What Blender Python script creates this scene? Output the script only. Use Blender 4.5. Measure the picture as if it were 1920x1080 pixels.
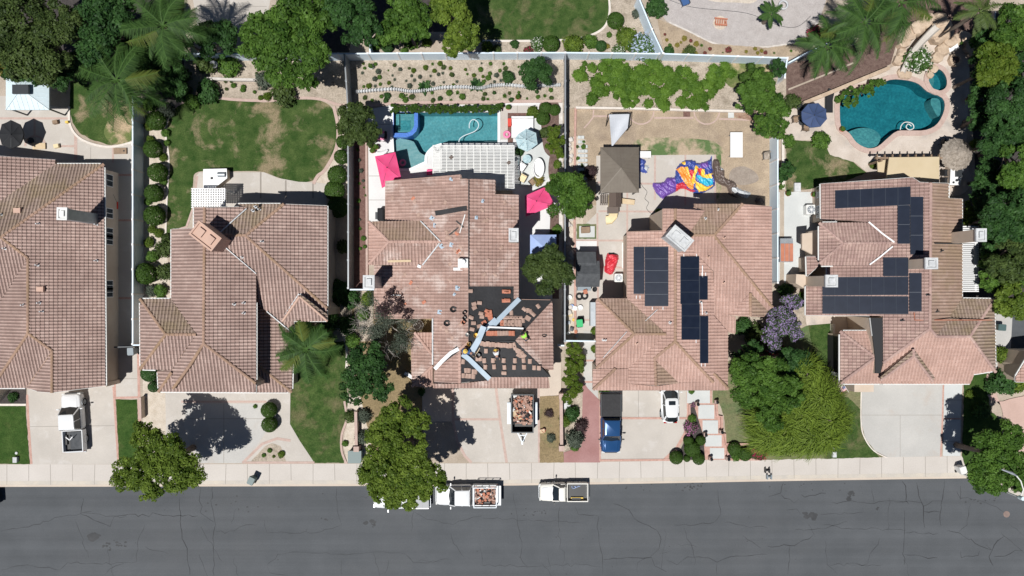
import bpy,math,random
import numpy as np
from mathutils import Vector,Matrix
from mathutils.geometry import tessellate_polygon
for o in list(bpy.data.objects):bpy.data.objects.remove(o)
SC=bpy.context.scene
# ---------------------------------------------------------------- camera, sky, sun, exposure
S=19.0
CH=67.0
cam=bpy.data.cameras.new("camera");camo=bpy.data.objects.new("camera",cam)
SC.collection.objects.link(camo);SC.camera=camo
camo.location=(0,0,CH);camo.rotation_euler=(0,0,0)
cam.sensor_width=36;cam.lens=36*CH/(1920/S);cam.clip_start=1;cam.clip_end=2000
SUN=Vector((-0.26,-0.32,1.0)).normalized()
wd=bpy.data.worlds.new("World");SC.world=wd;wd.use_nodes=True
nt=wd.node_tree;bg=nt.nodes["Background"];sky=nt.nodes.new("ShaderNodeTexSky")
sky.sky_type='NISHITA';sky.sun_disc=False
sky.altitude=2500;sky.air_density=.8;sky.dust_density=.2
sky.sun_elevation=math.asin(SUN.z);sky.sun_rotation=math.atan2(SUN.x,SUN.y)
nt.links.new(sky.outputs[0],bg.inputs[0]);bg.inputs[1].default_value=0.05
sl=bpy.data.lights.new("sun",'SUN');sl.energy=5.0;sl.angle=math.radians(.5);sl.color=(1,.98,.945)
so=bpy.data.objects.new("sun",sl);SC.collection.objects.link(so)
so.rotation_euler=SUN.to_track_quat('Z','Y').to_euler()
SC.view_settings.view_transform='Standard';SC.view_settings.look='None'
SC.view_settings.exposure=-.04;SC.view_settings.gamma=1
SC.cycles.max_bounces=4;SC.cycles.transparent_max_bounces=8
# ---------------------------------------------------------------- helpers
C=SC.collection
def W(px,py,h=0.0):
 t=1-h/CH
 return Vector(((px-960)/S*t,(540-py)/S*t,h))
def tag(o,label=None,cat=None,group=None,kind=None):
 if label:o['label']=label
 if cat:o['category']=cat
 if group:o['group']=group
 if kind:o['kind']=kind
 return o
def thing(name,label,cat,loc=(0,0,0),rz=0.0,group=None):
 o=bpy.data.objects.new(name,None);C.objects.link(o);o.empty_display_size=.2
 o.location=loc;o.rotation_euler=(0,0,rz)
 return tag(o,label,cat,group)
def copy_tree(o,loc=None,rz=None,sc=None,label=None,group=None,parent=None):
 c=o.copy();C.objects.link(c)
 if parent is not None:c.parent=parent
 if loc is not None:c.location=loc
 if rz is not None:c.rotation_euler=(0,0,rz)
 if sc is not None:c.scale=(sc,sc,sc) if not hasattr(sc,'__len__') else sc
 if label:c['label']=label
 if group:c['group']=group
 for ch in list(o.children):
  copy_tree(ch,parent=c)
 return c
MATS={}
def nd(nt,t,**k):
 n=nt.nodes.new(t)
 for a,b in k.items():setattr(n,a,b)
 return n
def mixc(nt,f,a,b,mode='MIX'):
 m=nd(nt,"ShaderNodeMix",data_type='RGBA',blend_type=mode)
 for i,v in ((0,f),(6,a),(7,b)):
  if isinstance(v,(int,float)):m.inputs[i].default_value=v
  elif isinstance(v,(tuple,list)):m.inputs[i].default_value=(*v[:3],1)
  else:nt.links.new(v,m.inputs[i])
 return m.outputs[2]
def noise(nt,vec,scale,detail=3,rough=.55,lo=.3,hi=.7,dist=0.0):
 n=nd(nt,"ShaderNodeTexNoise");n.inputs['Scale'].default_value=scale
 n.inputs['Detail'].default_value=detail;n.inputs['Roughness'].default_value=rough
 n.inputs['Distortion'].default_value=dist
 nt.links.new(vec,n.inputs['Vector'])
 r=nd(nt,"ShaderNodeMapRange");r.inputs[1].default_value=lo;r.inputs[2].default_value=hi
 nt.links.new(n.outputs[0],r.inputs[0])
 return r.outputs[0],n.outputs[0]
def newmat(name):
 m=bpy.data.materials.new(name);m.use_nodes=True;MATS[name]=m
 return m,m.node_tree,m.node_tree.nodes["Principled BSDF"]
def mat(name,c1,c2=None,scale=1.0,rough=.8,metal=0.0,patch=None,bump=0.0,bscale=20.0,detail=4,fine=None,spec=None,streak=None):
 """c1..c2 mottled by a noise; patch=(colour, scale, lo, hi) a second larger patchwork; fine=(amount, scale) fine speckle"""
 if name in MATS:return MATS[name]
 m,nt,b=newmat(name)
 geo=nd(nt,"ShaderNodeNewGeometry");P=geo.outputs['Position']
 col=None
 if c2 is not None:
  f,_=noise(nt,P,scale,detail)
  col=mixc(nt,f,c1,c2)
 if patch:
  f,_=noise(nt,P,patch[1],6,.65,patch[2],patch[3],.3)
  col=mixc(nt,f,col if col is not None else c1,patch[0])
 if fine:
  f,_=noise(nt,P,fine[1],2,.6,.25,.75)
  a=fine[0]
  g=mixc(nt,f,(1-a,1-a,1-a),(1+a,1+a,1+a))
  col=mixc(nt,1.0,col if col is not None else c1,g,'MULTIPLY')
 if streak:
  mp=nd(nt,"ShaderNodeMapping");mp.inputs['Scale'].default_value=(streak[1]/10,streak[2],1);nt.links.new(P,mp.inputs[0])
  f,_=noise(nt,mp.outputs[0],1.0,5,.6,.3,.7);a=streak[0]
  col=mixc(nt,1.0,col,mixc(nt,f,(1-a,1-a,1-a),(1+a,1+a,1+a)),'MULTIPLY')
 if col is None:b.inputs['Base Color'].default_value=(*c1,1)
 else:nt.links.new(col,b.inputs['Base Color'])
 b.inputs['Roughness'].default_value=rough;b.inputs['Metallic'].default_value=metal
 if spec is not None:b.inputs['Specular IOR Level'].default_value=spec
 if bump:
  _,raw=noise(nt,P,bscale,4)
  bp=nd(nt,"ShaderNodeBump");bp.inputs['Strength'].default_value=bump;bp.inputs['Distance'].default_value=.05
  nt.links.new(raw,bp.inputs['Height']);nt.links.new(bp.outputs[0],b.inputs['Normal'])
 return m
def leafmat(name,c1,c2,trans=.3,c3=None,c3f=.12):
 if name in MATS:return MATS[name]
 m,nt,b=newmat(name)
 at=nd(nt,"ShaderNodeAttribute",attribute_name='v')
 col=mixc(nt,at.outputs['Fac'],c1,c2)
 if c3:
  a2=nd(nt,"ShaderNodeAttribute",attribute_name='w')
  cmp_=nd(nt,"ShaderNodeMath",operation='LESS_THAN');cmp_.inputs[1].default_value=c3f
  nt.links.new(a2.outputs['Fac'],cmp_.inputs[0]);col=mixc(nt,cmp_.outputs[0],col,c3)
 nt.links.new(col,b.inputs['Base Color']);b.inputs['Roughness'].default_value=.55
 b.inputs['Specular IOR Level'].default_value=.18
 tr=nd(nt,"ShaderNodeBsdfTranslucent");nt.links.new(col,tr.inputs[0])
 mx=nd(nt,"ShaderNodeMixShader");mx.inputs[0].default_value=trans
 out=nt.nodes["Material Output"]
 nt.links.new(b.outputs[0],mx.inputs[1]);nt.links.new(tr.outputs[0],mx.inputs[2]);nt.links.new(mx.outputs[0],out.inputs[0])
 return m
def tilemat(name,c1,c2,dirt=(.07,.045,.035),moss=None,bleach=None,gs=.8):  # dirt colour serves soiled pans and also the shade painted at tile ends
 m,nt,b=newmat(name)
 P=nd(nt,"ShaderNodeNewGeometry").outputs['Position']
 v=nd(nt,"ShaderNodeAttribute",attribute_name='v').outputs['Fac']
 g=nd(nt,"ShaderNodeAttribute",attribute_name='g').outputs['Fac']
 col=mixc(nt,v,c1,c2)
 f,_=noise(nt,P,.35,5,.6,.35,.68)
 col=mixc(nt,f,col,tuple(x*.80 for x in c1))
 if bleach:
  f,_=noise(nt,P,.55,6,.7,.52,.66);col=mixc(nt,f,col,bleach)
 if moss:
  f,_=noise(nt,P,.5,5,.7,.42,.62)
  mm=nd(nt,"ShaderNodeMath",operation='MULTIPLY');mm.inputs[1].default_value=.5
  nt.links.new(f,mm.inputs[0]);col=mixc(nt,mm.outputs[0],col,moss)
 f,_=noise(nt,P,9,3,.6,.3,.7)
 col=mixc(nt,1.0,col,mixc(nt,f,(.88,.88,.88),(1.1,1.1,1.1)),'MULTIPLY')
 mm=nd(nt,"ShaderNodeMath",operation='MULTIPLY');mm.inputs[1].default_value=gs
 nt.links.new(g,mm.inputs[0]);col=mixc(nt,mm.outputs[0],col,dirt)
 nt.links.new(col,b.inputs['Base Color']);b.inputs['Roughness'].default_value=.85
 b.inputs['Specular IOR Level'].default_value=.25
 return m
class M:
 """collects shapes, then links them as one mesh object"""
 def __init__(s):s.v=[];s.f=[];s.mi=[];s.cur=0
 def add(s,vs,fs):
  n=len(s.v);s.v+=[tuple(v) for v in vs]
  for f in fs:s.f.append(tuple(i+n for i in f));s.mi.append(s.cur)
  return s
 def box(s,x0,x1,y0,y1,z0,z1):
  return s.add([(x0,y0,z0),(x1,y0,z0),(x1,y1,z0),(x0,y1,z0),(x0,y0,z1),(x1,y0,z1),(x1,y1,z1),(x0,y1,z1)],
                     [(0,3,2,1),(4,5,6,7),(0,1,5,4),(1,2,6,5),(2,3,7,6),(3,0,4,7)])
 def cbox(s,c,sx,sy,sz,rz=0.0,tilt=0.0):
  R=Matrix.Rotation(rz,3,'Z')@Matrix.Rotation(tilt,3,'X');c=Vector(c)
  vs=[c+R@Vector((a*sx/2,b*sy/2,d*sz/2)) for d in (-1,1) for a,b in ((-1,-1),(1,-1),(1,1),(-1,1))]
  return s.add(vs,[(0,3,2,1),(4,5,6,7),(0,1,5,4),(1,2,6,5),(2,3,7,6),(3,0,4,7)])
 def beam(s,a,b,w,h):
  a=Vector(a);b=Vector(b);d=(b-a)
  if d.length<1e-6:return s
  d.normalize();sd=d.cross(Vector((0,0,1)))
  if sd.length<1e-3:sd=Vector((1,0,0))
  sd.normalize();up=sd.cross(d)
  vs=[p+sd*(x*w/2)+up*(y*h/2) for p in (a,b) for x,y in ((-1,-1),(1,-1),(1,1),(-1,1))]
  return s.add(vs,[(0,3,2,1),(4,5,6,7),(0,1,5,4),(1,2,6,5),(2,3,7,6),(3,0,4,7)])
 def tube(s,pts,r,n=6,cap=True):
  pts=[Vector(p) for p in pts];N=len(pts)
  rs=r if hasattr(r,'__len__') else [r]*N
  vs=[];fs=[]
  for i,p in enumerate(pts):
   d=(pts[min(i+1,N-1)]-pts[max(i-1,0)])
   d=d.normalized() if d.length>1e-9 else Vector((0,0,1))
   a=d.cross(Vector((0,0,1)))
   if a.length<.05:a=Vector((1,0,0))
   a.normalize();b=d.cross(a)
   for k in range(n):
    t=2*math.pi*k/n;vs.append(p+(a*math.cos(t)+b*math.sin(t))*rs[i])
  for i in range(N-1):
   for k in range(n):
    fs.append((i*n+k,i*n+(k+1)%n,(i+1)*n+(k+1)%n,(i+1)*n+k))
  if cap:fs.append(tuple(range(n)));fs.append(tuple(reversed(range((N-1)*n,N*n))))
  return s.add(vs,fs)
 def cyl(s,c,r,z0,z1,n=16,r2=None):
  r2=r if r2 is None else r2;x,y=c[0],c[1]
  vs=[(x+math.cos(2*math.pi*k/n)*q,y+math.sin(2*math.pi*k/n)*q,z) for q,z in ((r,z0),(r2,z1)) for k in range(n)]
  fs=[(k,(k+1)%n,n+(k+1)%n,n+k) for k in range(n)]+[tuple(reversed(range(n))),tuple(range(n,2*n))]
  return s.add(vs,fs)
 def lathe(s,c,prof,n=16):
  vs=[(c[0]+math.cos(2*math.pi*k/n)*r,c[1]+math.sin(2*math.pi*k/n)*r,z) for r,z in prof for k in range(n)]
  fs=[(i*n+k,i*n+(k+1)%n,(i+1)*n+(k+1)%n,(i+1)*n+k) for i in range(len(prof)-1) for k in range(n)]
  return s.add(vs,fs)
 def prism(s,pts,z0,z1):
  n=len(pts);vs=[(p[0],p[1],z0) for p in pts]+[(p[0],p[1],z1) for p in pts]
  fs=[(k,(k+1)%n,n+(k+1)%n,n+k) for k in range(n)]
  s.add(vs,fs)
  tr=tessellate_polygon([[Vector((p[0],p[1],0)) for p in pts]])
  up=[(p[0],p[1],z1) for p in pts]
  for t in tr:
   a,b,c=t
   cr=(up[b][0]-up[a][0])*(up[c][1]-up[a][1])-(up[b][1]-up[a][1])*(up[c][0]-up[a][0])
   s.add([up[i]for i in ((a,b,c) if cr>0 else (a,c,b))],[(0,1,2)])
  return s
 def rings(s,rings,cap0=False,cap1=True):
  n=len(rings[0]);vs=[p for r in rings for p in r]
  fs=[(i*n+k,i*n+(k+1)%n,(i+1)*n+(k+1)%n,(i+1)*n+k) for i in range(len(rings)-1) for k in range(n)]
  if cap0:fs.append(tuple(reversed(range(n))))
  if cap1:fs.append(tuple(range((len(rings)-1)*n,len(rings)*n)))
  return s.add(vs,fs)
 def build(s,name,mats,parent=None,label=None,smooth=False):
  if parent is not None and parent.get('moved'):o=s.build(name,mats,None,label,smooth);o.parent=parent;return o
  me=bpy.data.meshes.new(name)
  off=Vector((0,0,0))
  if parent is not None:
   q=parent
   while q is not None:off+=q.location;q=q.parent
  me.from_pydata([(x-off.x,y-off.y,z-off.z) for x,y,z in s.v],[],s.f)
  for m in (mats if isinstance(mats,(list,tuple)) else [mats]):me.materials.append(MATS[m]if isinstance(m,str) else m)
  me.polygons.foreach_set('material_index',s.mi)
  if smooth:
   me.polygons.foreach_set('use_smooth',[True]*len(me.polygons))
   try:me.set_sharp_from_angle(angle=math.radians(38))
   except Exception:pass
  me.update()
  o=bpy.data.objects.new(name,me);C.objects.link(o)
  if parent is not None:o.parent=parent
  if label:o['label']=label
  return o
def local(f):
 return f
def npmesh(name,verts,nper,mats,parent=None,attrs=None,mi=None):
 """verts (N*nper,3) faces of nper consecutive vertices"""
 me=bpy.data.meshes.new(name);nv=len(verts);nf=nv//nper
 v=np.asarray(verts,dtype=np.float32).copy()
 if parent is not None:
  q=parent;off=Vector((0,0,0))
  while q is not None:off+=q.location;q=q.parent
  v-=np.array(off,dtype=np.float32)
 me.vertices.add(nv);me.vertices.foreach_set('co',v.ravel())
 me.loops.add(nv);me.loops.foreach_set('vertex_index',np.arange(nv,dtype=np.int32))
 me.polygons.add(nf);me.polygons.foreach_set('loop_start',np.arange(0,nv,nper,dtype=np.int32))
 try:me.polygons.foreach_set('loop_total',np.full(nf,nper,dtype=np.int32))
 except Exception:pass
 for m in (mats if isinstance(mats,(list,tuple)) else [mats]):me.materials.append(MATS[m]if isinstance(m,str) else m)
 if mi is not None:me.polygons.foreach_set('material_index',mi)
 for k,a in (attrs or {}).items():
  at=me.attributes.new(k,'FLOAT','FACE');at.data.foreach_set('value',np.asarray(a,dtype=np.float32))
 me.update(calc_edges=True);me.validate()
 o=bpy.data.objects.new(name,me);C.objects.link(o)
 if parent is not None:o.parent=parent
 return o
def smooth_poly(pts,closed=True,k=5):
 out=[];n=len(pts)
 for i in range(n if closed else n-1):
  if closed:p0,p1,p2,p3=(pts[(i+j)%n]for j in (-1,0,1,2))
  else:p0,p1,p2,p3=pts[max(i-1,0)],pts[i],pts[i+1],pts[min(i+2,n-1)]
  for j in range(k):
   t=j/k
   out.append(tuple(.5*(2*p1[a]+(p2[a]-p0[a])*t+(2*p0[a]-5*p1[a]+4*p2[a]-p3[a])*t*t+(3*p1[a]-p0[a]-3*p2[a]+p3[a])*t**3) for a in (0,1)))
 if not closed:out.append(tuple(pts[-1][:2]))
 return out
def inpoly(x,y,poly):
 x=np.asarray(x);y=np.asarray(y);r=np.zeros(x.shape,bool);n=len(poly)
 for i in range(n):
  x1,y1=poly[i];x2,y2=poly[(i+1)%n]
  if y1==y2:continue
  c=((y1>y)!=(y2>y))&(x<(x2-x1)*(y-y1)/(y2-y1)+x1)
  r^=c
 return r
# ---------------------------------------------------------------- materials
mat('soil',(.34,.28,.22),(.46,.39,.32),.5,.95,patch=((.30,.22,.16),.25,.55,.75),fine=(.16,9),bump=.5,bscale=12)
mat('slope_soil',(.32,.27,.21),(.46,.39,.32),1.4,.95,patch=((.22,.18,.135),1.1,.52,.72),fine=(.3,8),bump=.8,bscale=9,detail=8)
mat('dry_yard',(.31,.24,.17),(.43,.34,.245),.8,.95,patch=((.25,.195,.15),.3,.48,.7),fine=(.25,9),bump=.5,bscale=14,detail=8)
mat('mulch',(.10,.06,.05),(.17,.115,.095),3,.95,fine=(.3,12),bump=.8,bscale=14)
mat('red_mulch',(.12,.06,.05),(.19,.11,.09),3,.95,fine=(.3,12),bump=.8,bscale=14)
mat('dark_soil_and_shade',(.035,.03,.03),(.07,.06,.055),3,.95,fine=(.3,12),bump=.6)
mat('pale_gravel',(.48,.41,.33),(.60,.53,.45),2,.95,fine=(.22,14),bump=.6,bscale=25)
mat('grey_gravel',(.38,.345,.33),(.45,.415,.40),1.2,.95,fine=(.22,14),bump=.6,bscale=25)
mat('concrete',(.43,.395,.355),(.51,.47,.425),.35,.85,patch=((.55,.52,.49),.6,.55,.75),fine=(.06,10),detail=8)
mat('grey_concrete',(.41,.40,.38),(.49,.475,.45),.3,.85,patch=((.43,.375,.33),.35,.55,.75),fine=(.06,10),detail=8)
mat('beige_concrete',(.50,.42,.35),(.58,.50,.42),.4,.85,fine=(.05,10))
mat('sidewalk_concrete',(.49,.45,.41),(.55,.51,.47),.3,.85,fine=(.06,9),detail=8)
mat('curb_concrete',(.45,.42,.38),(.56,.50,.42),.8,.85,fine=(.06,9))
mat('white_deck',(.60,.60,.60),(.68,.675,.665),.6,.8,fine=(.04,9))
mat('pale_concrete',(.49,.505,.50),(.55,.565,.555),.5,.85,fine=(.04,9))
mat('stamped_concrete',(.45,.38,.32),(.58,.51,.45),.6,.8,patch=((.33,.30,.275),.4,.52,.78),fine=(.07,8),bump=.3,bscale=5)
mat('red_concrete',(.30,.15,.14),(.36,.20,.19),.6,.85,fine=(.08,9))
mat('pink_concrete',(.46,.32,.27),(.52,.37,.32),.6,.85,fine=(.06,9))
mat('brick_band',(.42,.25,.20),(.52,.33,.28),3.0,.9,fine=(.14,7))
mat('pink_band',(.43,.315,.27),(.50,.375,.33),2.0,.9,fine=(.1,7))
mat('white_curb',(.62,.56,.50),(.70,.64,.58),2,.85,fine=(.06,8))
mat('joint',(.28,.25,.22),rough=.9)
mat('flagstone',(.44,.33,.235),(.56,.44,.33),1.0,.85,patch=((.34,.25,.18),.9,.5,.7),fine=(.1,6),bump=1.0,bscale=2.5)
mat('asphalt',(.081,.087,.094),(.098,.104,.112),.35,.9,patch=((.098,.102,.108),.10,.5,.8),fine=(.12,14),spec=.2,bump=.15,bscale=40,streak=(.10,.12,1.1),detail=8)
mat('crack',(.034,.036,.039),rough=.9)
mat('oil',(.035,.037,.04),(.055,.057,.06),2,.8)
mat('lawn',(.024,.058,.012),(.072,.11,.032),1.3,.9,patch=((.15,.135,.07),.5,.50,.72),fine=(.42,11),bump=.6,bscale=22,detail=8,spec=.1)
mat('rich_lawn',(.026,.062,.012),(.056,.098,.024),1.3,.9,patch=((.085,.10,.035),.5,.58,.8),fine=(.42,11),bump=.6,bscale=22,detail=8,spec=.1)
mat('patchy_lawn',(.024,.058,.012),(.074,.11,.033),1.0,.9,patch=((.24,.195,.12),.36,.51,.64),fine=(.42,11),bump=.6,bscale=22,detail=8,spec=.1)
mat('tan_lawn',(.20,.15,.075),(.27,.20,.11),.5,.9,patch=((.12,.14,.05),.35,.55,.75),fine=(.3,8),bump=.6,bscale=22)
mat('olive_lawn',(.13,.14,.065),(.20,.18,.095),.35,.9,patch=((.08,.13,.045),.3,.45,.65),fine=(.28,8),bump=.6,bscale=22)
mat('moss_green',(.08,.12,.03),(.14,.16,.05),.8,.9,patch=((.40,.30,.19),.45,.48,.6),fine=(.3,9))
mat('stucco',(.52,.42,.33),(.58,.48,.39),.8,.9)
mat('pink_stucco',(.50,.33,.26),(.56,.38,.30),.8,.9)
mat('white_paint',(.78,.78,.78),rough=.5)
mat('vinyl',(.64,.76,.86),(.70,.80,.88),1.5,.55)
mat('offwhite',(.66,.66,.64),(.74,.74,.72),1.5,.6)
mat('dirty_white',(.46,.47,.48),(.60,.61,.61),1.3,.7,fine=(.14,4))
mat('wood',(.22,.15,.10),(.30,.21,.14),3,.8)
mat('pale_wood',(.55,.42,.26),(.62,.49,.33),3,.8)
mat('eave_board',(.16,.11,.09),rough=.9)
mat('felt',(.016,.016,.018),(.028,.028,.031),.7,.75,fine=(.2,5),bump=.4,bscale=4)
mat('flat_black',(.02,.02,.022),rough=.7)
mat('blue_metal',(.36,.45,.53),(.44,.53,.61),1.5,.7,.0)
mat('grey_metal',(.30,.33,.36),(.38,.41,.44),2,.45,.5)
mat('dark_metal',(.045,.05,.055),rough=.45,metal=.3)
mat('black',(.012,.012,.013),rough=.5)
mat('black_plastic',(.02,.021,.023),rough=.4)
mat('rubber',(.015,.015,.015),rough=.8)
mat('glass',(.015,.02,.025),rough=.06,spec=.8)
mat('window_glass',(.03,.04,.05),rough=.08,spec=.8)
mat('car_white',(.68,.69,.70),rough=.25)
mat('car_grey',(.32,.34,.36),rough=.35,metal=.3)
mat('car_blue',(.02,.075,.20),rough=.22,metal=.25)
mat('car_cream',(.76,.74,.68),rough=.35)
mat('car_dark',(.03,.04,.05),rough=.2)
mat('lamp_lens',(.6,.6,.58),rough=.1)
mat('red_lens',(.35,.02,.02),rough=.2)
mat('solar',(.011,.016,.030),(.015,.021,.038),1.5,.35,spec=.12)
mat('solar_frame',(.045,.055,.075),rough=.5,metal=.2)
mat('tonneau',(.26,.27,.28),rough=.5)
mat('bare_soil',(.25,.205,.17),(.33,.28,.235),1.2,.95,fine=(.2,8))
mat('bark_litter',(.24,.135,.095),(.36,.26,.19),3,.95,fine=(.3,9))
mat('pink_cloth',(.66,.05,.17),(.74,.085,.23),1.2,.8)
mat('navy_cloth',(.035,.06,.14),(.045,.075,.17),1.5,.8)
mat('black_cloth',(.012,.013,.016),rough=.85)
mat('canopy_blue',(.30,.40,.68),(.36,.47,.74),1.5,.75)
mat('aqua_cloth',(.50,.62,.64),(.28,.42,.47),6,.8,detail=2)
mat('sail_cloth',(.46,.48,.52),(.52,.54,.58),1,.9)
mat('weedy',(.37,.285,.20),(.44,.35,.25),.4,.95,patch=((.09,.15,.05),.5,.42,.56),fine=(.2,8))
mat('white_cloth',(.74,.74,.75),(.80,.80,.80),2,.8)
mat('red_cloth',(.50,.02,.035),(.60,.04,.06),2,.45)
mat('purple_cloth',(.13,.06,.30),(.18,.09,.38),2,.4)
mat('royal_cloth',(.03,.055,.25),(.05,.08,.32),2,.4)
mat('orange_cloth',(.80,.26,.04),(.85,.33,.06),2,.4)
mat('yellow_cloth',(.82,.48,.04),(.86,.55,.07),2,.4)
mat('cyan_cloth',(.02,.36,.55),(.04,.45,.62),2,.4)
mat('brown_cloth',(.09,.065,.055),(.14,.105,.09),2,.45)
mat('silver_cloth',(.42,.44,.46),(.56,.58,.60),3,.35)
mat('taupe_metal',(.15,.125,.10),(.175,.15,.12),1.0,.6)
mat('ice_metal',(.56,.66,.70),(.62,.72,.76),1.0,.5)
mat('shingle',(.055,.06,.066),(.085,.09,.097),3,.9,fine=(.15,10))
mat('tan_panel',(.52,.42,.27),(.56,.46,.31),.7,.8)
mat('thatch',(.24,.20,.16),(.38,.33,.28),4,.95,fine=(.2,8))
mat('green_plastic',(.02,.42,.14),rough=.5)
mat('green_bin',(.07,.12,.12),rough=.5)
mat('grey_bin',(.22,.26,.29),rough=.5)
mat('red_plastic',(.60,.05,.03),rough=.5)
mat('orange_plastic',(.70,.13,.03),rough=.5)
mat('blue_plastic',(.03,.15,.50),rough=.5)
mat('pink_plastic',(.80,.20,.38),rough=.4)
mat('cream_plastic',(.70,.58,.36),rough=.5)
mat('brown_plastic',(.12,.09,.075),rough=.6)
mat('spa_tile',(.06,.16,.52),(.09,.22,.60),6,.3,fine=(.2,7))
mat('terracotta',(.42,.15,.09),(.50,.20,.12),2,.8)
mat('stone',(.50,.46,.42),(.62,.58,.54),2,.9,fine=(.1,6),bump=.5)
mat('bark',(.13,.10,.08),(.2,.16,.13),4,.95)
mat('pale_bark',(.38,.34,.30),(.48,.44,.40),4,.9)
mat('skin',(.42,.24,.17),rough=.6)
mat('shirt_green',(.35,.75,.08),rough=.8)
mat('shirt_white',(.62,.64,.66),rough=.8)
mat('shirt_blue',(.04,.10,.25),rough=.8)
mat('trousers',(.05,.055,.075),rough=.85)
mat('hat_yellow',(.75,.52,.10),rough=.7)
mat('rubble',(.40,.22,.17),(.10,.08,.08),4,.9,patch=((.62,.55,.50),3.5,.55,.6),detail=2)
mat('pool_light',(.085,.225,.255),(.12,.29,.32),.8,.7,fine=(.2,5))
mat('pool_bench',(.21,.295,.31),(.25,.335,.35),.8,.7,fine=(.05,3.5))
mat('pool_dark',(.015,.12,.15),(.028,.165,.20),1.2,.7,fine=(.10,3.5))
mat('pool_dark_bench',(.13,.20,.21),(.17,.24,.25),.8,.7,fine=(.05,3.5))
leafmat('leaf_bright',(.04,.085,.009),(.23,.32,.05),.38)
leafmat('leaf_mid',(.024,.068,.010),(.135,.25,.042),.33)
leafmat('leaf_dark',(.013,.042,.012),(.065,.15,.038),.28)
leafmat('leaf_olive',(.025,.048,.013),(.10,.145,.038),.25)
leafmat('leaf_lime',(.045,.09,.010),(.26,.36,.05),.35)
leafmat('leaf_yellowgreen',(.055,.11,.012),(.16,.22,.03),.35)
leafmat('leaf_hedge',(.028,.07,.010),(.07,.13,.022),.2)
leafmat('leaf_grey',(.05,.07,.05),(.13,.15,.11),.2)
leafmat('leaf_palm',(.015,.048,.012),(.075,.15,.035),.3,c3=(.13,.17,.035),c3f=.10)
leafmat('leaf_jacaranda',(.03,.06,.02),(.07,.12,.035),.3,c3=(.33,.25,.43),c3f=.44)
leafmat('leaf_plumbago',(.04,.10,.02),(.09,.17,.04),.3,c3=(.52,.60,.78),c3f=.40)
leafmat('leaf_whiteflower',(.04,.10,.02),(.09,.17,.04),.3,c3=(.75,.75,.68),c3f=.24)
leafmat('leaf_pinkflower',(.04,.08,.03),(.10,.12,.05),.3,c3=(.50,.18,.38),c3f=.45)
leafmat('leaf_crimson',(.04,.07,.02),(.08,.09,.03),.2,c3=(.30,.03,.07),c3f=.45)
leafmat('leaf_plum',(.035,.022,.025),(.08,.05,.05),.2)
leafmat('leaf_yellowfl',(.16,.17,.03),(.34,.27,.06),.3)
mat('manhole',(.20,.145,.125),(.26,.19,.165),3,.8)
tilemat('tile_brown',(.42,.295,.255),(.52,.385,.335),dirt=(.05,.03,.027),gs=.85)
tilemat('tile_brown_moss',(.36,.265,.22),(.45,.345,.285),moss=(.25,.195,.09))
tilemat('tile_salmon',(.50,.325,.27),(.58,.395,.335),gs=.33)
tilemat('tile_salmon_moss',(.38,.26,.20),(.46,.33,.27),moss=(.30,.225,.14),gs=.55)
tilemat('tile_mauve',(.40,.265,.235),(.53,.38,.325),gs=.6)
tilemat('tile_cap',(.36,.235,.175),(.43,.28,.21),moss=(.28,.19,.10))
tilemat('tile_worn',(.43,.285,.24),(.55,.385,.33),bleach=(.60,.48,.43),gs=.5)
# ---------------------------------------------------------------- ground, road, paving
POOL1=[(738,211),(933,211),(933,269),(826,269),(812,274),(802,283),(797,292),(796,303),(768,316),(741,316),(738,262)]
POOL1S=smooth_poly(POOL1[3:8],False,4);POOL1=POOL1[:3]+POOL1S+POOL1[8:]
POOL2=smooth_poly([(1577,187),(1600,170),(1640,163),(1668,150),(1700,151),(1722,158),(1738,172),(1766,184),(1770,205),(1757,232),(1735,244),(1705,245),(1682,246),(1665,258),(1645,275),(1626,278),(1606,268),(1592,250),(1577,238),(1574,212)],True,3)
SPA2=smooth_poly([(1740,152),(1744,137),(1753,129),(1765,134),(1773,147),(1773,162),(1764,170),(1750,168)],True,3)
def poly_area(p):return sum(p[i][0]*p[(i+1)%len(p)][1]-p[(i+1)%len(p)][0]*p[i][1]for i in range(len(p)))/2
def sheet(m,pts,z,holes=()):
 loops=[[W(*p).to_3d() for p in pts]]+[[W(*p) for p in h]for h in holes]
 flat=[v for l in loops for v in l]
 for t in tessellate_polygon([[Vector((v.x,v.y,0)) for v in l]for l in loops]):
  a,b,c=(flat[i]for i in t)
  cr=(b.x-a.x)*(c.y-a.y)-(b.y-a.y)*(c.x-a.x)
  if abs(cr)<1e-9:continue
  tri=(a,b,c) if cr>0 else (a,c,b)
  m.add([(v.x,v.y,z) for v in tri],[(0,1,2)])
EDGE=[(-3000,914),(0,913),(480,912),(960,910.5),(1200,907),(1440,902.5),(1700,898.5),(1815,897),(1835,901),(1865,913),(1900,928),(1960,940),(4800,960)]
m=M();sheet(m,EDGE+[(4800,-3000),(-3000,-3000)],0,[POOL1,POOL2,SPA2])
pts=[W(*p) for p in EDGE]
for a,b in zip(pts[:-1],pts[1:]):
 m.add([(a.x,a.y,0),(b.x,b.y,0),(b.x,b.y,-.2),(a.x,a.y,-.2)],[(3,2,1,0)])
tag(m.build('ground','soil'),kind='structure')
rnd=random.Random(5)
m=M();z=-.13
far=[(-3000,890),(0,890),(1815,870),(4800,900),(4800,1145),(-3000,1145)]
sheet(m,far,z)
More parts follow.
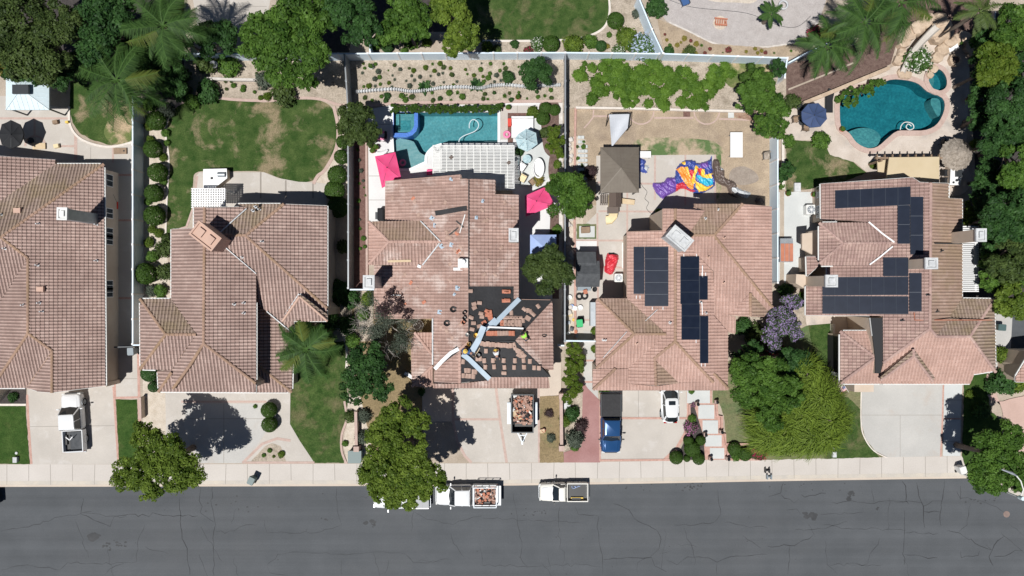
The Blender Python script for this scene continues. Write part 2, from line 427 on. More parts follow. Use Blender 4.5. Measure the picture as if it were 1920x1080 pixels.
def crackline(pts,w,seg=9,jit=1.6):
 P=[]
 for a,b in zip(pts[:-1],pts[1:]):
  n=max(1,int(math.dist(a,b)/seg))
  for i in range(n):
   t=i/n;P.append((a[0]+(b[0]-a[0])*t+rnd.gauss(0,jit)*(i>0),a[1]+(b[1]-a[1])*t+rnd.gauss(0,jit)*(i>0)))
 P.append(pts[-1]);prev=None
 for i,p in enumerate(P):
  q=P[min(i+1,len(P)-1)];o=P[max(i-1,0)]
  d=Vector((q[0]-o[0],q[1]-o[1]));d=d.normalized() if d.length else Vector((1,0))
  ww=w*rnd.uniform(.35,1.25)*(0.4 if i in (0,len(P)-1) else 1)
  a=W(p[0]-d.y*ww/2,p[1]+d.x*ww/2);b=W(p[0]+d.y*ww/2,p[1]-d.x*ww/2)
  if prev:m.add([(prev[0].x,prev[0].y,z+.004),(prev[1].x,prev[1].y,z+.004),(b.x,b.y,z+.004),(a.x,a.y,z+.004)],[(0,1,2,3)])
  prev=(a,b)
m.cur=1
for w,ln in [(1.5,[(155,935),(150,965),(185,980),(205,988),(212,970),(240,965),(370,968)]),(1.1,[(0,997),(60,985),(110,970),(170,960)]),
              (1.5,[(335,935),(338,990),(350,1040),(355,1080)]),(1.5,[(397,912),(396,950),(403,985),(398,1010),(400,1080)]),(1.2,[(374,910),(374,962),(400,980)]),
              (.9,[(403,998),(430,996),(460,985),(480,986)]),(1.0,[(0,1070),(50,1060),(110,1070),(125,1056),(180,1058),(225,1056),(255,1054)]),
              (1.0,[(196,1078),(215,1062),(235,1056)]),(.9,[(255,1054),(256,1020),(270,985)]),(.9,[(630,913),(632,960),(640,985)]),(.9,[(500,1060),(520,1040),(560,1036),(640,1040),(700,1036),(760,1040),(775,1056),(830,1052)]),
              (.8,[(495,975),(500,1000),(590,1000),(640,985)]),(.9,[(540,1080),(505,1075),(500,1062)]),(.8,[(770,1000),(775,960),(800,975),(850,985),(905,965)]),
              (.9,[(845,1000),(850,1020),(870,1045)]),(.8,[(640,1050),(640,1080)]),(.8,[(720,1078),(728,1050)]),(1.0,[(962,925),(968,960),(975,1000),(980,1055),(990,1065)]),
              (.8,[(900,1060),(990,1064),(1090,1060),(1130,1064)]),(.8,[(905,972),(1000,978),(1040,977),(1090,980)]),(1.0,[(1050,950),(1048,975),(1046,1005),(1058,1035),(1056,1058)]),
              (1.2,[(1078,950),(1085,966),(1122,968)]),(1.5,[(1150,945),(1180,957),(1190,973),(1232,995)]),(1.1,[(1232,995),(1240,1012),(1236,1030),(1220,1045)]),
              (1.2,[(1122,968),(1123,1005),(1130,1050),(1130,1080)]),(1.7,[(1132,1050),(1222,1046),(1228,1062),(1250,1073)]),(1.2,[(1156,1048),(1156,1062)]),
              (.9,[(1195,1075),(1196,1056),(1222,1046)]),(1.2,[(1345,918),(1352,965),(1340,980),(1305,985),(1265,985)]),(1.1,[(1283,990),(1296,1020),(1303,1060)]),
              (1.3,[(1250,1052),(1270,1060),(1290,1045),(1330,1047),(1345,1055),(1370,1045),(1440,1040)]),(.9,[(1360,980),(1400,988),(1440,990)]),(.9,[(1345,1055),(1345,1080)]),
              (1.3,[(1470,905),(1465,925),(1442,932)]),(1.4,[(1465,928),(1490,944),(1500,935)]),(1.3,[(1503,928),(1510,933),(1550,926)]),(1.2,[(1476,957),(1495,955),(1502,965)]),
              (1.0,[(1562,943),(1600,940),(1640,945),(1680,940)]),(1.1,[(1636,915),(1640,945)]),(1.8,[(1693,903),(1700,922),(1700,940),(1705,945)]),(1.8,[(1720,905),(1724,930),(1733,950),(1733,965),(1735,990)]),
              (1.6,[(1680,942),(1705,940),(1730,943)]),(1.6,[(1733,950),(1750,940),(1767,940)]),(1.8,[(1733,960),(1765,961)]),(1.5,[(1772,900),(1770,925),(1764,965),(1766,988)]),
              (1.1,[(1697,958),(1697,1000),(1697,1060)]),(1.0,[(1697,1000),(1760,1001)]),(1.3,[(1697,1041),(1730,1044),(1760,1047)]),(1.2,[(1777,995),(1800,1000),(1830,1020),(1860,1032)]),
              (1.8,[(1850,1022),(1862,1033),(1856,1045),(1864,1062)]),(1.6,[(1862,1033),(1872,1015),(1885,1006)]),(1.4,[(1865,1045),(1885,1044),(1905,1033),(1920,1033)]),(1.3,[(1802,1034),(1804,1047),(1836,1042),(1838,1034)]),
              (1.0,[(1822,945),(1815,985),(1800,998)]),(1.3,[(1440,1025),(1482,1024),(1500,1018),(1525,1005)]),(1.3,[(1482,1025),(1482,1050),(1478,1078)]),(.8,[(1545,985),(1600,993),(1700,996)]),
              (.9,[(1548,1015),(1552,1060),(1572,1078)]),(.9,[(1628,1060),(1640,1030),(1650,1010)]),(.8,[(1552,1060),(1600,1057),(1628,1058)]),(.8,[(1490,995),(1545,993),(1590,978)]),
              (1.2,[(1795,922),(1802,935),(1825,937)]),(1.2,[(1802,912),(1802,938)]),(1.0,[(1835,938),(1860,948),(1885,962)])]:
 crackline(ln,w*(.75 if ln[0][0]<1400 else .9))
for i in range(26):
 x=rnd.uniform(0,1900);y=rnd.uniform(930,1060);L=rnd.uniform(20,90);a=rnd.choice((0,math.pi/2))+rnd.gauss(0,.35)
 crackline([(x,y),(x+L*math.cos(a),min(1100,y+L*math.sin(a)))],.55)
m.cur=2
def blotch(cx,cy,rx,ry,n,r,zz):
 for i in range(n):
  x=cx+rnd.gauss(0,rx);y=cy+rnd.gauss(0,ry);q=r*rnd.uniform(.3,1)
  c=W(x,y);k=9
  P=[(c.x+math.cos(6.283*j/k)*q/S*rnd.uniform(.6,1.3)*1.4,c.y+math.sin(6.283*j/k)*q/S*rnd.uniform(.6,1.3)) for j in range(k)]
  m.add([(a,b,zz+i*.0002) for a,b in P],[tuple(range(k))])
blotch(180,1008,8,3,8,7,z+.006);blotch(215,1022,15,5,22,2.2,z+.006);blotch(1521,968,5,3,9,6,z+.006);blotch(1600,925,3,2,4,4,z+.006);blotch(1594,930,3,3,4,4,z+.006)
blotch(695,983,5,4,7,3.5,z+.006);blotch(1295,913,14,3,26,1.6,z+.006);blotch(1648,955,2,2,3,3,z+.006);blotch(450,948,60,9,14,1.5,z+.006)
blotch(1000,962,18,3,16,1.4,z+.006);blotch(1180,915,30,5,10,1.2,z+.006);blotch(1500,915,60,6,22,1.1,z+.006);blotch(1830,940,20,4,12,1.6,z+.006)
blotch(610,974,6,1,5,1.8,z+.006);blotch(950,1040,300,30,30,1.0,z+.006)
tag(m.build('road',['asphalt','crack','oil']),kind='structure')
m=M();sheet(m,[(-3000,1145),(4800,1145),(4800,3500),(-3000,3500)],-.02)
for a,b in [((-3000,1145),(4800,1145))]:
 a=W(*a);b=W(*b);m.add([(a.x,a.y,-.02),(b.x,b.y,-.02),(b.x,b.y,-.2),(a.x,a.y,-.2)],[(0,1,2,3)])
tag(m.build('far_verge','tan_lawn'),kind='structure')
LAY=[]
def layer(pts):
 xs=[p[0]for p in pts];ys=[p[1]for p in pts];bb=(min(xs),min(ys),max(xs),max(ys))
 k=1
 for b,l in LAY:
  if b[0]<bb[2]and bb[0]<b[2]and b[1]<bb[3]and bb[1]<b[3]:k=max(k,l+1)
 LAY.append((bb,k));return k
def gp(name,mt,pts,sm=False,holes=(),joints=(),jw=.9):
 if sm:pts=smooth_poly(pts)
 k=layer(pts);m=M()
 if 'lawn' in mt or mt in ('weedy','moss_green','dry_yard','slope_soil'):
  q=[]
  for a,c_ in zip(pts,list(pts[1:])+[pts[0]]):
   n=max(1,min(60,int(math.dist(a,c_)/5)))
   q+=[(a[0]+(c_[0]-a[0])*i/n+rnd.uniform(-.7,.7)*(i>0),a[1]+(c_[1]-a[1])*i/n+rnd.uniform(-.7,.7)*(i>0)) for i in range(n)]
  pts=q
 sheet(m,pts,.004*k,holes)
 m.cur=1
 for ln in joints:
  for a,b in zip(ln[:-1],ln[1:]):
   d=Vector((b[0]-a[0],b[1]-a[1])).normalized();nx,ny=-d.y*jw/2,d.x*jw/2
   q=[W(a[0]+nx,a[1]+ny),W(b[0]+nx,b[1]+ny),W(b[0]-nx,b[1]-ny),W(a[0]-nx,a[1]-ny)]
   m.add([(v.x,v.y,.004*k+.0015) for v in q],[(0,1,2,3)])
 return tag(m.build(name,[mt,'joint']),kind='structure')
def ribbon(name,mt,pts,w,sm=False,h=0.0,closed=False):
 if sm:pts=smooth_poly(pts,closed)
 if closed:pts=list(pts)+[pts[0]]
 n=len(pts);L=[];R=[]
 for i,p in enumerate(pts):
  a=pts[max(i-1,0)];b=pts[min(i+1,n-1)]
  if closed and i in (0,n-1):a=pts[-2];b=pts[1]
  d=Vector((b[0]-a[0],b[1]-a[1]));d=d.normalized() if d.length else Vector((1,0))
  L.append((p[0]-d.y*w/2,p[1]+d.x*w/2));R.append((p[0]+d.y*w/2,p[1]-d.x*w/2))
 k=layer([(x+a,y+a) for x,y in pts for a in (-w,w)]);z=.004*k+h
 m=M()
 for i in range(n-1):
  q=[W(*L[i]),W(*L[i+1]),W(*R[i+1]),W(*R[i])]
  m.add([(v.x,v.y,z) for v in q],[(0,1,2,3)])
  if h:
   for u,v in ((q[0],q[1]),(q[2],q[3])):m.add([(u.x,u.y,z),(v.x,v.y,z),(v.x,v.y,0),(u.x,u.y,0)],[(0,1,2,3)])
 return tag(m.build(name,mt),kind='structure')
def edgey(x):
 for a,b in zip(EDGE[:-1],EDGE[1:]):
  if a[0]<=x<=b[0]:return a[1]+(b[1]-a[1])*(x-a[0])/(b[0]-a[0])
xs=[-600,0,240,480,720,960,1200,1440,1620,1813]
top=[(x,edgey(x)-42) for x in xs]
jl=[[(x+rnd.uniform(-1,1),edgey(x)-42),(x,edgey(x)-11)]for x in range(13,1800,41)]
gp('sidewalk','sidewalk_concrete',top+[(1813,edgey(1813)-11)]+[(x,edgey(x)-11) for x in reversed(xs[:-1])],joints=jl)
gp('curb','curb_concrete',[(x,edgey(x)-11) for x in xs]+[(1835,893),(1865,903),(1900,918),(1960,930),(1960,939),(1900,927),(1865,912),(1835,900),(1815,896.5)]+[(x,edgey(x)-.3) for x in reversed(xs[:-1])],
   joints=[[(x,edgey(x)-11),(x,edgey(x)-1)]for x in range(13,1800,82)],jw=.7)
ribbon('curb_lip','beige_concrete',[(x,edgey(x)-2.2) for x in xs],3.6)
gp('patio','concrete',[(-300,180),(10,180),(130,205),(130,232),(139,254),(158,267),(185,275),(215,276),(249,268),(249,652),(190,652),(150,320),(-300,320)],
   joints=[[(66,235),(66,280)],[(170,276),(170,300)]])
ribbon('brick_band','pink_band',[(0,222),(128,222)],4);ribbon('brick_band','pink_band',[(65,224),(65,254)],4);ribbon('brick_band','pink_band',[(100,274),(140,274)],4)
ribbon('brick_band','pink_band',[(66+19*math.cos(a/8*math.pi),274-19*math.sin(a/8*math.pi)) for a in range(9)],4);ribbon('brick_band','pink_band',[(142,250),(142,300)],6)
ribbon('brick_band','pink_band',[(212,272),(212,305)],4)
for y in (328,413,559):ribbon('brick_band','brick_band',[(214,y),(249,y)],4)
gp('lawn','patchy_lawn',[(133,120),(247,120),(247,263),(232,270),(205,272),(172,262),(150,250),(136,230),(131,205)])
gp('lawn','moss_green',[(190,190),(240,195),(246,262),(215,270),(195,250),(205,215)],True)
ribbon('lawn_edging','white_curb',[(130,200),(131,230),(141,251),(160,265),(190,274),(215,275),(248,267)],4,True,.05)
gp('side_path','concrete',[(214,652),(259,652),(261,748),(214,748)],joints=[[(214,710),(258,710)]])
ribbon('brick_band','brick_band',[(213,640),(216,748)],4);ribbon('brick_band','brick_band',[(259,652),(262,800)],5);ribbon('brick_band','brick_band',[(214,746),(260,745)],4)
gp('driveway','concrete',[(50,700),(213,700),(221,870),(58,871)],joints=[[(135,728),(137,840)],[(56,800),(215,798)]])
ribbon('brick_band','brick_band',[(51,740),(54,800),(59,870)],4.5);ribbon('brick_band','brick_band',[(213,725),(222,869)],4)
gp('lawn','rich_lawn',[(-300,761),(48,761),(56,870),(-300,871)]);gp('planting_bed','dark_soil_and_shade',[(-300,700),(50,700),(49,757),(-300,757)])
ribbon('brick_band','white_curb',[(-100,759),(49,759)],4)
gp('lawn','rich_lawn',[(217,749),(257,749),(262,868),(224,868)])
gp('planting_bed','pale_gravel',[(268,185),(350,185),(320,212),(312,250),(316,300),(313,380),(313,470),(321,560),(268,560)])
gp('gravel_bed','pale_gravel',[(268,690),(312,690),(312,869),(268,869)])
gp('slope','slope_soil',[(320,112),(652,112),(652,200),(600,186),(520,188),(470,190),(400,184),(350,188),(330,195)])
L2=[(345,194),(400,187),(440,188),(500,192),(555,187),(600,189),(624,205),(632,240),(628,280),(611,312),(592,336),(560,342),(525,334),(490,322),(440,321),(372,322),(362,345),(360,390),(348,425),(314,442),(313,380),(317,300),(313,250),(322,212)]
gp('lawn','patchy_lawn',L2,True)
ribbon('lawn_edging','pink_band',[(322,206),(345,191),(400,184),(440,187),(500,189),(555,184),(600,186),(632,196),(655,198)],5,True,.05)
ribbon('lawn_edging','white_curb',[(322,206),(312,235),(312,262),(317,300),(313,380),(311,440)],3,True,.05)
ribbon('lawn_edging','pink_band',[(626,200),(634,240),(630,280),(610,318),(596,330),(588,345)],6,True,.05)
gp('patio','concrete',[(440,323),(495,323),(522,334),(560,341),(590,342),(622,346),(640,400),(560,400),(400,440),(366,430),(368,330),(374,323)],joints=[[(489,323),(489,372)],[(536,338),(536,372)],[(587,343),(587,372)]],jw=3)
ribbon('brick_band','pink_band',[(370,330),(362,390),(350,425),(336,430)],4)
gp('planting_bed','pale_gravel',[(634,200),(652,200),(652,360),(622,346),(592,342),(612,318),(631,282),(637,240)])
gp('planting_bed','soil',[(612,345),(652,350),(652,700),(560,700),(560,620),(612,600)])
gp('lawn','lawn',[(545,640),(648,640),(651,740),(651,780),(643,806),(639,835),(645,868),(589,868),(560,826),(543,795),(545,735)])
ribbon('lawn_edging','white_curb',[(630,605),(645,630),(651,660),(650,690)],4.5,True,.06)
ribbon('lawn_edging','pink_band',[(646,752),(650,785),(641,815),(641,845),(650,869)],4,True,.05)
gp('driveway','concrete',[(310,700),(545,700),(544,795),(562,826),(590,868),(312,869)])
gp('driveway','grey_concrete',[(395,757),(478,757),(500,760),(500,808),(480,838),(455,868),(375,868),(345,800),(350,760)],joints=[[(420,757),(420,868)],[(346,785),(500,785)]])
gp('planting_bed','slope_soil',[(471,865),(498,836),(510,831),(526,836),(537,865)])
ribbon('brick_band','pink_band',[(455,868),(492,832),(520,822),(545,826)],5);ribbon('brick_band','pink_band',[(340,753),(500,753)],4);ribbon('brick_band','pink_band',[(460,867),(590,867)],4)
gp('planting_bed','pale_gravel',[(652,745),(706,745),(706,868),(652,868),(643,830),(652,790)])
gp('slope','slope_soil',[(655,112),(1057,112),(1057,192),(700,196),(672,210),(655,230)])
gp('planting_bed','red_mulch',[(664,250),(690,250),(692,545),(664,545)])
gp('pool_deck','white_deck',[(690,205),(735,197),(936,196),(950,193),(1053,193),(1053,640),(972,640),(960,340),(740,360),(728,440),(692,440)],holes=[POOL1],
   joints=[[(692,233),(733,233)],[(692,265),(733,265)],[(692,330),(715,330)],[(692,375),(723,375)]])
ribbon('brick_band','pink_band',[(678,205),(690,198),(760,193),(1053,190)],5,h=.1);ribbon('brick_band','pink_band',[(687,268),(688,540)],4)
gp('patio','concrete',[(937,198),(1008,198),(1008,212),(952,212),(952,262),(937,262)],joints=[[(970,198),(970,212)]])
gp('patio_mat','red_mulch',[(952,212),(1003,212),(1003,222),(962,222),(962,268),(952,268)])
gp('patio','pale_concrete',[(975,225),(1006,225),(1030,270),(1032,330),(1010,352),(972,350)])
gp('planting_bed','mulch',smooth_poly([(1012,195),(1048,195),(1048,290),(1022,285),(1015,240)]))
gp('planting_bed','mulch',[(1032,290),(1043,290),(1050,310),(1050,345),(1034,345),(1028,320)],True)
gp('planting_bed','mulch',[(1032,395),(1053,395),(1053,640),(1040,640),(1030,450)])
gp('pale_path','stone',[(1048,193),(1055,193),(1055,650),(1048,650)])
gp('dry_lawn','tan_lawn',[(700,560),(812,560),(812,735),(795,735),(790,868),(704,868),(680,760),(665,700),(660,560)])
gp('planting_bed','soil',[(664,548),(700,548),(700,640),(664,640)])
gp('walkway','beige_concrete',[(792,690),(850,690),(850,800),(846,790),(792,790)])
gp('driveway','concrete',[(848,700),(1011,700),(1011,867),(884,867),(866,850),(854,825),(849,795)],joints=[[(848,786),(935,786)]])
ribbon('brick_band','pink_band',[(849,728),(850,790),(858,828),(872,855),(884,867)],5);ribbon('brick_band','pink_band',[(930,728),(938,790),(950,867)],5);ribbon('brick_band','pink_band',[(849,786),(936,786)],4);ribbon('brick_band','pink_band',[(1010,728),(1011,867)],4)
gp('dry_lawn','tan_lawn',[(1012,742),(1052,742),(1057,867),(1012,867)])
gp('walkway','beige_concrete',[(1030,560),(1052,560),(1052,740),(1012,743),(1012,720)])
gp('planting_bed','slope_soil',[(1057,640),(1094,640),(1094,850),(1057,850)])
gp('slope','slope_soil',[(1062,112),(1475,115),(1475,200),(1380,215),(1062,203)])
gp('dry_grass','moss_green',[(1360,120),(1440,120),(1440,150),(1400,165),(1365,160)],True)
gp('dry_yard','dry_yard',[(1062,203),(1450,208),(1450,385),(1062,385)])
gp('weed_patch','weedy',[(1195,262),(1250,258),(1320,262),(1345,270),(1348,290),(1200,290)],True)
gp('weed_patch','weedy',[(1330,275),(1345,270),(1352,292),(1350,380),(1340,380)],True)
gp('bare_patch','bare_soil',[(1372,318),(1395,312),(1418,325),(1420,340),(1390,347),(1368,338)],True)
gp('planting_bed','pale_gravel',[(1063,260),(1080,255),(1098,262),(1100,360),(1063,650)])
ribbon('brick_band','brick_band',[(1079,203),(1078,260),(1077,420),(1079,640)],4,h=.15)
gp('patio','concrete',[(1118,292),(1342,290),(1342,392),(1242,400),(1242,640),(1060,640),(1060,560),(1078,440),(1118,400)])
for a,b in (((1228,292),(1228,375)),((1285,290),(1285,385)),((1341,290),(1341,380)),((1120,342),(1235,345)),((1122,396),(1242,397)),((1176,345),(1176,440)),((1080,451),(1176,451)),((1120,400),(1121,560)),((1121,501),(1176,502)),((1121,560),(1122,640)),((1082,600),(1120,600))):
 ribbon('brick_band','pink_band',[a,b],3.4)
gp('planting_bed','pale_gravel',[(1060,556),(1080,556),(1080,640),(1060,640)])
gp('pale_slab','white_deck',[(1080,452),(1119,452),(1119,470),(1080,470)]);gp('pale_slab','white_deck',[(1166,455),(1176,455),(1176,503),(1166,503)])
gp('raised_bed','olive_lawn',[(1081,420),(1118,420),(1118,448),(1081,448)]);gp('pale_slab','pale_concrete',[(1086,424),(1115,424),(1115,445),(1086,445)])
ribbon('yard_wall_cap','white_curb',[(1079,203),(1200,205),(1300,208),(1400,210)],4,h=.3)
for cx in (1202,1325):ribbon('brick_arc','pink_band',[(cx+24*math.cos(a/9*math.pi),209+24*math.sin(a/9*math.pi)) for a in range(10)],2.6)
ribbon('brick_arc','pink_band',[(1113,206),(1112,220),(1103,232),(1095,240)],2.5)
ribbon('brick_band','pink_band',[(1112,218),(1178,218)],3.4);ribbon('brick_band','pink_band',[(1226,221),(1300,221)],3.4);ribbon('brick_band','pink_band',[(1348,223),(1412,225)],3.4)
gp('bark_patch','red_mulch',[(1281,209),(1294,209),(1294,219),(1281,219)]);gp('pale_slab','pale_concrete',[(1365,210),(1376,210),(1376,221),(1365,221)])
gp('bark_patch','bark_litter',smooth_poly([(1378,211),(1400,212),(1411,222),(1425,240),(1440,250),(1448,262),(1430,250),(1410,228),(1380,220)]))
gp('walkway','grey_concrete',[(1094,620),(1113,620),(1122,752),(1094,728)]);ribbon('brick_band','brick_band',[(1094,676),(1113,676)],3.4);ribbon('brick_band','brick_band',[(1094,716),(1120,716)],3.4)
gp('driveway','red_concrete',[(1093,715),(1102,728),(1124,750),(1125,867),(1057,867),(1057,848),(1090,838)])
gp('driveway','concrete',[(1125,700),(1290,700),(1290,775),(1284,810),(1268,838),(1246,860),(1125,864)],joints=[[(1197,730),(1197,783)]])
ribbon('brick_band','brick_band',[(1290,734),(1291,775),(1285,812),(1269,840),(1246,862)],6);ribbon('brick_band','brick_band',[(1125,784),(1289,784)],4);ribbon('brick_band','brick_band',[(1125,863),(1256,862)],4);ribbon('brick_band','brick_band',[(1125,752),(1125,864)],3)
gp('step_surround','brick_band',[(1296,731),(1335,731),(1335,757),(1346,757),(1346,780),(1355,780),(1355,814),(1362,814),(1362,862),(1322,862),(1318,842),(1316,838),(1316,815),(1306,812),(1306,788),(1298,786),(1298,756)])
gp('planting_bed','dark_soil_and_shade',[(1293,760),(1301,760),(1318,815),(1322,862),(1256,862),(1276,842),(1290,812)])
for i,q in enumerate([(1288,731,1331,756),(1309,759,1339,785),(1317,788,1346,813),(1322,816,1353,837),(1331,840,1358,860)]):
 gp('step_slab','pale_concrete',[(q[0],q[1]),(q[2],q[1]),(q[2],q[3]),(q[0],q[3])])
ribbon('brick_band','brick_band',[(1299,758),(1292,758),(1293,800)],3,h=.15);ribbon('brick_band','brick_band',[(1342,757),(1344,779),(1352,780),(1353,812),(1358,813),(1360,832),(1414,832)],4,h=.2)
ribbon('brick_band','brick_band',[(1362,861),(1425,861)],4,h=.1);ribbon('brick_band','brick_band',[(1364,834),(1364,858)],4,h=.2)
gp('lawn','olive_lawn',[(1336,700),(1470,600),(1562,600),(1562,730),(1616,735),(1614,800),(1626,830),(1655,857),(1430,862),(1412,830),(1362,830),(1357,780),(1348,756),(1336,755)])
gp('lawn','lawn',[(1515,608),(1560,606),(1560,740),(1590,745),(1615,770),(1612,800),(1624,830),(1648,857),(1545,860),(1530,700)])
gp('planting_bed','dark_soil_and_shade',[(1366,835),(1430,835),(1435,860),(1366,860)])
gp('planting_bed','slope_soil',[(1366,590),(1515,560),(1515,610),(1440,640),(1366,640)])
gp('driveway','grey_concrete',[(1615,690),(1768,690),(1764,855),(1664,857),(1640,845),(1622,822),(1615,795)],joints=[[(1615,778),(1765,778)],[(1687,778),(1687,856)]],jw=.7)
gp('driveway','pale_concrete',[(1771,690),(1806,690),(1801,790),(1801,855),(1768,855)],joints=[[(1769,828),(1801,828)],[(1770,750),(1805,750)]],jw=.7)
ribbon('brick_band','brick_band',[(1768,720),(1766,790),(1763,856)],3);ribbon('brick_band','brick_band',[(1769,785),(1802,785)],2.5);ribbon('lawn_edging','white_curb',[(1614,735),(1614,795),(1621,822),(1638,845),(1663,858)],2,True)
gp('lawn','rich_lawn',[(1808,690),(1850,690),(1855,770),(1880,790),(1880,900),(1850,900),(1815,890),(1803,856)])
gp('pink_path','pink_concrete',smooth_poly([(1850,700),(1848,730),(1856,750),(1880,752),(1905,745),(1960,750),(1960,870),(1882,870),(1880,790),(1875,760)],True,2))
gp('side_yard','grey_concrete',[(1866,560),(1898,560),(1898,700),(1866,700)]);gp('side_yard','asphalt',[(1899,560),(1990,560),(1990,720),(1890,720)])
gp('planting_bed','dark_soil_and_shade',[(1812,20),(1990,20),(1990,560),(1800,560),(1806,400),(1830,350)])  # dark ground colour paints the shadow under the right-edge trees
gp('planting_bed','dark_soil_and_shade',[(-60,-40),(345,-40),(345,190),(250,178),(130,150),(125,140),(-60,135)])
gp('planting_bed','dark_soil_and_shade',[(520,-40),(880,-40),(880,62),(660,62),(655,98),(520,98)])
gp('walkway','stamped_concrete',[(1509,590),(1560,590),(1560,606),(1512,610)])
gp('courtyard','beige_concrete',[(1560,590),(1640,590),(1640,720),(1575,720),(1560,680)])
ribbon('courtyard_wall','white_curb',[(1558,607),(1557,650),(1560,705)],4,h=.6)
gp('walkway','grey_concrete',[(1576,700),(1616,700),(1616,730),(1576,730)])
gp('mulch_slope','mulch',[(1474,118),(1530,112),(1600,85),(1650,20),(1700,-20),(1860,-20),(1850,30),(1825,70),(1790,70),(1745,30),(1690,50),(1670,120),(1600,155),(1510,200),(1474,205)])
ribbon('mulch_path','soil',[(1478,168),(1560,135),(1600,118)],3)
gp('pool_deck','stamped_concrete',smooth_poly([(1470,212),(1510,195),(1600,152),(1675,125),(1680,95),(1690,60),(1720,38),(1765,45),(1782,72),(1812,66),(1818,105),(1815,200),(1812,300),(1822,340),(1800,366),(1760,360),(1700,330),(1650,330),(1622,320),(1600,303),(1575,302),(1552,288),(1546,275),(1530,262),(1490,262),(1470,240)],True,3),holes=[POOL2,SPA2])
gp('lawn','patchy_lawn',[(1474,262),(1546,266),(1556,290),(1600,304),(1625,324),(1570,345),(1474,362)])
gp('side_yard','pale_concrete',[(1460,360),(1525,360),(1545,345),(1545,560),(1500,530),(1460,545)])
gp('side_yard_bed','soil',[(1462,358),(1470,358),(1470,560),(1462,560)])
gp('patio','concrete',[(345,-100),(520,-100),(500,50),(372,60)],joints=[[(430,-50),(430,40)],[(372,12),(500,12)]])
gp('lawn','lawn',smooth_poly([(880,-80),(1150,-80),(1143,20),(1132,50),(1100,68),(1060,74),(925,76),(890,80)]))
ribbon('lawn_edging','white_curb',[(905,77),(1000,77),(1060,75),(1100,69),(1132,52),(1143,22),(1140,-20)],4,True,.05)
gp('slope','slope_soil',[(1145,-60),(1200,-60),(1236,98),(880,98),(900,79),(1060,77),(1105,70),(1135,52),(1146,20)])
gp('slope','soil',[(660,60),(880,60),(880,98),(660,98)])
gp('gravel_yard','grey_gravel',smooth_poly([(1240,-60),(1530,-60),(1532,50),(1505,75),(1440,86),(1380,86),(1335,78),(1290,56),(1242,30)]))
gp('gravel_yard','pale_gravel',[(1310,-60),(1430,-60),(1420,0),(1380,5),(1320,-4)],True)
ribbon('lawn_edging','stone',[(1255,42),(1290,58),(1335,80),(1380,88),(1440,88),(1505,77)],3,True)
gp('slope','dry_yard',[(1232,35),(1290,60),(1335,82),(1440,90),(1505,80),(1532,92),(1500,106),(1245,100)])
gp('fire_pad','pale_gravel',[(1350+13*math.cos(a/16*6.283),43+13*math.sin(a/16*6.283)) for a in range(16)])
# ---------------------------------------------------------------- pools
def watermat(name,tint,rough=.03):
 m,nt,b=newmat(name)
 P=nd(nt,"ShaderNodeNewGeometry").outputs['Position']
 _,raw=noise(nt,P,3.2,3)
 f,_=noise(nt,P,5.5,4,.65,.42,.62)
 tc=mixc(nt,f,tint,tuple(min(1,x*1.3) for x in tint))  # brighter flecks in the tint paint caustic sparkle into the water colour
 bp=nd(nt,"ShaderNodeBump");bp.inputs['Strength'].default_value=.25;bp.inputs['Distance'].default_value=.06
 nt.links.new(raw,bp.inputs['Height'])
 tr=nd(nt,"ShaderNodeBsdfTransparent");nt.links.new(tc,tr.inputs[0])
 gl=nd(nt,"ShaderNodeBsdfGlossy");gl.inputs['Roughness'].default_value=rough;nt.links.new(bp.outputs[0],gl.inputs['Normal'])
 fr=nd(nt,"ShaderNodeFresnel");fr.inputs[0].default_value=1.33;nt.links.new(bp.outputs[0],fr.inputs['Normal'])
 mx=nd(nt,"ShaderNodeMixShader");out=nt.nodes["Material Output"]
 nt.links.new(fr.outputs[0],mx.inputs[0]);nt.links.new(tr.outputs[0],mx.inputs[1]);nt.links.new(gl.outputs[0],mx.inputs[2]);nt.links.new(mx.outputs[0],out.inputs[0])
watermat('water_light',(.66,.88,.90));watermat('water_dark',(.45,.80,.84))
def basin(m,pts,z0,z1,mi_wall,mi_floor):
 P=[W(*p) for p in pts];n=len(P)
 m.cur=mi_wall
 for i in range(n):
  a=P[i];b=P[(i+1)%n]
  m.add([(a.x,a.y,z1),(b.x,b.y,z1),(b.x,b.y,z0),(a.x,a.y,z0)],[(0,1,2,3)])
 m.cur=mi_floor;sheet(m,pts,z0)
def watersheet(pts,z,mt,name='water',parent=None):
 m=M();sheet(m,pts,z);return m.build(name,mt,parent)
p1=thing('swimming_pool','rectangular turquoise swimming pool with a curved shallow end, behind the house being re-roofed','swimming pool',W(835,240))
m=M();basin(m,POOL1,-1.5,.05,0,0);m.build('basin','pool_light',p1)
m=M()
sh=smooth_poly([(738,262),(770,262),(778,270),(786,284),(799,292),(797,302),(768,316),(741,316)],True,3)
m.prism([W(*p)[:2]for p in sh if True],-1.49,-.45)
m.box(*sorted((W(908,0).x,W(933.5,0).x)),*sorted((W(0,269).y,W(0,263).y)),-1.49,-.5)
m.build('shelf','pool_bench',p1)
watersheet(POOL1,-.12,'water_light',parent=p1)
m=M()
cp=[W(*p) for p in POOL1];cx=sum(p.x for p in cp)/len(cp);cy=sum(p.y for p in cp)/len(cp)
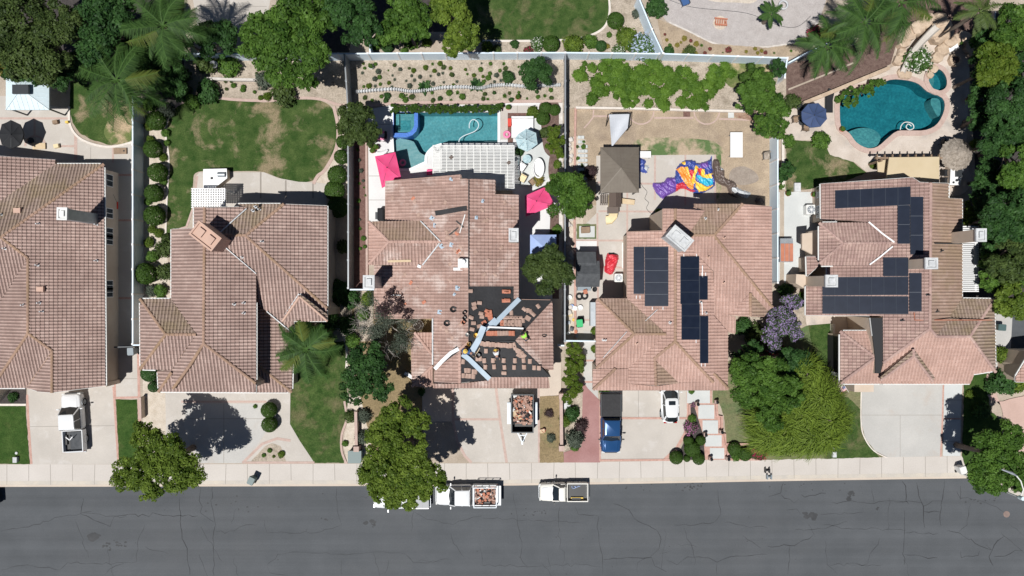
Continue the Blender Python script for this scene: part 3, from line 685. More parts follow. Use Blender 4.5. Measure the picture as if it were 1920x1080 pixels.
def offset(pts,d):
 n=len(pts);out=[];s=1 if poly_area(pts)>0 else -1
 for i in range(n):
  a=Vector(pts[i-1][:2]);b=Vector(pts[i][:2]);c=Vector(pts[(i+1)%n][:2])
  u=(b-a);v=(c-b)
  u=u.normalized() if u.length else Vector((1,0));v=v.normalized() if v.length else Vector((1,0))
  nn=Vector((u.y+v.y,-u.x-v.x));nn=nn.normalized() if nn.length>1e-5 else Vector((u.y,-u.x))
  k=1/max(.5,nn.dot(Vector((u.y,-u.x))))
  out.append((b.x+nn.x*d*s*k,b.y+nn.y*d*s*k))
 return out
def band(m,inner,outer,z0,z1):
 n=len(inner)
 for i in range(n):
  j=(i+1)%n;a,b,c,d=inner[i],inner[j],outer[j],outer[i]
  m.add([(a[0],a[1],z1),(b[0],b[1],z1),(c[0],c[1],z1),(d[0],d[1],z1)],[(0,1,2,3)])
  m.add([(c[0],c[1],z1),(d[0],d[1],z1),(d[0],d[1],z0),(c[0],c[1],z0)],[(0,1,2,3)])
  m.add([(a[0],a[1],z1),(b[0],b[1],z1),(b[0],b[1],z0),(a[0],a[1],z0)],[(0,1,2,3)])
A=[tuple(v[:2]) for v in cp]
band(m,A,offset(A,.27),0,.1);m.build('coping','white_paint',p1)
sp=thing('spa','square corner spa with a blue tiled rim at the end of the turquoise pool','spa',W(760,232))
ring_o=[(738,211),(784,211),(784,238),(781,247),(774,254),(764,258),(738,258)]
ring_i=[(739,211.5),(777,211.5),(777,236),(774,243),(769,248),(762,250),(739,250)]
m=M();band(m,[W(*p)[:2]for p in ring_i],[W(*p)[:2]for p in ring_o],-1.4,.18);m.build('rim','spa_tile',sp)
m=M();basin(m,ring_i,-.45,.17,0,0)
m.prism([W(*p)[:2]for p in [(742,214),(748,214),(748,244),(742,244)]],-.44,-.2)
m.build('seat','pool_bench',sp)
m=M();q=[(750,224),(768,224),(768,243),(750,243)];sheet(m,q,-.40)
m.build('footwell','pool_light',sp)
watersheet(ring_i,-.02,'water_light',parent=sp)
m=M();pts=[(893,233),(880,238),(882,228),(889,222),(896,226),(897,236),(890,246),(876,252),(865,258),(861,268)]
pts=[(880,240),(880,232),(884,225),(890,224),(896,229),(897,237),(891,245),(880,250),(870,254),(862,260),(860,268)]
m.tube([(*W(*p)[:2],-.10) for p in smooth_poly(pts,False)],.05,6)
tag(m.build('pool_hose','ice_metal',smooth=True),'pale looped cleaner hose floating in the rectangular turquoise pool','hose')
p2=thing('swimming_pool','kidney-shaped dark teal pool with tan stone edging in the far right yard','swimming pool',W(1670,215))
m=M();basin(m,POOL2,-1.5,.05,0,0);m.build('basin','pool_dark',p2)
m=M();m.prism([W(*p)[:2]for p in smooth_poly([(1592,250),(1600,243),(1620,238),(1642,242),(1655,256),(1645,275),(1626,278),(1606,268)],True,3)],-1.49,-.35)
m.prism([W(*p)[:2]for p in smooth_poly([(1752,182),(1766,185),(1769,205),(1764,217),(1756,205),(1750,192)],True,3)],-1.49,-.4)
m.build('shelf','pool_dark_bench',p2);watersheet(POOL2,-.12,'water_dark',parent=p2)
m=M();A=[tuple(W(*p)[:2]) for p in POOL2];band(m,A,offset(A,.5),0,.08);m.build('coping','pink_band',p2)
s2=thing('spa','small oval dark green spa beside the kidney-shaped pool','spa',W(1758,150))
m=M();basin(m,SPA2,-.9,.12,0,0);m.build('basin','pool_dark',s2)
m=M();m.prism([W(*p)[:2]for p in smooth_poly([(1744,140),(1752,136),(1757,150),(1750,166),(1742,155)],True,2)],-.89,-.45);m.build('seat','pool_dark_bench',s2)
watersheet(SPA2,-.02,'water_dark',parent=s2)
m=M();A=[tuple(W(*p)[:2]) for p in SPA2];band(m,A,offset(A,.45),0,.14);m.build('coping','pink_band',s2)
m=M();pts=[(1689,243),(1691,235),(1697,229),(1706,229),(1713,233),(1714,240),(1706,243),(1700,238),(1704,232),(1710,236)]
m.tube([(*W(*p)[:2],-.10) for p in smooth_poly(pts,False)],.045,6)
tag(m.build('pool_hose','offwhite',smooth=True),'white coiled hose floating in the kidney-shaped teal pool','hose')
r=thing('rock_waterfall','tan rock waterfall mound with a white slide above the kidney-shaped pool','rock feature',W(1720,80))
rk=random.Random(9)
def rock(m,px,py,r_px,h):
 c=W(px,py);R=r_px/S;n=9;ph=[rk.uniform(.75,1.15) for _ in range(n)]
 prof=[(1.0,0),(1.02,.5),(.93,.88),(.7,1.0),(.3,1.03)]
 rings=[[(c.x+math.cos(6.283*k/n)*R*q*ph[k],c.y+math.sin(6.283*k/n)*R*q*ph[(k+i)%n]*.95,h*zz*(rk.uniform(.92,1.05))) for k in range(n)]for i,(q,zz) in enumerate(prof)]
 m.rings(rings)
spots=[(1690,82,10,.9),(1698,68,11,1.1),(1712,58,12,1.5),(1730,48,13,1.7),(1748,45,13,1.8),(1760,55,12,1.6),(1768,68,11,1.3),(1775,80,10,1.0),(1752,70,13,1.2),(1740,60,14,1.5),(1786,78,10,.8),(1800,72,10,.9),(1812,78,8,.8),(1815,92,9,.7),(1820,105,7,.6),(1764,95,10,.7),(1756,110,9,.6),(1688,100,8,.6),(1682,115,8,.5),(1700,142,7,.4),(1748,130,7,.4),(1742,142,6,.4),(1690,138,8,.4)]
for i,(a,b,c,d) in enumerate(spots):
 m=M();rock(m,a,b,c*1.3,d*.8);m.build('boulder','flagstone',r,smooth=True)
m=M();sp_=smooth_poly([(1731,66),(1722,76),(1712,88),(1702,102),(1694,120),(1688,138)],False,5);N=len(sp_)
rings=[]
for i,p in enumerate(sp_):
 a=sp_[max(0,i-1)];b=sp_[min(N-1,i+1)];d=Vector((b[0]-a[0],-(b[1]-a[1]))).normalized();h=1.9*(1-i/(N-1))+.15
 wv=W(*p);sd=Vector((-d.y,d.x));w=.34-.1*i/N
 rings.append([(wv.x+sd.x*x*w,wv.y+sd.y*x*w,h+.1+z) for x,z in ((-1,.22),(-.7,.03),(0,0),(.7,.03),(1,.22),(1.1,.1),(0,-.12),(-1.1,.1))])
m.rings(rings,True,True);m.build('slide','concrete',r,smooth=True)
# ---------------------------------------------------------------- houses
DV={'E':(1,0),'W':(-1,0),'N':(0,1),'S':(0,-1)}
class Face:
 def __init__(s,d,eave,he,m,poly,mt='tile_brown',skip=False):
  s.d=DV[d];s.a=(-s.d[1],s.d[0]);s.he=he;s.m=m;s.px=poly;s.mt=mt
  t=1-he/CH
  e=(((eave-960)/S if d in 'EW' else (540-eave)/S))*t
  s.e=e*(s.d[0]+s.d[1])
  s.P=[s.hit(*p) for p in poly]
  s.uv=[s.to_uv(p) for p in s.P]
 def hit(s,px,py,off=0.0):
  dx=(px-960)/S;dy=(540-py)/S;dd=dx*s.d[0]+dy*s.d[1]
  t=(CH-s.he-off-s.e*s.m)/(CH-s.m*dd)
  return Vector((t*dx,t*dy,CH*(1-t)))
 def to_uv(s,p):return (p[0]*s.a[0]+p[1]*s.a[1],s.e-(p[0]*s.d[0]+p[1]*s.d[1]))
 def xyz(s,u,v,off=0.0):
  k=1/math.sqrt(1+s.m*s.m)
  x=s.a[0]*u+s.d[0]*(s.e-v)+s.d[0]*s.m*k*off;y=s.a[1]*u+s.d[1]*(s.e-v)+s.d[1]*s.m*k*off
  return (x,y,s.he+v*s.m+off*k)
 def normal(s):return Vector((s.d[0]*s.m,s.d[1]*s.m,1)).normalized()
def clip_half(poly,f):
 out=[];n=len(poly)
 for i in range(n):
  a=poly[i];b=poly[(i+1)%n];fa=f(a);fb=f(b)
  if fa>=0:out.append(a)
  if (fa>=0)!=(fb>=0):
   t=fa/(fa-fb);out.append(tuple(a[k]+(b[k]-a[k])*t for k in range(len(a))))
 return out
BW,CO=.30,.34
PROF=[(0,0),(.14,.062),(.52,.066),(.68,.0),(1.0,0)]
trnd=np.random.default_rng(3)
def tiles(face,quads,at_v,at_g,at_m,mi,jag=None):
 uv=face.uv;us=[p[0]for p in uv];vs=[p[1]for p in uv]
 tris=[[uv[i]for i in t]for t in tessellate_polygon([[Vector((*p,0)) for p in uv]])]
 tris=[t if (t[1][0]-t[0][0])*(t[2][1]-t[0][1])-(t[1][1]-t[0][1])*(t[2][0]-t[0][0])>0 else t[::-1]for t in tris]
 j0=math.floor(min(us)/BW)-1;j1=math.ceil(max(us)/BW)+1;k0=math.floor(min(vs)/CO)-1;k1=math.ceil(max(vs)/CO)+1
 J,K,Q=np.meshgrid(np.arange(j0,j1),np.arange(k0,k1),np.arange(4),indexing='ij')
 J=J.ravel();K=K.ravel();Q=Q.ravel()
 fr=np.array([p[0]for p in PROF]);hh=np.array([p[1]for p in PROF])
 ua=(J+fr[Q])*BW;ub=(J+fr[Q+1])*BW;va=K*CO;vb=(K+1)*CO;ha=hh[Q];hb=hh[Q+1]
 c=[inpoly(x,y,uv) for x,y in ((ua,va),(ub,va),(ub,vb),(ua,vb))]
 tot=sum(x.astype(int) for x in c)
 full=tot==4
 hsh=lambda j,k:np.modf(np.abs(np.sin(j*12.9898+k*78.233)*43758.5453))[0]
 rv=hsh(J.astype(float),K.astype(float))
 sk=(hsh(J+.5,K+.3)-.5)*.02
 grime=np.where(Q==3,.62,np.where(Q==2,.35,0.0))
 kk=1/math.sqrt(1+face.m**2)
 def emit(u,v,off):
  x=face.a[0]*u+face.d[0]*(face.e-v+face.m*kk*off);y=face.a[1]*u+face.d[1]*(face.e-v+face.m*kk*off)
  return np.stack([x,y,face.he+v*face.m+off*kk],-1)
 LIFT=.045
 f=full
 V=np.stack([emit(ua[f],va[f],ha[f]+LIFT+sk[f]),emit(ub[f],va[f],hb[f]+LIFT+sk[f]),emit(ub[f],vb[f],hb[f]+.004),emit(ua[f],vb[f],ha[f]+.004)],1)
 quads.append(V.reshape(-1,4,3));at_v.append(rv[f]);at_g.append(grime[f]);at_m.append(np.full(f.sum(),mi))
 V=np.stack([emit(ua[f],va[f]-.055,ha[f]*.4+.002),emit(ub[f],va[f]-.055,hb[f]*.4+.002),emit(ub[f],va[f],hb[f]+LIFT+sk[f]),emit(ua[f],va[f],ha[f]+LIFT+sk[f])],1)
 quads.append(V.reshape(-1,4,3));at_v.append(rv[f]);at_g.append(np.full(f.sum(),.9));at_m.append(np.full(f.sum(),mi))  # butt strip coloured dark to paint the shade inside open tile ends
 idx=np.nonzero((tot>0)&~full)[0];extra=[]
 for i in idx:
  A=(ua[i],ub[i],va[i],vb[i]);q=[(A[0],A[2]),(A[1],A[2]),(A[1],A[3]),(A[0],A[3])]
  for t in tris:
   p=q
   for e in range(3):
    a=t[e];b=t[(e+1)%3]
    p=clip_half(p,lambda w:(b[0]-a[0])*(w[1]-a[1])-(b[1]-a[1])*(w[0]-a[0]))
    if not p:break
   if len(p)<3:continue
   pts=[]
   for (u,v) in p:
    fu=(u-A[0])/(A[1]-A[0]);fv=(v-A[2])/(A[3]-A[2])
    pts.append(face.xyz(u,v,ha[i]+(hb[i]-ha[i])*fu+(LIFT+sk[i])*(1-fv)+.004*fv))
   for s_ in range(1,len(pts)-1,2):
    w=[pts[0],pts[s_],pts[s_+1],pts[min(s_+2,len(pts)-1)]]
    extra.append((w,rv[i],grime[i]))
 if extra:
  quads.append(np.array([e[0]for e in extra]));at_v.append(np.array([e[1]for e in extra]));at_g.append(np.array([e[2]for e in extra]));at_m.append(np.full(len(extra),mi))
def seg_dist(p,a,b):
 ab=(b[0]-a[0],b[1]-a[1]);l=ab[0]**2+ab[1]**2
 t=0 if l==0 else max(0,min(1,((p[0]-a[0])*ab[0]+(p[1]-a[1])*ab[1])/l))
 return math.hypot(p[0]-a[0]-t*ab[0],p[1]-a[1]-t*ab[1])
def pd(p,poly):return min(seg_dist(p,poly[i],poly[(i+1)%len(poly)]) for i in range(len(poly)))
def house(name,label,loc,faces,cap_mat='tile_cap',wall='stucco',tol=5.0,trim='offwhite',nocap=(),gutters=True):
 root=thing(name,label,'house',loc)
 mats=sorted({f.mt for f in faces if f.mt.startswith('tile')})
 Qs,av,ag,am=[],[],[],[]
 for f in faces:
  if f.mt.startswith('tile'):tiles(f,Qs,av,ag,am,mats.index(f.mt))
 V=np.concatenate(Qs).reshape(-1,3)
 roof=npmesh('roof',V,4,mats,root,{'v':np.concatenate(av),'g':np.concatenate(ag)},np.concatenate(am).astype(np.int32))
 m=M();mm=['eave_board','felt','flat_black']
 for f in faces:
  tri=tessellate_polygon([[Vector((*p,0)) for p in f.uv]])
  m.cur={'felt':1,'flat_black':2}.get(f.mt,0)
  top=.0 if m.cur==0 else .012
  for t in tri:
   a,b,c=(f.P[i]for i in t)
   cr=(b.x-a.x)*(c.y-a.y)-(b.y-a.y)*(c.x-a.x)
   if cr<0:b,c=c,b
   m.add([(p.x,p.y,p.z+top) for p in (a,b,c)],[(0,1,2)])
   m.add([(p.x,p.y,p.z-.12) for p in (a,c,b)],[(0,1,2)])
  n=len(f.P)
  for i in range(n):
   a=f.P[i];b=f.P[(i+1)%n]
   m.add([(a.x,a.y,a.z-.12),(b.x,b.y,b.z-.12),(b.x,b.y,b.z+top),(a.x,a.y,a.z+top)],[(0,1,2,3)])
 m.build('roof_deck',mm,root)
 m=M()
 for f in faces:
  poly=[(p.x,p.y) for p in f.P]
  poly=clip_half(poly,lambda w:(f.e-.5)-(w[0]*f.d[0]+w[1]*f.d[1]))
  if len(poly)<3:continue
  zt=[f.he+(f.e-(x*f.d[0]+y*f.d[1]))*f.m-.14 for x,y in poly];n=len(poly)
  if poly_area(poly)<0:poly=poly[::-1];zt=zt[::-1]
  vs=[(x,y,0) for x,y in poly]+[(x,y,z) for (x,y),z in zip(poly,zt)]
  m.add(vs,[(k,(k+1)%n,n+(k+1)%n,n+k) for k in range(n)])
  for t in tessellate_polygon([[Vector((x,y,0)) for x,y in poly]]):m.add([vs[n+i]for i in t],[(0,1,2)])
 m.build('wall',wall,root)
 done=[];crn=random.Random(11)
 vals,gvals=[],[]
 for i,f in enumerate(faces):
  n=len(f.px);ccw=poly_area([(x,-y) for x,y in f.px])>0
  for e in range(n):
   a=f.px[e];b=f.px[(e+1)%n];L=math.dist(a,b)
   if L<5:continue
   K=max(4,int(L/3));samples=[(a[0]+(b[0]-a[0])*t/K,a[1]+(b[1]-a[1])*t/K) for t in range(K+1)]
   nin=Vector((-(-(b[1]-a[1])),(b[0]-a[0])))
   dx,dy=b[0]-a[0],-(b[1]-a[1])
   nin=Vector((-dy,dx)).normalized() if ccw else Vector((dy,-dx)).normalized()
   shared=[False]*(K+1)
   for j,g in enumerate(faces):
    if j==i:continue
    near=[pd(s_,g.px)<tol or bool(inpoly(np.array(s_[0]),np.array(s_[1]),g.px)) for s_ in samples]
    zz=[abs(f.hit(*s_).z-g.hit(*s_).z)<.9 for s_ in samples]
    for k in range(K+1):shared[k]|=near[k]and zz[k]
    if f.mt in ('felt','flat_black') and g.mt in ('felt','flat_black'):continue
    if f.d==g.d:continue
    if nin.dot(Vector(f.d))<.12 or (-nin).dot(Vector(g.d))<.12:continue
    ok=[k for k in range(K+1) if near[k]and zz[k]]
    if len(ok)<3:continue
    A=samples[ok[0]];B=samples[ok[-1]]
    if math.dist(A,B)<8:continue
    mid=((A[0]+B[0])/2,(A[1]+B[1])/2)
    if any(seg_dist(mid,p,q)<tol+1.5 and seg_dist(A,p,q)<tol+6 for p,q in done) or any(seg_dist(mid,p,q)<6 for p,q in nocap):continue
    done.append((A,B))
    P0=f.hit(*A);P1=f.hit(*B);z0=max(P0.z,min(g.hit(*A).z,P0.z+.3));z1=max(P1.z,min(g.hit(*B).z,P1.z+.3))
    P0.z=z0;P1.z=z1;d=P1-P0;Ln=d.length;d.normalize()
    if P1.z<P0.z:P0,P1=P1,P0;d=-d
    sd=d.cross(Vector((0,0,1))).normalized();up=sd.cross(d)
    N=max(1,round(Ln/.38));st=Ln/N;cap=M();vals=[];gvals=[]
    for k in range(N):
     q0=P0+d*(k*st-.02);q1=P0+d*((k+1)*st+.02)
     vs=[]
     for q,r,lift in ((q0,.155,.06),(q1,.125,.035)):
      for ang in (-90,-45,0,45,90):
       t=math.radians(ang);vs.append(q+sd*math.sin(t)*r+up*(math.cos(t)*r*.8+lift-.03))
     cap.add(vs,[(s_,s_+1,s_+6,s_+5) for s_ in range(4)]+[(4,3,2,1,0)])
     rr=crn.random();vals+=[rr]*5;gvals+=[0.0]*4+[.9]  # cap end face darkened the same way, painted gap shade
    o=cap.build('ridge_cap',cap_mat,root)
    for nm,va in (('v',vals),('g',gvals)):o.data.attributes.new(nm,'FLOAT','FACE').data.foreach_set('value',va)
   k=0
   while k<K:
    if not (shared[k]and shared[k+1]):
     k2=k
     while k2<K and not (shared[k2]and shared[k2+1]):k2+=1
     A=f.hit(*samples[k]);B=f.hit(*samples[k2])
     if (B-A).length>.3:
      o_=Vector((-nin.x,-nin.y,0))*.03
      M().beam(A+o_+Vector((0,0,-.09)),B+o_+Vector((0,0,-.09)),.03,.17).build('fascia',trim,root)
      is_eave=abs(nin.dot(Vector(f.d)))>.8 and nin.dot(Vector(f.d))<0
      if is_eave and gutters and (B-A).length>.6:o2=Vector((-nin.x,-nin.y,0))*.085;M().beam(A+o2+Vector((0,0,-.05)),B+o2+Vector((0,0,-.05)),.07,.1).build('gutter',trim,root)
     k=k2
    else:k+=1
 return root
F=Face
TB,TM='tile_brown','tile_brown_moss'
H1=[F('E',198,2.96,0.302,[(195,308),(198,723),(98,736),(98,657),(53,625),(53,484),(2,445)],TB),
      F('N',308,2.98,0.337,[(104,308),(195,308),(2,445),(-60,440),(0,377)],TM),
      F('E',104,2.97,0.297,[(-120,285),(0,293),(104,300),(104,309),(0,378),(-120,430)],TB),
      F('W',-60,2.13,0.347,[(53,484),(53,625),(0,705),(-60,795),(-60,600),(3,563)],TB),
      F('S',745,0.8,0.299,[(2,447),(53,484),(3,562),(-60,640),(-60,447)],TB),
      F('S',728,3.15,0.307,[(53,625),(98,658),(50,727),(-60,727),(0,705)],TB),
      F('W',50,3.17,0.341,[(98,658),(98,736),(72,734),(50,727)],TB)]
h1=house('tile_roof_house','brown tiled house at the left edge, beside the driveway with the white pickup',W(120,520),H1)
H2=[F('E',480,5.95,0.291,[(384,389),(463,388),(409,437),(413,455),(480,513),(480,718),(382,644)],TB),
      F('W',322,6.15,0.293,[(322,430),(364,428),(364,389),(384,389),(382,644),(357,684),(325,728),(322,694),(368,627),(322,561)],TB),
      F('N',383,6.04,0.304,[(446,383),(532,383),(462,441),(411,441),(409,437),(463,390)],TM),
      F('E',613,4.95,0.298,[(532,383),(613,386),(613,577),(462,443)],TB),
      F('S',601,4.61,0.299,[(411,441),(462,441),(613,578),(613,601),(551,601),(551,626),(500,584),(478,560),(480,513),(413,455)],TB),
      F('E',547,3.4,0.3,[(478,562),(500,584),(551,626),(547,735),(478,680)],TB),
      F('N',561,6.14,0.266,[(264,561),(322,561),(368,627),(311,627)],TM),
      F('W',263,6.17,0.298,[(263,562),(311,627),(264,692)],TB),
      F('S',692,6.25,0.228,[(311,627),(368,627),(322,694),(264,692)],TB),
      F('S',735,5.8,0.291,[(382,644),(480,718),(480,735),(298,734),(322,698),(327,728),(357,684)],TB),
      F('S',735,3.4,0.33,[(478,680),(547,735),(478,735)],TB),
      F('W',296,5.77,0.321,[(296,695),(323,694),(298,734)],TB)]
h2=house('tile_roof_house','brown tiled house second from left, between the large lawn and two ball topiaries',W(440,560),H2)
TS,TSM,TW='tile_salmon','tile_salmon_moss','tile_worn'
H3=[F('W',702,4.0,0.27,[(723,340),(864,328),(864,336),(879,336),(879,640),(862,655),(857,648),(814,687),(812,597),(702,597),(702,497),(788,497),(826,453),(788,414),(723,414)],TW),
      F('W',702,4.0,0.27,[(857,648),(863,657),(815,693),(814,687)],'felt'),
      F('E',972,5.28,0.27,[(879,336),(928,338),(928,365),(972,366),(972,560),(963,560),(963,537),(879,537)],TW),
      F('E',972,5.28,0.27,[(879,537),(963,537),(963,560),(974,561),(889,640),(879,650)],'felt'),
      F('N',563,5.31,0.295,[(974,562),(1035,563),(966,638),(890,640)],'felt'),
      F('E',1037,5.42,0.28,[(1035,564),(1037,693),(1021,692),(990,666),(966,638)],TW),
      F('E',1037,5.42,0.28,[(966,639),(990,666),(1021,692),(1033,706)],'felt'),
      F('S',727,5.6,0.19,[(879,640),(966,639),(1033,707),(915,707),(915,713),(866,655)],'felt'),
      F('S',727,5.6,0.19,[(915,707),(1028,707),(1030,727),(813,727),(813,719),(862,719),(915,713)],TW),
      F('W',815,5.5,0.22,[(862,656),(862,718),(815,716),(815,693)],TW),
      F('E',915,5.55,0.2,[(862,656),(866,655),(915,712),(862,718)],'felt'),
      F('N',414,5.09,0.31,[(692,416),(788,414),(826,453),(729,453)],TSM),
      F('W',692,5.11,0.312,[(692,416),(729,453),(692,495)],TS),
      F('S',497,5.08,0.291,[(729,453),(826,453),(788,497),(692,496)],TW),
      F('N',624,3.05,0.313,[(778,624),(811,624),(811,666)],TS),
      F('W',771,2.96,0.34,[(771,640),(778,626),(811,666),(811,686),(773,724)],TW),
      F('S',725,2.99,0.335,[(773,724),(811,686),(811,725)],TS)]
h3=house('tile_roof_house','house being re-roofed, with black felt and loose tiles, in the middle of the row',W(870,560),H3,cap_mat='tile_salmon',trim='pink_stucco',gutters=False,
           nocap=[((879,336),(879,640)),((879,537),(963,537)),((1035,563),(966,638)),((966,638),(1033,706)),((889,640),(966,638)),((857,648),(815,690)),((866,655),(915,712))])
H4=[F('W',1176,5.34,0.235,[(1176,435),(1243,433),(1243,392),(1266,392),(1266,640),(1228,671),(1230,723),(1178,719),(1178,689),(1248,626),(1176,560)],TS),
      F('E',1364,5.05,0.251,[(1266,392),(1322,395),(1290,440),(1292,461),(1338,509),(1338,592),(1364,621),(1364,728),(1338,700),(1337,716),(1266,640)],TS),
      F('N',383,5.51,0.197,[(1301,383),(1391,383),(1339,441),(1290,441),(1322,395),(1301,388)],TSM),
      F('E',1447,5.14,0.167,[(1391,383),(1446,388),(1447,576),(1339,442)],TS),
      F('S',593,5.15,0.124,[(1290,441),(1339,442),(1447,576),(1440,583),(1407,550),(1361,591),(1379,593),(1378,625),(1364,622),(1338,592),(1338,509),(1292,461)],TS),
      F('W',1361,5.04,0.23,[(1407,550),(1407,593),(1361,591)],TS),F('E',1437,5.14,0.238,[(1407,550),(1440,583),(1432,593),(1407,593)],TSM),
      F('N',560,5.33,0.275,[(1121,560),(1176,560),(1248,626),(1189,626)],TSM),
      F('W',1118,5.34,0.266,[(1118,561),(1189,626),(1118,690)],TS),
      F('S',690,5.41,0.249,[(1118,690),(1189,626),(1248,626),(1178,689),(1178,692)],TS),
      F('W',1112,5.1,0.251,[(1112,692),(1154,691),(1112,730)],TS),
      F('S',731,5.2,0.155,[(1112,731),(1154,692),(1178,691),(1178,719),(1230,724),(1272,718),(1336,716),(1338,700),(1365,731)],TS),
      F('S',731,5.11,0.266,[(1266,640),(1336,716),(1272,717),(1232,678),(1228,671)],TS),
      F('E',1272,5.25,0.242,[(1230,673),(1272,718),(1230,723)],TSM)]
h4=house('tile_roof_house','salmon tiled house with narrow dark panels, behind the driveway with the blue pickup',W(1270,560),H4,trim='pink_stucco',gutters=False)
TV='tile_mauve'
H5=[F('W',1540,3.07,0.305,[(1539,345),(1711,333),(1725,342),(1745,343),(1743,616),(1656,680),(1655,592),(1511,591),(1511,537),(1551,520),(1551,498),(1632,497),(1677,455),(1627,416),(1540,411)],TV),
      F('E',1803,4.3,0.369,[(1745,343),(1778,344),(1778,372),(1803,373),(1803,560),(1755,630),(1743,616)],TSM),
      F('N',418,4.25,0.329,[(1536,418),(1627,417),(1677,455),(1581,456)],TV),F('W',1536,4.26,0.323,[(1536,418),(1581,456),(1536,494)],TV),
      F('S',497,4.24,0.318,[(1536,494),(1581,456),(1677,456),(1632,497),(1540,498)],TV),
      F('W',1512,3.0,0.33,[(1512,481),(1536,481),(1534,499),(1513,518)],TV),
      F('N',560,4.27,0.337,[(1803,560),(1864,561),(1818,631),(1755,631)],TM),F('E',1866,4.21,0.377,[(1864,562),(1866,697),(1818,631)],TM),
      F('S',719,3.72,0.377,[(1743,616),(1755,630),(1818,631),(1864,695),(1826,701),(1818,719),(1652,719),(1651,700),(1656,680)],'tile_salmon'),
      F('W',1651,4.56,0.31,[(1713,655),(1713,668),(1651,713),(1651,706)],TM),F('E',1748,4.59,0.351,[(1713,655),(1752,708),(1748,714),(1713,668)],TM),
      F('S',716,4.54,0.334,[(1713,668),(1748,714),(1651,714)],'tile_salmon'),
      F('W',1575,3.59,0.242,[(1575,621),(1641,670),(1575,718)],TV),F('N',621,3.56,0.305,[(1575,621),(1632,621),(1641,670)],'tile_salmon'),
      F('S',719,3.7,0.25,[(1575,719),(1641,670),(1641,699),(1652,701),(1652,719)],'tile_salmon'),
      F('S',900,4.3,0.02,[(1632,596),(1655,596),(1655,680),(1650,700),(1641,700),(1641,670)],'flat_black')]
h5=house('tile_roof_house','mauve tiled house with black solar panels in an L shape, beside the kidney-shaped pool',W(1680,540),H5,cap_mat='tile_mauve')
H6=[F('W',1905,3.2,.35,[(1932,660),(2100,660),(2100,716),(1905,716),(1905,705)],'tile_salmon')]
h6=house('tile_roof_house','corner of a salmon tiled house at the right edge',W(1960,690),H6)
def pbox(m,face,px,py,wpx,dpx,h,off=0.0,rz=0.0,base=0.0):
 p=face.hit(px,py,off);m.cbox((p.x,p.y,p.z+base+h/2),wpx/S,dpx/S,h,rz)
def chimney(root,x,y,z0,z1,sx,sy,rz,mt,cap,flues=1):
 """x,y = true position of the stack in pixels at ground scale"""
 c=W(x,y);m=M();m.cbox((c.x,c.y,(z0+z1)/2),sx,sy,z1-z0,rz)
 o=m.build('chimney',mt,root)
 m=M();R=Matrix.Rotation(rz,3,'Z')
 hx,hy=sx/2+.08,sy/2+.08;w=.16
 for a,b,c_,d in ((-hx,hx,-hy,-hy+w),(-hx,hx,hy-w,hy),(-hx,-hx+w,-hy+w,hy-w),(hx-w,hx,-hy+w,hy-w)):
  q=R@Vector(((a+b)/2,(c_+d)/2,0));m.cbox((c.x+q.x,c.y+q.y,z1+.06),b-a,d-c_,.2,rz)
 m.cbox((c.x,c.y,z1+.01),sx,sy,.06,rz)
 m.build('chimney_crown',cap,o)
 m=M()
 for i in range(flues):
  q=R@Vector(((i-(flues-1)/2)*sx/2.2,0,0));m.cbox((c.x+q.x,c.y+q.y,z1+.11),sx/flues*.42,sy*.42,.16,rz);m.cbox((c.x+q.x,c.y+q.y,z1+.2),sx/flues*.54,sy*.56,.03,rz)
 m.build('flue',cap,o)
def img2ground(px,py,h):
 t=1-h/CH;return 960+(px-960)*t,540+(py-540)*t
def chim(root,px,py,z0,z1,sx,sy,rz,mt,cap,flues=1):
 gx,gy=img2ground(px,py,z1);chimney(root,gx,gy,z0,z1,sx,sy,rz,mt,cap,flues)
chim(h1,118,401,2.5,7.6,.75,.95,-.02,'grey_metal','offwhite')
chim(h2,386,443,5,9.0,2.3,1.3,math.radians(-38),'pink_stucco','pink_stucco',2)
chim(h3,692,529,0,8.0,.85,1.05,0,'car_grey','dirty_white');chim(h3,963,441,3,8.4,.7,1.05,0,'stucco','dirty_white')
chim(h4,1274,447,5,8.3,2.0,1.15,math.radians(-40),'dirty_white','dirty_white',2)
chim(h5,1558,527,0,6.5,.95,.95,0,'stucco','dirty_white');chim(h5,1745,494,4.5,7.8,.95,.85,0,'stucco','dirty_white');chim(h5,1838,441,0,8.2,.75,1.0,0,'stucco','dirty_white')
m=M();p0=H3[0].hit(869,494);m.cbox((p0.x,p0.y,p0.z+.3),.9,.8,.7);h3c=m.build('chimney','offwhite',h3)
m=M();m.cyl((p0.x+.02,p0.y+.1),.22,p0.z+.6,p0.z+.95,14);m.build('flue','offwhite',h3c)
m=M();m.cbox((p0.x-.1,p0.y-.5,p0.z-.02),1.6,.25,.05);m.build('flashing','white_paint',h3)
def vents(root,face,pts,mt='dirty_white'):
 for (x,y) in pts:
  m=M();p=face.hit(x,y);m.cyl((p.x,p.y),.06,p.z-.05,p.z+.45,8);m.cyl((p.x,p.y),.14,p.z-.02,p.z+.07,10);m.build('vent_pipe',mt,root)
def hood(root,face,x,y,mt='tile_cap'):
 m=M();p=face.hit(x,y);m.cbox((p.x,p.y,p.z+.12),.6,.45,.22);m.cbox((p.x+.32,p.y,p.z+.14),.1,.5,.26);m.build('roof_vent',mt,root)
vents(h1,H1[0],[(73,420),(182,421),(182,489),(72,497),(80,584),(75,568)]);vents(h1,H1[1],[(3,403)]);vents(h1,H1[3],[(45,572)]);vents(h1,H1[4],[(11,466)])
for x,y in ((77,542),):hood(h1,H1[0],x,y,'pink_stucco')
hood(h1,H1[1],34,395,'pink_stucco')
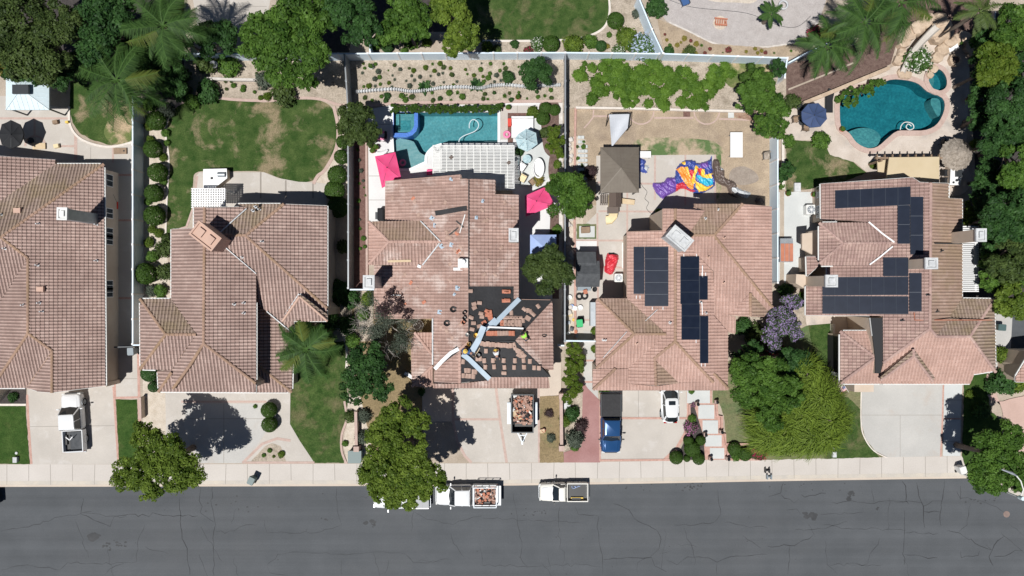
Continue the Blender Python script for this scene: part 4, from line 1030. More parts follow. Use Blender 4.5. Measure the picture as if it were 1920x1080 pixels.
vents(h2,H2[0],[(440,570),(458,568),(458,587)]);vents(h2,H2[3],[(492,453),(475,395),(480,388)]);vents(h2,H2[2],[(487,393)]);vents(h2,H2[4],[(455,482)])
m=M();p=H2[4].hit(562,551);
H2g=[F('W',530,5.1,.55,[(562,551),(562,556),(530,602),(527,600)],TB),F('S',603,5.2,.40,[(562,556),(614,602),(530,602)],TB),F('E',614,5.1,.55,[(562,551),(614,590),(614,602),(562,556)],TM)]
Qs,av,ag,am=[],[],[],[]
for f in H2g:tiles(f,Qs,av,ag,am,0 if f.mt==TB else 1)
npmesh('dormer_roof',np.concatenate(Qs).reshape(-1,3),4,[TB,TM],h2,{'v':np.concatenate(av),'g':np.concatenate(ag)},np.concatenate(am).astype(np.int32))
m=M()
for A,B,f in (((562,556),(530,602),H2g[1]),((562,556),(614,602),H2g[1])):m.tube([f.hit(*A,.08),f.hit(*B,.08)],.12,6)
o_=m.build('dormer_ridge','pink_stucco',h2)
m=M()
for A,B in (((561,551),(528,601)),((563,551),(613,592))):m.beam(H2[4].hit(*A,.16),H2[4].hit(*B,.16),.14,.1)
m.build('dormer_flashing','dirty_white',h2)
vents(h4,H4[3],[(1357,446)],'pink_stucco');vents(h4,H4[4],[(1327,482),(1356,530)],'pink_stucco');vents(h4,H4[2],[(1345,393),(1322,410)],'dirty_white');vents(h4,H4[8],[(1131,637),(1135,637)]);vents(h4,H4[9],[(1193,644)],'pink_stucco')
vents(h4,H4[1],[(1313,567),(1323,587)]);vents(h4,H4[0],[(1256,605)])
vents(h5,H5[0],[(1738,553),(1690,600)],'dark_metal');vents(h5,H5[1],[(1763,470),(1755,583)],'dark_metal');vents(h5,H5[6],[(1800,600)],'dark_metal')
def flash(root,face,pts,w,mt='blue_metal',off=.1,name='valley_flashing'):
 m=M();L=[]
 for i,p in enumerate(pts):
  a=pts[max(0,i-1)];b=pts[min(len(pts)-1,i+1)];d=Vector((b[0]-a[0],b[1]-a[1])).normalized()
  L.append([face.hit(p[0]-d.y*w/2*s_,p[1]+d.x*w/2*s_,off) for s_ in (-1,1)])
 for a,b in zip(L[:-1],L[1:]):
  m.add([a[0],a[1],b[1],b[0]],[(0,1,2,3)]);m.add([p-Vector((0,0,.04)) for p in (a[0],a[1],b[1],b[0])],[(3,2,1,0),])
 m.build(name,mt,root)
flash(h3,H3[4],[(974,560),(940,594),(925,610)],9,off=.2);flash(h3,H3[3],[(930,598),(905,622),(902,628)],9,off=.25);flash(h3,H3[7],[(907,612),(896,640),(884,660)],11,off=.4)
flash(h3,H3[7],[(867,664),(880,674),(918,711)],9,off=.25);flash(h3,H3[0],[(860,654),(845,662),(830,676),(815,692)],7,'white_paint',off=.12)
flash(h3,H3[0],[(788,414),(826,453)],2,'dirty_white',off=.2);flash(h3,H3[0],[(824,456),(792,497)],2.5,'dirty_white',off=.2);flash(h3,H3[0],[(811,597),(811,684)],2.5,'dirty_white',off=.15)
flash(h3,H3[0],[(879,337),(879,640)],2.0,'felt',off=.17,name='ridge_felt');flash(h3,H3[0],[(816,400),(875,390)],9,'felt',off=.14,name='felt_strip')
flash(h3,H3[0],[(787,497),(785,502)],7,'white_paint',off=.16)
flash(h5,H5[0],[(1629,416),(1655,438),(1677,454)],2.5,'white_paint',off=.25);flash(h5,H5[0],[(1674,462),(1650,482),(1631,496)],2.5,'white_paint',off=.25)
flash(h2,H2[0],[(462,391),(436,414),(410,438)],2,'dirty_white',off=.25);flash(h2,H2[4],[(500,584),(551,627)],2,'dirty_white',off=.2);flash(h2,H2[4],[(413,456),(480,513)],1.6,'dirty_white',off=.2)
flash(h2,H2[1],[(366,628),(322,693)],1.4,'tile_cap',off=.1);flash(h1,H1[5],[(97,660),(52,724)],1.2,'tile_cap',off=.12)
for a,b,f in (((1233,580),(1178,632),H4[0]),((1175,622),(1131,671),H4[8])):
 m=M();m.tube([f.hit(*a,.16),f.hit(*b,.16)],.035,5);m.build('conduit','dirty_white',h4)
m=M();m.tube([H5[1].hit(1753,456,.2),H5[1].hit(1803,457,.2)],.06,6);m.build('conduit','dark_metal',h5)
m=M();m.tube([H5[0].hit(1714,586,.15),H5[0].hit(1715,600,.15),H5[1].hit(1755,600,.15),H5[6].hit(1860,600,.15)],.045,5);m.build('conduit','terracotta',h5)
def panels(root,face,x0,y0,x1,y1,nx,ny,sl=0.0,off=.17,gap=.5):
 """panel grid given by its picture rectangle; sl = upward drift of y across the row"""
 for i in range(nx):
  for j in range(ny):
   xa=x0+(x1-x0)*i/nx+gap/2;xb=x0+(x1-x0)*(i+1)/nx-gap/2
   ya=y0+(y1-y0)*j/ny+gap/2;yb=y0+(y1-y0)*(j+1)/ny-gap/2;da=-sl*i/max(1,nx);db=-sl*(i+1)/max(1,nx)
   q=[face.hit(xa,yb+da,off),face.hit(xb,yb+db,off),face.hit(xb,ya+db,off),face.hit(xa,ya+da,off)]
   nn=face.normal()*-.05;m=M()
   m.add(q+[v+nn for v in q],[(0,1,2,3),(7,6,5,4),(0,4,5,1),(1,5,6,2),(2,6,7,3),(3,7,4,0)])
   m.cur=1
   for e in range(4):m.beam(q[e]+Vector((0,0,.004)),q[(e+1)%4]+Vector((0,0,.004)),.025,.03)
   m.build('solar_panel',['solar','solar_frame'],root)
f=H5[0]
panels(h5,f,1566,357,1707,391,6,1,7);panels(h5,f,1683,385,1706,457,1,2);panels(h5,f,1707,369,1731,477,1,3)
panels(h5,f,1656,483,1703,518,2,1);panels(h5,f,1565,520,1703,554,6,1,1);panels(h5,f,1542,555,1703,588,7,1,-1);panels(h5,f,1542,537,1565,554,1,1,0);panels(h5,f,1705,512,1728,584,1,2)
panels(h4,H4[0],1188,463,1208,551,1,2,0,gap=.3);panels(h4,H4[0],1209,463,1253,574,1,5,0,gap=.3)
panels(h4,H4[1],1276,481,1311,570,1,4,0,gap=.3);panels(h4,H4[1],1278,570,1312,637,1,3,0,gap=.3);panels(h4,H4[1],1311.6,518,1327,562,1,1,0,gap=.3);panels(h4,H4[1],1312.6,593,1328,681,1,2,0,gap=.3)
for x,y in ((1193,557),(1200,557),(1223,578),(1243,578),(1282,479),(1306,479),(1305,640),(1316,514),(1323,514),(1315,684),(1322,684)):
 m=M();f=H4[0]if x<1266 else H4[1];m.beam(f.hit(x,y-3,.14),f.hit(x,y+3,.14),.06,.05);m.build('rail_foot','white_paint',h4)
m=M();m.beam(H4[1].hit(1317,498,.14),H4[1].hit(1317,520,.14),.07,.05);m.beam(H4[1].hit(1316,566,.14),H4[1].hit(1317,590,.14),.07,.05);m.build('panel_rail','white_paint',h4)
def win(root,x,y,w,z0,z1,side,depth=.06):
 """window on a wall facing E/W at true pixel position"""
 c=W(x,y);s_=1 if side=='E' else -1
 m=M();m.box(min(c.x,c.x+s_*depth),max(c.x,c.x+s_*depth),c.y-w/2,c.y+w/2,z0,z1);fr=m.build('window','white_paint',root)
 m=M();a=c.x+s_*depth*.5;b=c.x+s_*(depth+.012);m.box(min(a,b),max(a,b),c.y-w/2+.07,c.y-.03,z0+.07,z1-.07);m.box(min(a,b),max(a,b),c.y+.03,c.y+w/2-.07,z0+.07,z1-.07);m.build('pane','window_glass',fr)
wx=H1[0].e-.5;px_=wx*S+960
for y,w in ((337,1.2),(399,1.0),(436,1.0),(449,1.0),(535,1.0),(548,1.0)):win(h1,px_,540+(y-540)*.97,w,1.0,2.1,'E')
wx=H5[0].e-.5;px_=-wx*S+960
for y,w in ((364,1.1),(400,1.2)):win(h5,px_,y,w,1.0,2.2,'W')
m=M();x_=-(H5[12].e-.5);m.box(x_-.05,x_,W(0,705).y,W(0,628).y,.1,2.9);m.build('porch_shade_panel','flat_black',h5)  # black panel added to paint the deep shade under the wing roof
wx=H2[3].e-.5;px_=wx*S+960
for y,w in ((420,1.5),(500,1.5),(540,1.2)):win(h2,px_,y,w,3.2,4.4,'E')
wx=H4[3].e-.5;px_=wx*S+960
for y,w in ((430,1.5),(520,1.5)):win(h4,px_,y,w,3.2,4.4,'E')
m=M();c0=W(1500,437);
m=M();m.prism([W(*p,3)[:2]for p in ((1504,438),(1523,436),(1523,477),(1504,467))],2.7,3.0);m.build('bay_roof','stucco',h5)
m=M();m.prism([W(*p,2.4)[:2]for p in ((1493,514),(1548,518),(1548,536),(1508,541),(1492,531))],0,2.4);m.build('chimney_breast','stucco',h5)
m=M();a=W(1580,726,3);b=W(1614,729,3)
m=M();c=W(1597,724,0);m.box(W(1579,0).x,W(1614,0).x,W(0,728).y,W(0,714).y,0,2.4);m.build('porch_wall','stucco',h5)
def front(root,face,px0,px1,z0,z1,kind='garage_door'):
 y=-(face.e-.5);t=1-face.he/CH;x0=(px0-960)/S*t;x1=(px1-960)/S*t
 if kind=='garage_door':
  m=M();m.box(x0,x1,y-.05,y+.3,z0,z1);g_=m.build('garage_door','offwhite',root);m=M();m.rings([[(x0-.12,y-q,z0),(x0-.12,y-q,z1+.12),(x1+.12,y-q,z1+.12),(x1+.12,y-q,z0),(x1,y-q,z0),(x1,y-q,z1),(x0,y-q,z1),(x0,y-q,z0)]for q in (-.3,.08)],True,True);m.build('door_frame','stucco',g_)
  for i in range(1,4):m=M();m.box(x0+.05,x1-.05,y-.06,y-.052,z0+(z1-z0)*i/4-.015,z0+(z1-z0)*i/4+.015);m.build('panel_groove','joint',g_)
 else:
  m=M();m.box(x0,x1,y-.06,y+.3,z0,z1);g_=m.build('window','white_paint',root);m=M();m.box(x0+.08,(x0+x1)/2-.04,y-.075,y-.062,z0+.08,z1-.08);m.box((x0+x1)/2+.04,x1-.08,y-.075,y-.062,z0+.08,z1-.08);m.build('pane','window_glass',g_)
front(h1,H1[0].__class__('S',735,2.9,.3,[(0,0),(1,0),(1,1)]),66,190,0,2.2)
front(h2,H2[9],330,420,0,2.3);front(h2,H2[9],335,375,3.3,4.7,'w');front(h2,H2[9],405,445,3.3,4.7,'w');front(h2,H2[10],492,530,.9,2.2,'w')
front(h3,H3[8],870,965,0,2.3);front(h3,H3[8],880,925,3.2,4.5,'w');front(h3,H3[8],965,1005,3.2,4.5,'w');front(h3,H3[16],782,805,.9,2.1,'w')
front(h4,H4[11],1130,1180,0,2.3);front(h4,H4[11],1195,1285,0,2.3);front(h4,H4[11],1200,1240,3.2,4.3,'w');front(h4,H4[11],1300,1335,.9,2.4,'w')
front(h5,H5[8],1665,1760,0,2.3);front(h5,H5[8],1775,1810,.9,2.3,'w');front(h5,H5[14],1585,1630,.9,2.3,'w')
# ---------------------------------------------------------------- fences and walls
def fence(label,tops,h,mt='vinyl',post=2.4,group=None,thick=.05,cap=True,name='fence',z0=0.0,base_h=0.0):
 """tops: picture pixels of the fence's top line"""
 P=[W(x,y,h) for x,y in tops];root=thing(name,label,'fence' if name=='fence' else 'wall',(P[0].x,P[0].y,0),0,group)
 for i,(a,b) in enumerate(zip(P[:-1],P[1:])):
  m=M();A=Vector((a.x,a.y,h/2));B=Vector((b.x,b.y,h/2));m.beam(A,B,thick,h-.06)
  if cap:m.beam((a.x,a.y,h),(b.x,b.y,h),thick+.08,.08)
  m.build('panel',mt,root)
  if post:
   L=(B-A).length;n=max(1,round(L/post))
   for k in range(n+1 if i==len(P)-2 else n):
    q=A+(B-A)*k/n;m=M();m.box(q.x-.07,q.x+.07,q.y-.07,q.y+.07,0,h+.06);m.box(q.x-.09,q.x+.09,q.y-.09,q.y+.09,h+.06,h+.1);m.build('post','white_paint' if mt=='vinyl' else mt,root)
 return root
fence('tall pale vinyl fence running down between the left house and the big lawn',[(249,178),(249,645)],1.9)
fence('white vinyl rear fence, long stretch behind the planted slope and rectangular pool',[(330,101),(634,101),(745,100),(1060,99),(1236,101)],1.9)
fence('short piece of white vinyl fence at the upper left edge beside the white metal gazebo',[(-40,94),(28,94)],1.9)
fence('white vinyl rear fence, stretch running right from the fence corner below the gravel yard',[(1244,101),(1476,109)],1.9)
fence('slanting white vinyl fence climbing beside the gravel yard with the fire pit',[(1197,-6),(1222,55),(1243,100)],2.2)
fence('thin white fence at top centre behind the dense trees',[(691,62),(694,98)],1.8)
fence('grey-white fence between the big lawn and the red mulch strip',[(646,103),(652,200),(653,330),(653,540)],2.1,mt='car_grey')
fence('thin fence on the left side of the bare tan yard, beside the blue canopy',[(1060,103),(1060,250),(1059,640)],1.9,mt='car_grey',thick=.04)
fence('white vinyl fence between the bare tan yard and the far right house',[(1458,253),(1458,530)],2.0)
fence('short white fence on the right side of the dark mulch slope corner',[(1476,110),(1471,146)],1.8)
fence('slanting white fence behind the palm crowns at upper right',[(1478,118),(1515,98),(1555,80)],1.8,post=0)
fence('short white side gate fence beside the left brown house',[(249,647),(264,647)],1.8,post=0)
fence('dark side gate with post between the left house and its side path',[(214,651),(250,650)],1.7,mt='dark_metal',post=0)
fence('white gate fence closing the cluttered side yard of the panel-roof house',[(1060,639),(1117,640)],1.8,post=0)
fence('white cross fence beside the chimney of the house being re-roofed',[(656,543),(702,543)],1.8,post=0)
fence('short white cross fence beside the black-shaded passage right of the felt roof',[(1046,648),(1058,648)],1.8,post=0)
fence('thin dark fence at the upper right corner beside the palms',[(1866,22),(1862,60)],1.8,mt='grey_metal',post=0)
def lowwall(label,pts,h,w,mt='pink_band',cat='wall',pil=()):
 P=[W(x,y,h) for x,y in pts];root=thing('low_wall',label,cat,(P[0].x,P[0].y,0))
 m=M()
 for a,b in zip(P[:-1],P[1:]):m.beam((a.x,a.y,h/2-.03),(b.x,b.y,h/2-.03),w,h-.06)
 m.build('masonry','stucco' if mt!='stone' else 'stone',root);m=M()
 for a,b in zip(P[:-1],P[1:]):m.beam((a.x,a.y,h),(b.x,b.y,h),w+.06,.07)
 m.build('coping',mt,root)
 for x,y in pil:
  p=W(x,y,h+.2);m=M();m.box(p.x-.22,p.x+.22,p.y-.22,p.y+.22,0,h+.2);m.box(p.x-.26,p.x+.26,p.y-.26,p.y+.26,h+.2,h+.28);m.build('pillar',mt,root)
lowwall('low pink-capped garden wall between the dry lawn strip and the red driveway shrubs',[(1052,745),(1053,835)],.9,.25,pil=[(1053,743),(1053,841)])
lowwall('low dark-sided garden wall right of the green front lawn with the round edging',[(667,772),(668,838)],.9,.22,pil=[(668,842)])
lowwall('low wall at the left house front walk',[(262,745),(263,785)],.8,.2)
lowwall('grey retaining wall of timber across the slope above the big lawn',[(388,147),(440,149),(530,150)],.5,.18,'stone')
SCL=smooth_poly([(668,173),(700,170),(740,168),(770,172),(800,170),(830,165),(870,164),(900,166),(920,162),(950,160),(990,163),(1020,161),(1052,160)],False,14)
m=M();r_=[]
for i in range(len(SCL)*2-2):
 a=SCL[i//2];b=SCL[min(len(SCL)-1,i//2+1)];x=(a[0]+b[0])/2 if i%2 else a[0];y=(a[1]+b[1])/2 if i%2 else a[1];o_=1.5 if i%4<2 else -.4;h_=.42 if i%4<2 else .2
 p=W(x,y-2.2);q=W(x,y+2.4+o_);r_.append([(p.x,p.y,0),(p.x,p.y,h_),(q.x,q.y,h_),(q.x,q.y,0)])
m.rings(r_,True,True)
tag(m.build('block_edging','dirty_white'),'pale scalloped block edging across the planted slope behind the rectangular pool','edging')
lowwall('tan stone retaining wall below the dark mulch slope',[(1508,193),(1560,172),(1610,151),(1668,127)],.7,.3,'flagstone')
lowwall('stone border wall beside the side path right of the fence of the bare yard',[(1468,262),(1469,355)],.3,.2,'white_curb')
# ---------------------------------------------------------------- foliage
rg=np.random.default_rng(7)
def unit(n):
 v=rg.normal(size=(n,3));return v/np.linalg.norm(v,axis=1)[:,None]
def leafquads(c,nrm,size,asp=.55,dirs=None):
 n=len(c);nrm=nrm/np.linalg.norm(nrm,axis=1)[:,None]
 r=unit(n) if dirs is None else dirs
 t1=r-(r*nrm).sum(1)[:,None]*nrm;t1/=np.maximum(1e-6,np.linalg.norm(t1,axis=1))[:,None]
 t2=np.cross(nrm,t1);s=size[:,None]
 return np.stack([c-t1*s,c-t2*s*asp,c+t1*s,c+t2*s*asp],1).reshape(-1,3)
def blobleaves(blobs,n,size,up=.5,zs=.8,zmin=-.35,fill=.75,rn=.13):
 B=np.array(blobs);w=B[:,3]**2;w/=w.sum()
 k=rg.choice(len(B),n,p=w);d=unit(n);d[:,2]=np.where(d[:,2]<zmin,-d[:,2],d[:,2])
 rad=B[k,3]*(fill+(1.04-fill)*rg.random(n)**.5)*(1+rn*rg.normal(size=n))
 c=B[k,:3]+d*rad[:,None]*np.array([1,1,zs])
 nrm=d*1.0+np.array([0,0,up*.5])+.5*rg.normal(size=(n,3))
 sz=size*(.7+.6*rg.random(n));bv=rg.random(len(B))
 v=np.clip(.55*bv[k]+.45*rg.random(n),0,1)
 return leafquads(c,nrm,sz),v,rg.random(n)
def crown_blobs(cx,cy,cz,R,nb=22,flat=.45,rr=(.11,.30),spread=.86):
 out=[]
 for i in range(nb):
  a=rg.random()*6.283;d=R*spread*math.sqrt((i+.5)/nb)*(.9+.2*rg.random());q=R*(rr[0]+(rr[1]-rr[0])*rg.random())
  z=cz+R*flat*(math.sqrt(max(0,1-(d/R)**2))*1.2-.6)+rg.normal()*R*.09
  out.append((cx+math.cos(a*1+i*2.4)*d,cy+math.sin(a*1+i*2.4)*d,max(q*.6,z),q))
 return out
def tree(name,label,lobes,h,mt='leaf_mid',cat='tree',n=None,size=.2,trunk='bark',nb=None,flat=.45,dens=1.0,group=None,up=.5,core=True,sparse=False):
 """lobes: picture circles (px,py,r_px) of the crown at mid-crown height h (metres)"""
 blobs=[];t=1-h/CH;tot=0
 for (px,py,r) in lobes:
  c=W(px,py,h);R=r/S*t*1.07;tot+=R*R
  blobs+=crown_blobs(c.x,c.y,h-R*.1,R,nb or max(11,int(16+R*10)),flat)
 cx=sum(b[0]*b[3]**2 for b in blobs)/sum(b[3]**2 for b in blobs);cy=sum(b[1]*b[3]**2 for b in blobs)/sum(b[3]**2 for b in blobs)
 root=thing(name,label,cat,(cx,cy,0),0,group)
 size*=.82;n=n or int(tot*900*dens*(.2/size)**1.5*.72)
 V,v,w=blobleaves(blobs,n,size,up)
 npmesh('crown',V,4,mt,root,{'v':v,'w':w})
 m=M();tr=max(.09,math.sqrt(tot)*.055);hb=max(.4,h*.45);lean=(rg.random()*.3,rg.random()*.3)
 m.tube([(cx,cy,0),(cx+lean[0]*.4,cy+lean[1]*.4,hb*.5),(cx+lean[0],cy+lean[1],hb)],[tr*1.3,tr,tr*.85],8)
 for b in sorted(blobs,key=lambda b:-b[3])[:16]:
  mid=((cx+b[0])/2+rg.normal()*.15,(cy+b[1])/2+rg.normal()*.15,hb+(b[2]-hb)*.6)
  m.tube([(cx+lean[0],cy+lean[1],hb-.1),mid,(b[0],b[1],b[2]+b[3]*.2)],[tr*.5,tr*.3,tr*.1],5)
 m.build('trunk',trunk,root)
 return root
def ball_mesh(name,mt,n=1500,size=.075,fill=.9,bumpy=.0):
 blobs=[(0,0,.45,.5)]
 if bumpy:blobs=[(0,0,.35,.38)]+[(math.cos(i*2.4)*.3*math.sqrt(i/9),math.sin(i*2.4)*.3*math.sqrt(i/9),.42+.15*rg.random()-.03*i/2,.2+.1*rg.random()) for i in range(12)]
 V,v,w=blobleaves(blobs,n,size,.4,.95,-.9,fill,.12 if bumpy else .025)
 o=npmesh(name,V,4,mt,None,{'v':v,'w':w})
 return o
protos={}
def proto(kind):
 if kind in protos:return protos[kind].data
 if kind=='topiary':o=ball_mesh('round_shrub','leaf_hedge',3200,.042,.95)
 elif kind=='topiary_dark':o=ball_mesh('round_shrub','leaf_dark',3000,.045,.93)
 elif kind=='bush':o=ball_mesh('bush','leaf_mid',1500,.07,.8,1)
 elif kind=='bush_bright':o=ball_mesh('bush','leaf_bright',1500,.07,.8,1)
 elif kind=='bush_dark':o=ball_mesh('bush','leaf_dark',1500,.07,.8,1)
 elif kind=='bush_olive':o=ball_mesh('bush','leaf_olive',1300,.07,.8,1)
 elif kind=='bush_yellow':o=ball_mesh('bush','leaf_yellowgreen',1300,.07,.8,1)
 elif kind=='bush_gold':o=ball_mesh('bush','leaf_yellowfl',700,.07,.7,1)
 elif kind=='bush_grey':o=ball_mesh('bush','leaf_grey',1200,.07,.75,1)
 elif kind=='bush_white':o=ball_mesh('bush','leaf_whiteflower',1400,.06,.8,1)
 elif kind=='bush_pink':o=ball_mesh('bush','leaf_pinkflower',1500,.06,.8,1)
 elif kind=='bush_blue':o=ball_mesh('bush','leaf_plumbago',2200,.05,.75,1)
 elif kind=='bush_crimson':o=ball_mesh('bush','leaf_crimson',1400,.07,.8,1)
 elif kind=='bush_plum':o=ball_mesh('bush','leaf_plum',900,.06,.6,1)
 elif kind in ('agave','banana','agave_grey'):
  n=26 if kind!='banana' else 15;V=[];vv=[]
  for i in range(n):
   a=i*2.4;el=.25+.9*((i/n));L=.5*(.75+.25*rg.random());wdt=.05 if kind!='banana' else .11
   d=np.array([math.cos(a)*math.cos(el),math.sin(a)*math.cos(el),math.sin(el)]);sdv=np.array([-math.sin(a),math.cos(a),0])
   b0=np.array([0,0,.05]);p1=b0+d*L*.5;p2=b0+d*L-np.array([0,0,.1*L])
   V+=[b0-sdv*wdt*.4,b0+sdv*wdt*.4,p1+sdv*wdt,p1-sdv*wdt,p1-sdv*wdt,p1+sdv*wdt,p2+sdv*.008,p2-sdv*.008];vv+=[rg.random()]*2
  o=npmesh('spiky_plant',np.array(V),4,{'agave':'leaf_mid','banana':'leaf_dark','agave_grey':'leaf_grey'}[kind],None,{'v':vv,'w':np.ones(len(vv))})
 protos[kind]=o;C.objects.unlink(o)
 return o.data
def bush(kind,label,px,py,r,h=None,name=None,group=None,sy=1.0,cat=None,rot=None):
 """px,py,r: picture circle of the shrub; h: its height in metres"""
 me=proto(kind);d=2*r/S;h=h or min(d*.8,1.6);zc=h*.5;t=1-zc/CH
 nm=name or ('round_shrub' if kind.startswith('topiary') else 'spiky_plant' if kind in ('agave','banana','agave_grey') else 'bush')
 o=bpy.data.objects.new(nm,me);C.objects.link(o);c=W(px,py,zc);o.location=(c.x,c.y,0)
 o.scale=(d*t,d*t*sy,h);o.rotation_euler=(0,0,0 if sy!=1 else (rot if rot is not None else rg.random()*6.28))
 return tag(o,label,cat or ('shrub' if nm!='spiky_plant' else 'plant'),group)
def palm(name,label,px,py,h,L_px,n=17,seed=1,mt='leaf_palm',droop=.55,tilt=0):
 c=W(px,py,h);root=thing(name,label,'palm tree',(c.x,c.y,0));L0=L_px/S*(1-h/CH)
 m=M();m.tube([(c.x+.25,c.y+.1,0),(c.x+.08,c.y,h*.5),(c.x,c.y,h-.1)],[.24,.18,.16],9);m.build('trunk','bark',root,smooth=True)
 r=np.random.default_rng(seed)
 for i in range(n):
  a=i*2.39996+r.normal()*.15;L=L0*(.82+.3*r.random());el=.15+.75*(i/n);side=np.array([-math.sin(a),math.cos(a),0]);out=np.array([math.cos(a),math.sin(a),0])
  curl=r.normal()*.18
  def pos(s):return np.array([c.x,c.y,h])+out*L*s*math.cos(el*.6)*(1-.08*s)+side*L*curl*s*s+np.array([0,0,L*(math.sin(el)*s*.8-droop*s*s*(1.1-.5*i/n))])
  V=[];vv=[];ww=[];K=40;old=r.random()<.06
  for k in range(K):
   s=.12+.88*k/K;p=pos(s);q=pos(min(1,s+.02));tdir=(q-p);tdir=tdir/max(1e-6,np.linalg.norm(tdir))
   ll=L*.25*math.sin(math.pi*min(.93,.16+.84*s))**.6*(.85+.3*r.random())
   for sg in (-1,1):
    dd=side*sg*.85+tdir*.62+np.array([0,0,-.25-.25*r.random()+.1*r.normal()]);dd/=np.linalg.norm(dd);tip=p+dd*ll+np.array([0,0,-.12*ll])
    wv=np.cross(dd,[0,0,1.]);wv=wv/max(1e-6,np.linalg.norm(wv))*.027
    V+=[p-wv,p+wv,tip+wv*.3,tip-wv*.3];vv.append(.25+.75*r.random());ww.append(.05 if old and s>.25 else 1)
  for k in range(8):
   p=pos(k/8);q=pos((k+1)/8);wv=side*.035;V+=[p-wv,p+wv,q+wv*.7,q-wv*.7];vv.append(1);ww.append(1)
  npmesh('frond',np.array(V),4,mt,root,{'v':vv,'w':ww})
 return root
# ---------------------------------------------------------------- trees
T=tree
T('feathery_tree','very large feathery dark olive tree filling the top left corner',[(25,40,62),(75,95,55),(20,110,40),(110,40,42)],7.5,'leaf_olive',size=.17,dens=1.2)
T('broadleaf_tree','dense dark green tree between the feathery corner tree and the top palm',[(190,35,48),(178,85,34),(215,20,38)],7,'leaf_dark',size=.2)
T('broadleaf_tree','small dark tree behind the left palm, below the top palm',[(255,118,30),(240,90,26)],4,'leaf_dark',size=.18)
T('broadleaf_tree','dark round tree left of the huge bright tree at the rear fence end',[(405,72,38),(385,60,24)],4.5,'leaf_dark',size=.18)
T('broadleaf_tree','huge bright green tree overhanging the slope above the big lawn',[(500,65,48),(555,40,52),(580,95,40),(520,120,36),(595,35,40),(560,150,30),(470,90,26)],6.5,'leaf_mid',size=.2,dens=1.15)
T('broadleaf_tree','dark green tree at top between the huge bright tree and the thin white fence',[(660,30,45),(690,55,28),(640,10,35)],6.5,'leaf_dark',size=.19)
T('broadleaf_tree','mid green mottled tree at top, left of the tall narrow bright tree',[(755,28,42),(735,55,30),(790,50,25)],6,'leaf_mid',size=.18)
T('broadleaf_tree','tall bright glossy tree at top with a black shadow beside the far lawn',[(845,22,34),(868,62,30),(850,85,22),(840,0,34)],7,'leaf_bright',size=.17)
T('round_tree','round dark green tree standing on the planted slope behind the rectangular pool',[(1003,133,31)],2.6,'leaf_dark',size=.13,nb=26,flat=.6,dens=1.3)
T('citrus_tree','leafy tree left of the rectangular pool, overhanging the grey fence',[(672,228,32),(690,252,22),(655,250,20),(668,210,20)],3.6,'leaf_olive',size=.16)
T('broadleaf_tree','round green tree growing between the pink parasol and the brown gazebo',[(1068,366,42),(1052,350,26),(1090,380,24)],4.2,'leaf_mid',size=.15,dens=1.15)
T('broadleaf_tree','dark glossy tree below the light blue canopy, left of the grey shed',[(1020,512,38),(1050,520,28),(1036,485,26),(1003,500,24)],5,'leaf_olive',size=.15,dens=1.15)
T('broadleaf_tree','green tree cluster in the corner of the bare yard beside the navy parasol patio',[(1425,165,30),(1445,205,32),(1400,185,26),(1462,240,18),(1435,235,22)],3.6,'leaf_mid',size=.15,dens=1.2)
T('round_tree','small round dark tree in the top right corner of the bare yard',[(1457,127,17)],2.6,'leaf_dark',size=.12,dens=1.3)
T('round_tree','smooth dark round shrub tree left of the corner tree cluster in the bare yard',[(1413,142,22)],2.4,'leaf_hedge',size=.12,dens=1.4)
T('jacaranda_tree','lilac flowering tree between the two right houses',[(1465,605,32),(1480,575,24),(1450,630,26),(1490,620,18)],4,'leaf_jacaranda',size=.12,dens=1.2)
T('broadleaf_tree','large dense dark green tree in front of the right houses, left of the lime willow',[(1420,720,45),(1450,770,36),(1400,690,30),(1445,700,36),(1480,740,32)],5.5,'leaf_mid',size=.16,dens=1.15)
T('broadleaf_tree','very dark plum-leaved tree behind the dense tree on the front lawn',[(1405,665,28),(1490,680,30)],4,'leaf_dark',size=.15)
T('street_tree','green street tree overhanging the kerb at left, beside the white pickup driveway',[(300,850,42),(330,880,45),(265,890,34),(235,890,30),(275,915,26),(350,885,32),(270,820,30)],6.5,'leaf_bright',size=.15,dens=.85)
T('street_tree','big green street tree hiding a parked pickup at the kerb',[(745,790,40),(720,830,38),(765,840,38),(715,885,40),(770,890,42),(745,925,26),(690,885,24),(812,900,28),(790,800,24),(735,932,22),(765,938,20),(712,922,22),(792,922,20)],7.5,'leaf_bright',size=.15,dens=.95)
T('broadleaf_tree','dark green tree on the lawn edge between the palm and the bare tree',[(680,700,36),(665,730,26),(710,725,26),(690,670,30)],5,'leaf_dark',size=.16)
T('street_tree','dense dark green tree at the right kerb under the street lamp',[(1865,850,42),(1900,870,36),(1850,890,30),(1890,820,30),(1870,905,24),(1925,880,30),(1910,900,24)],6.5,'leaf_mid',size=.15,dens=1.15)
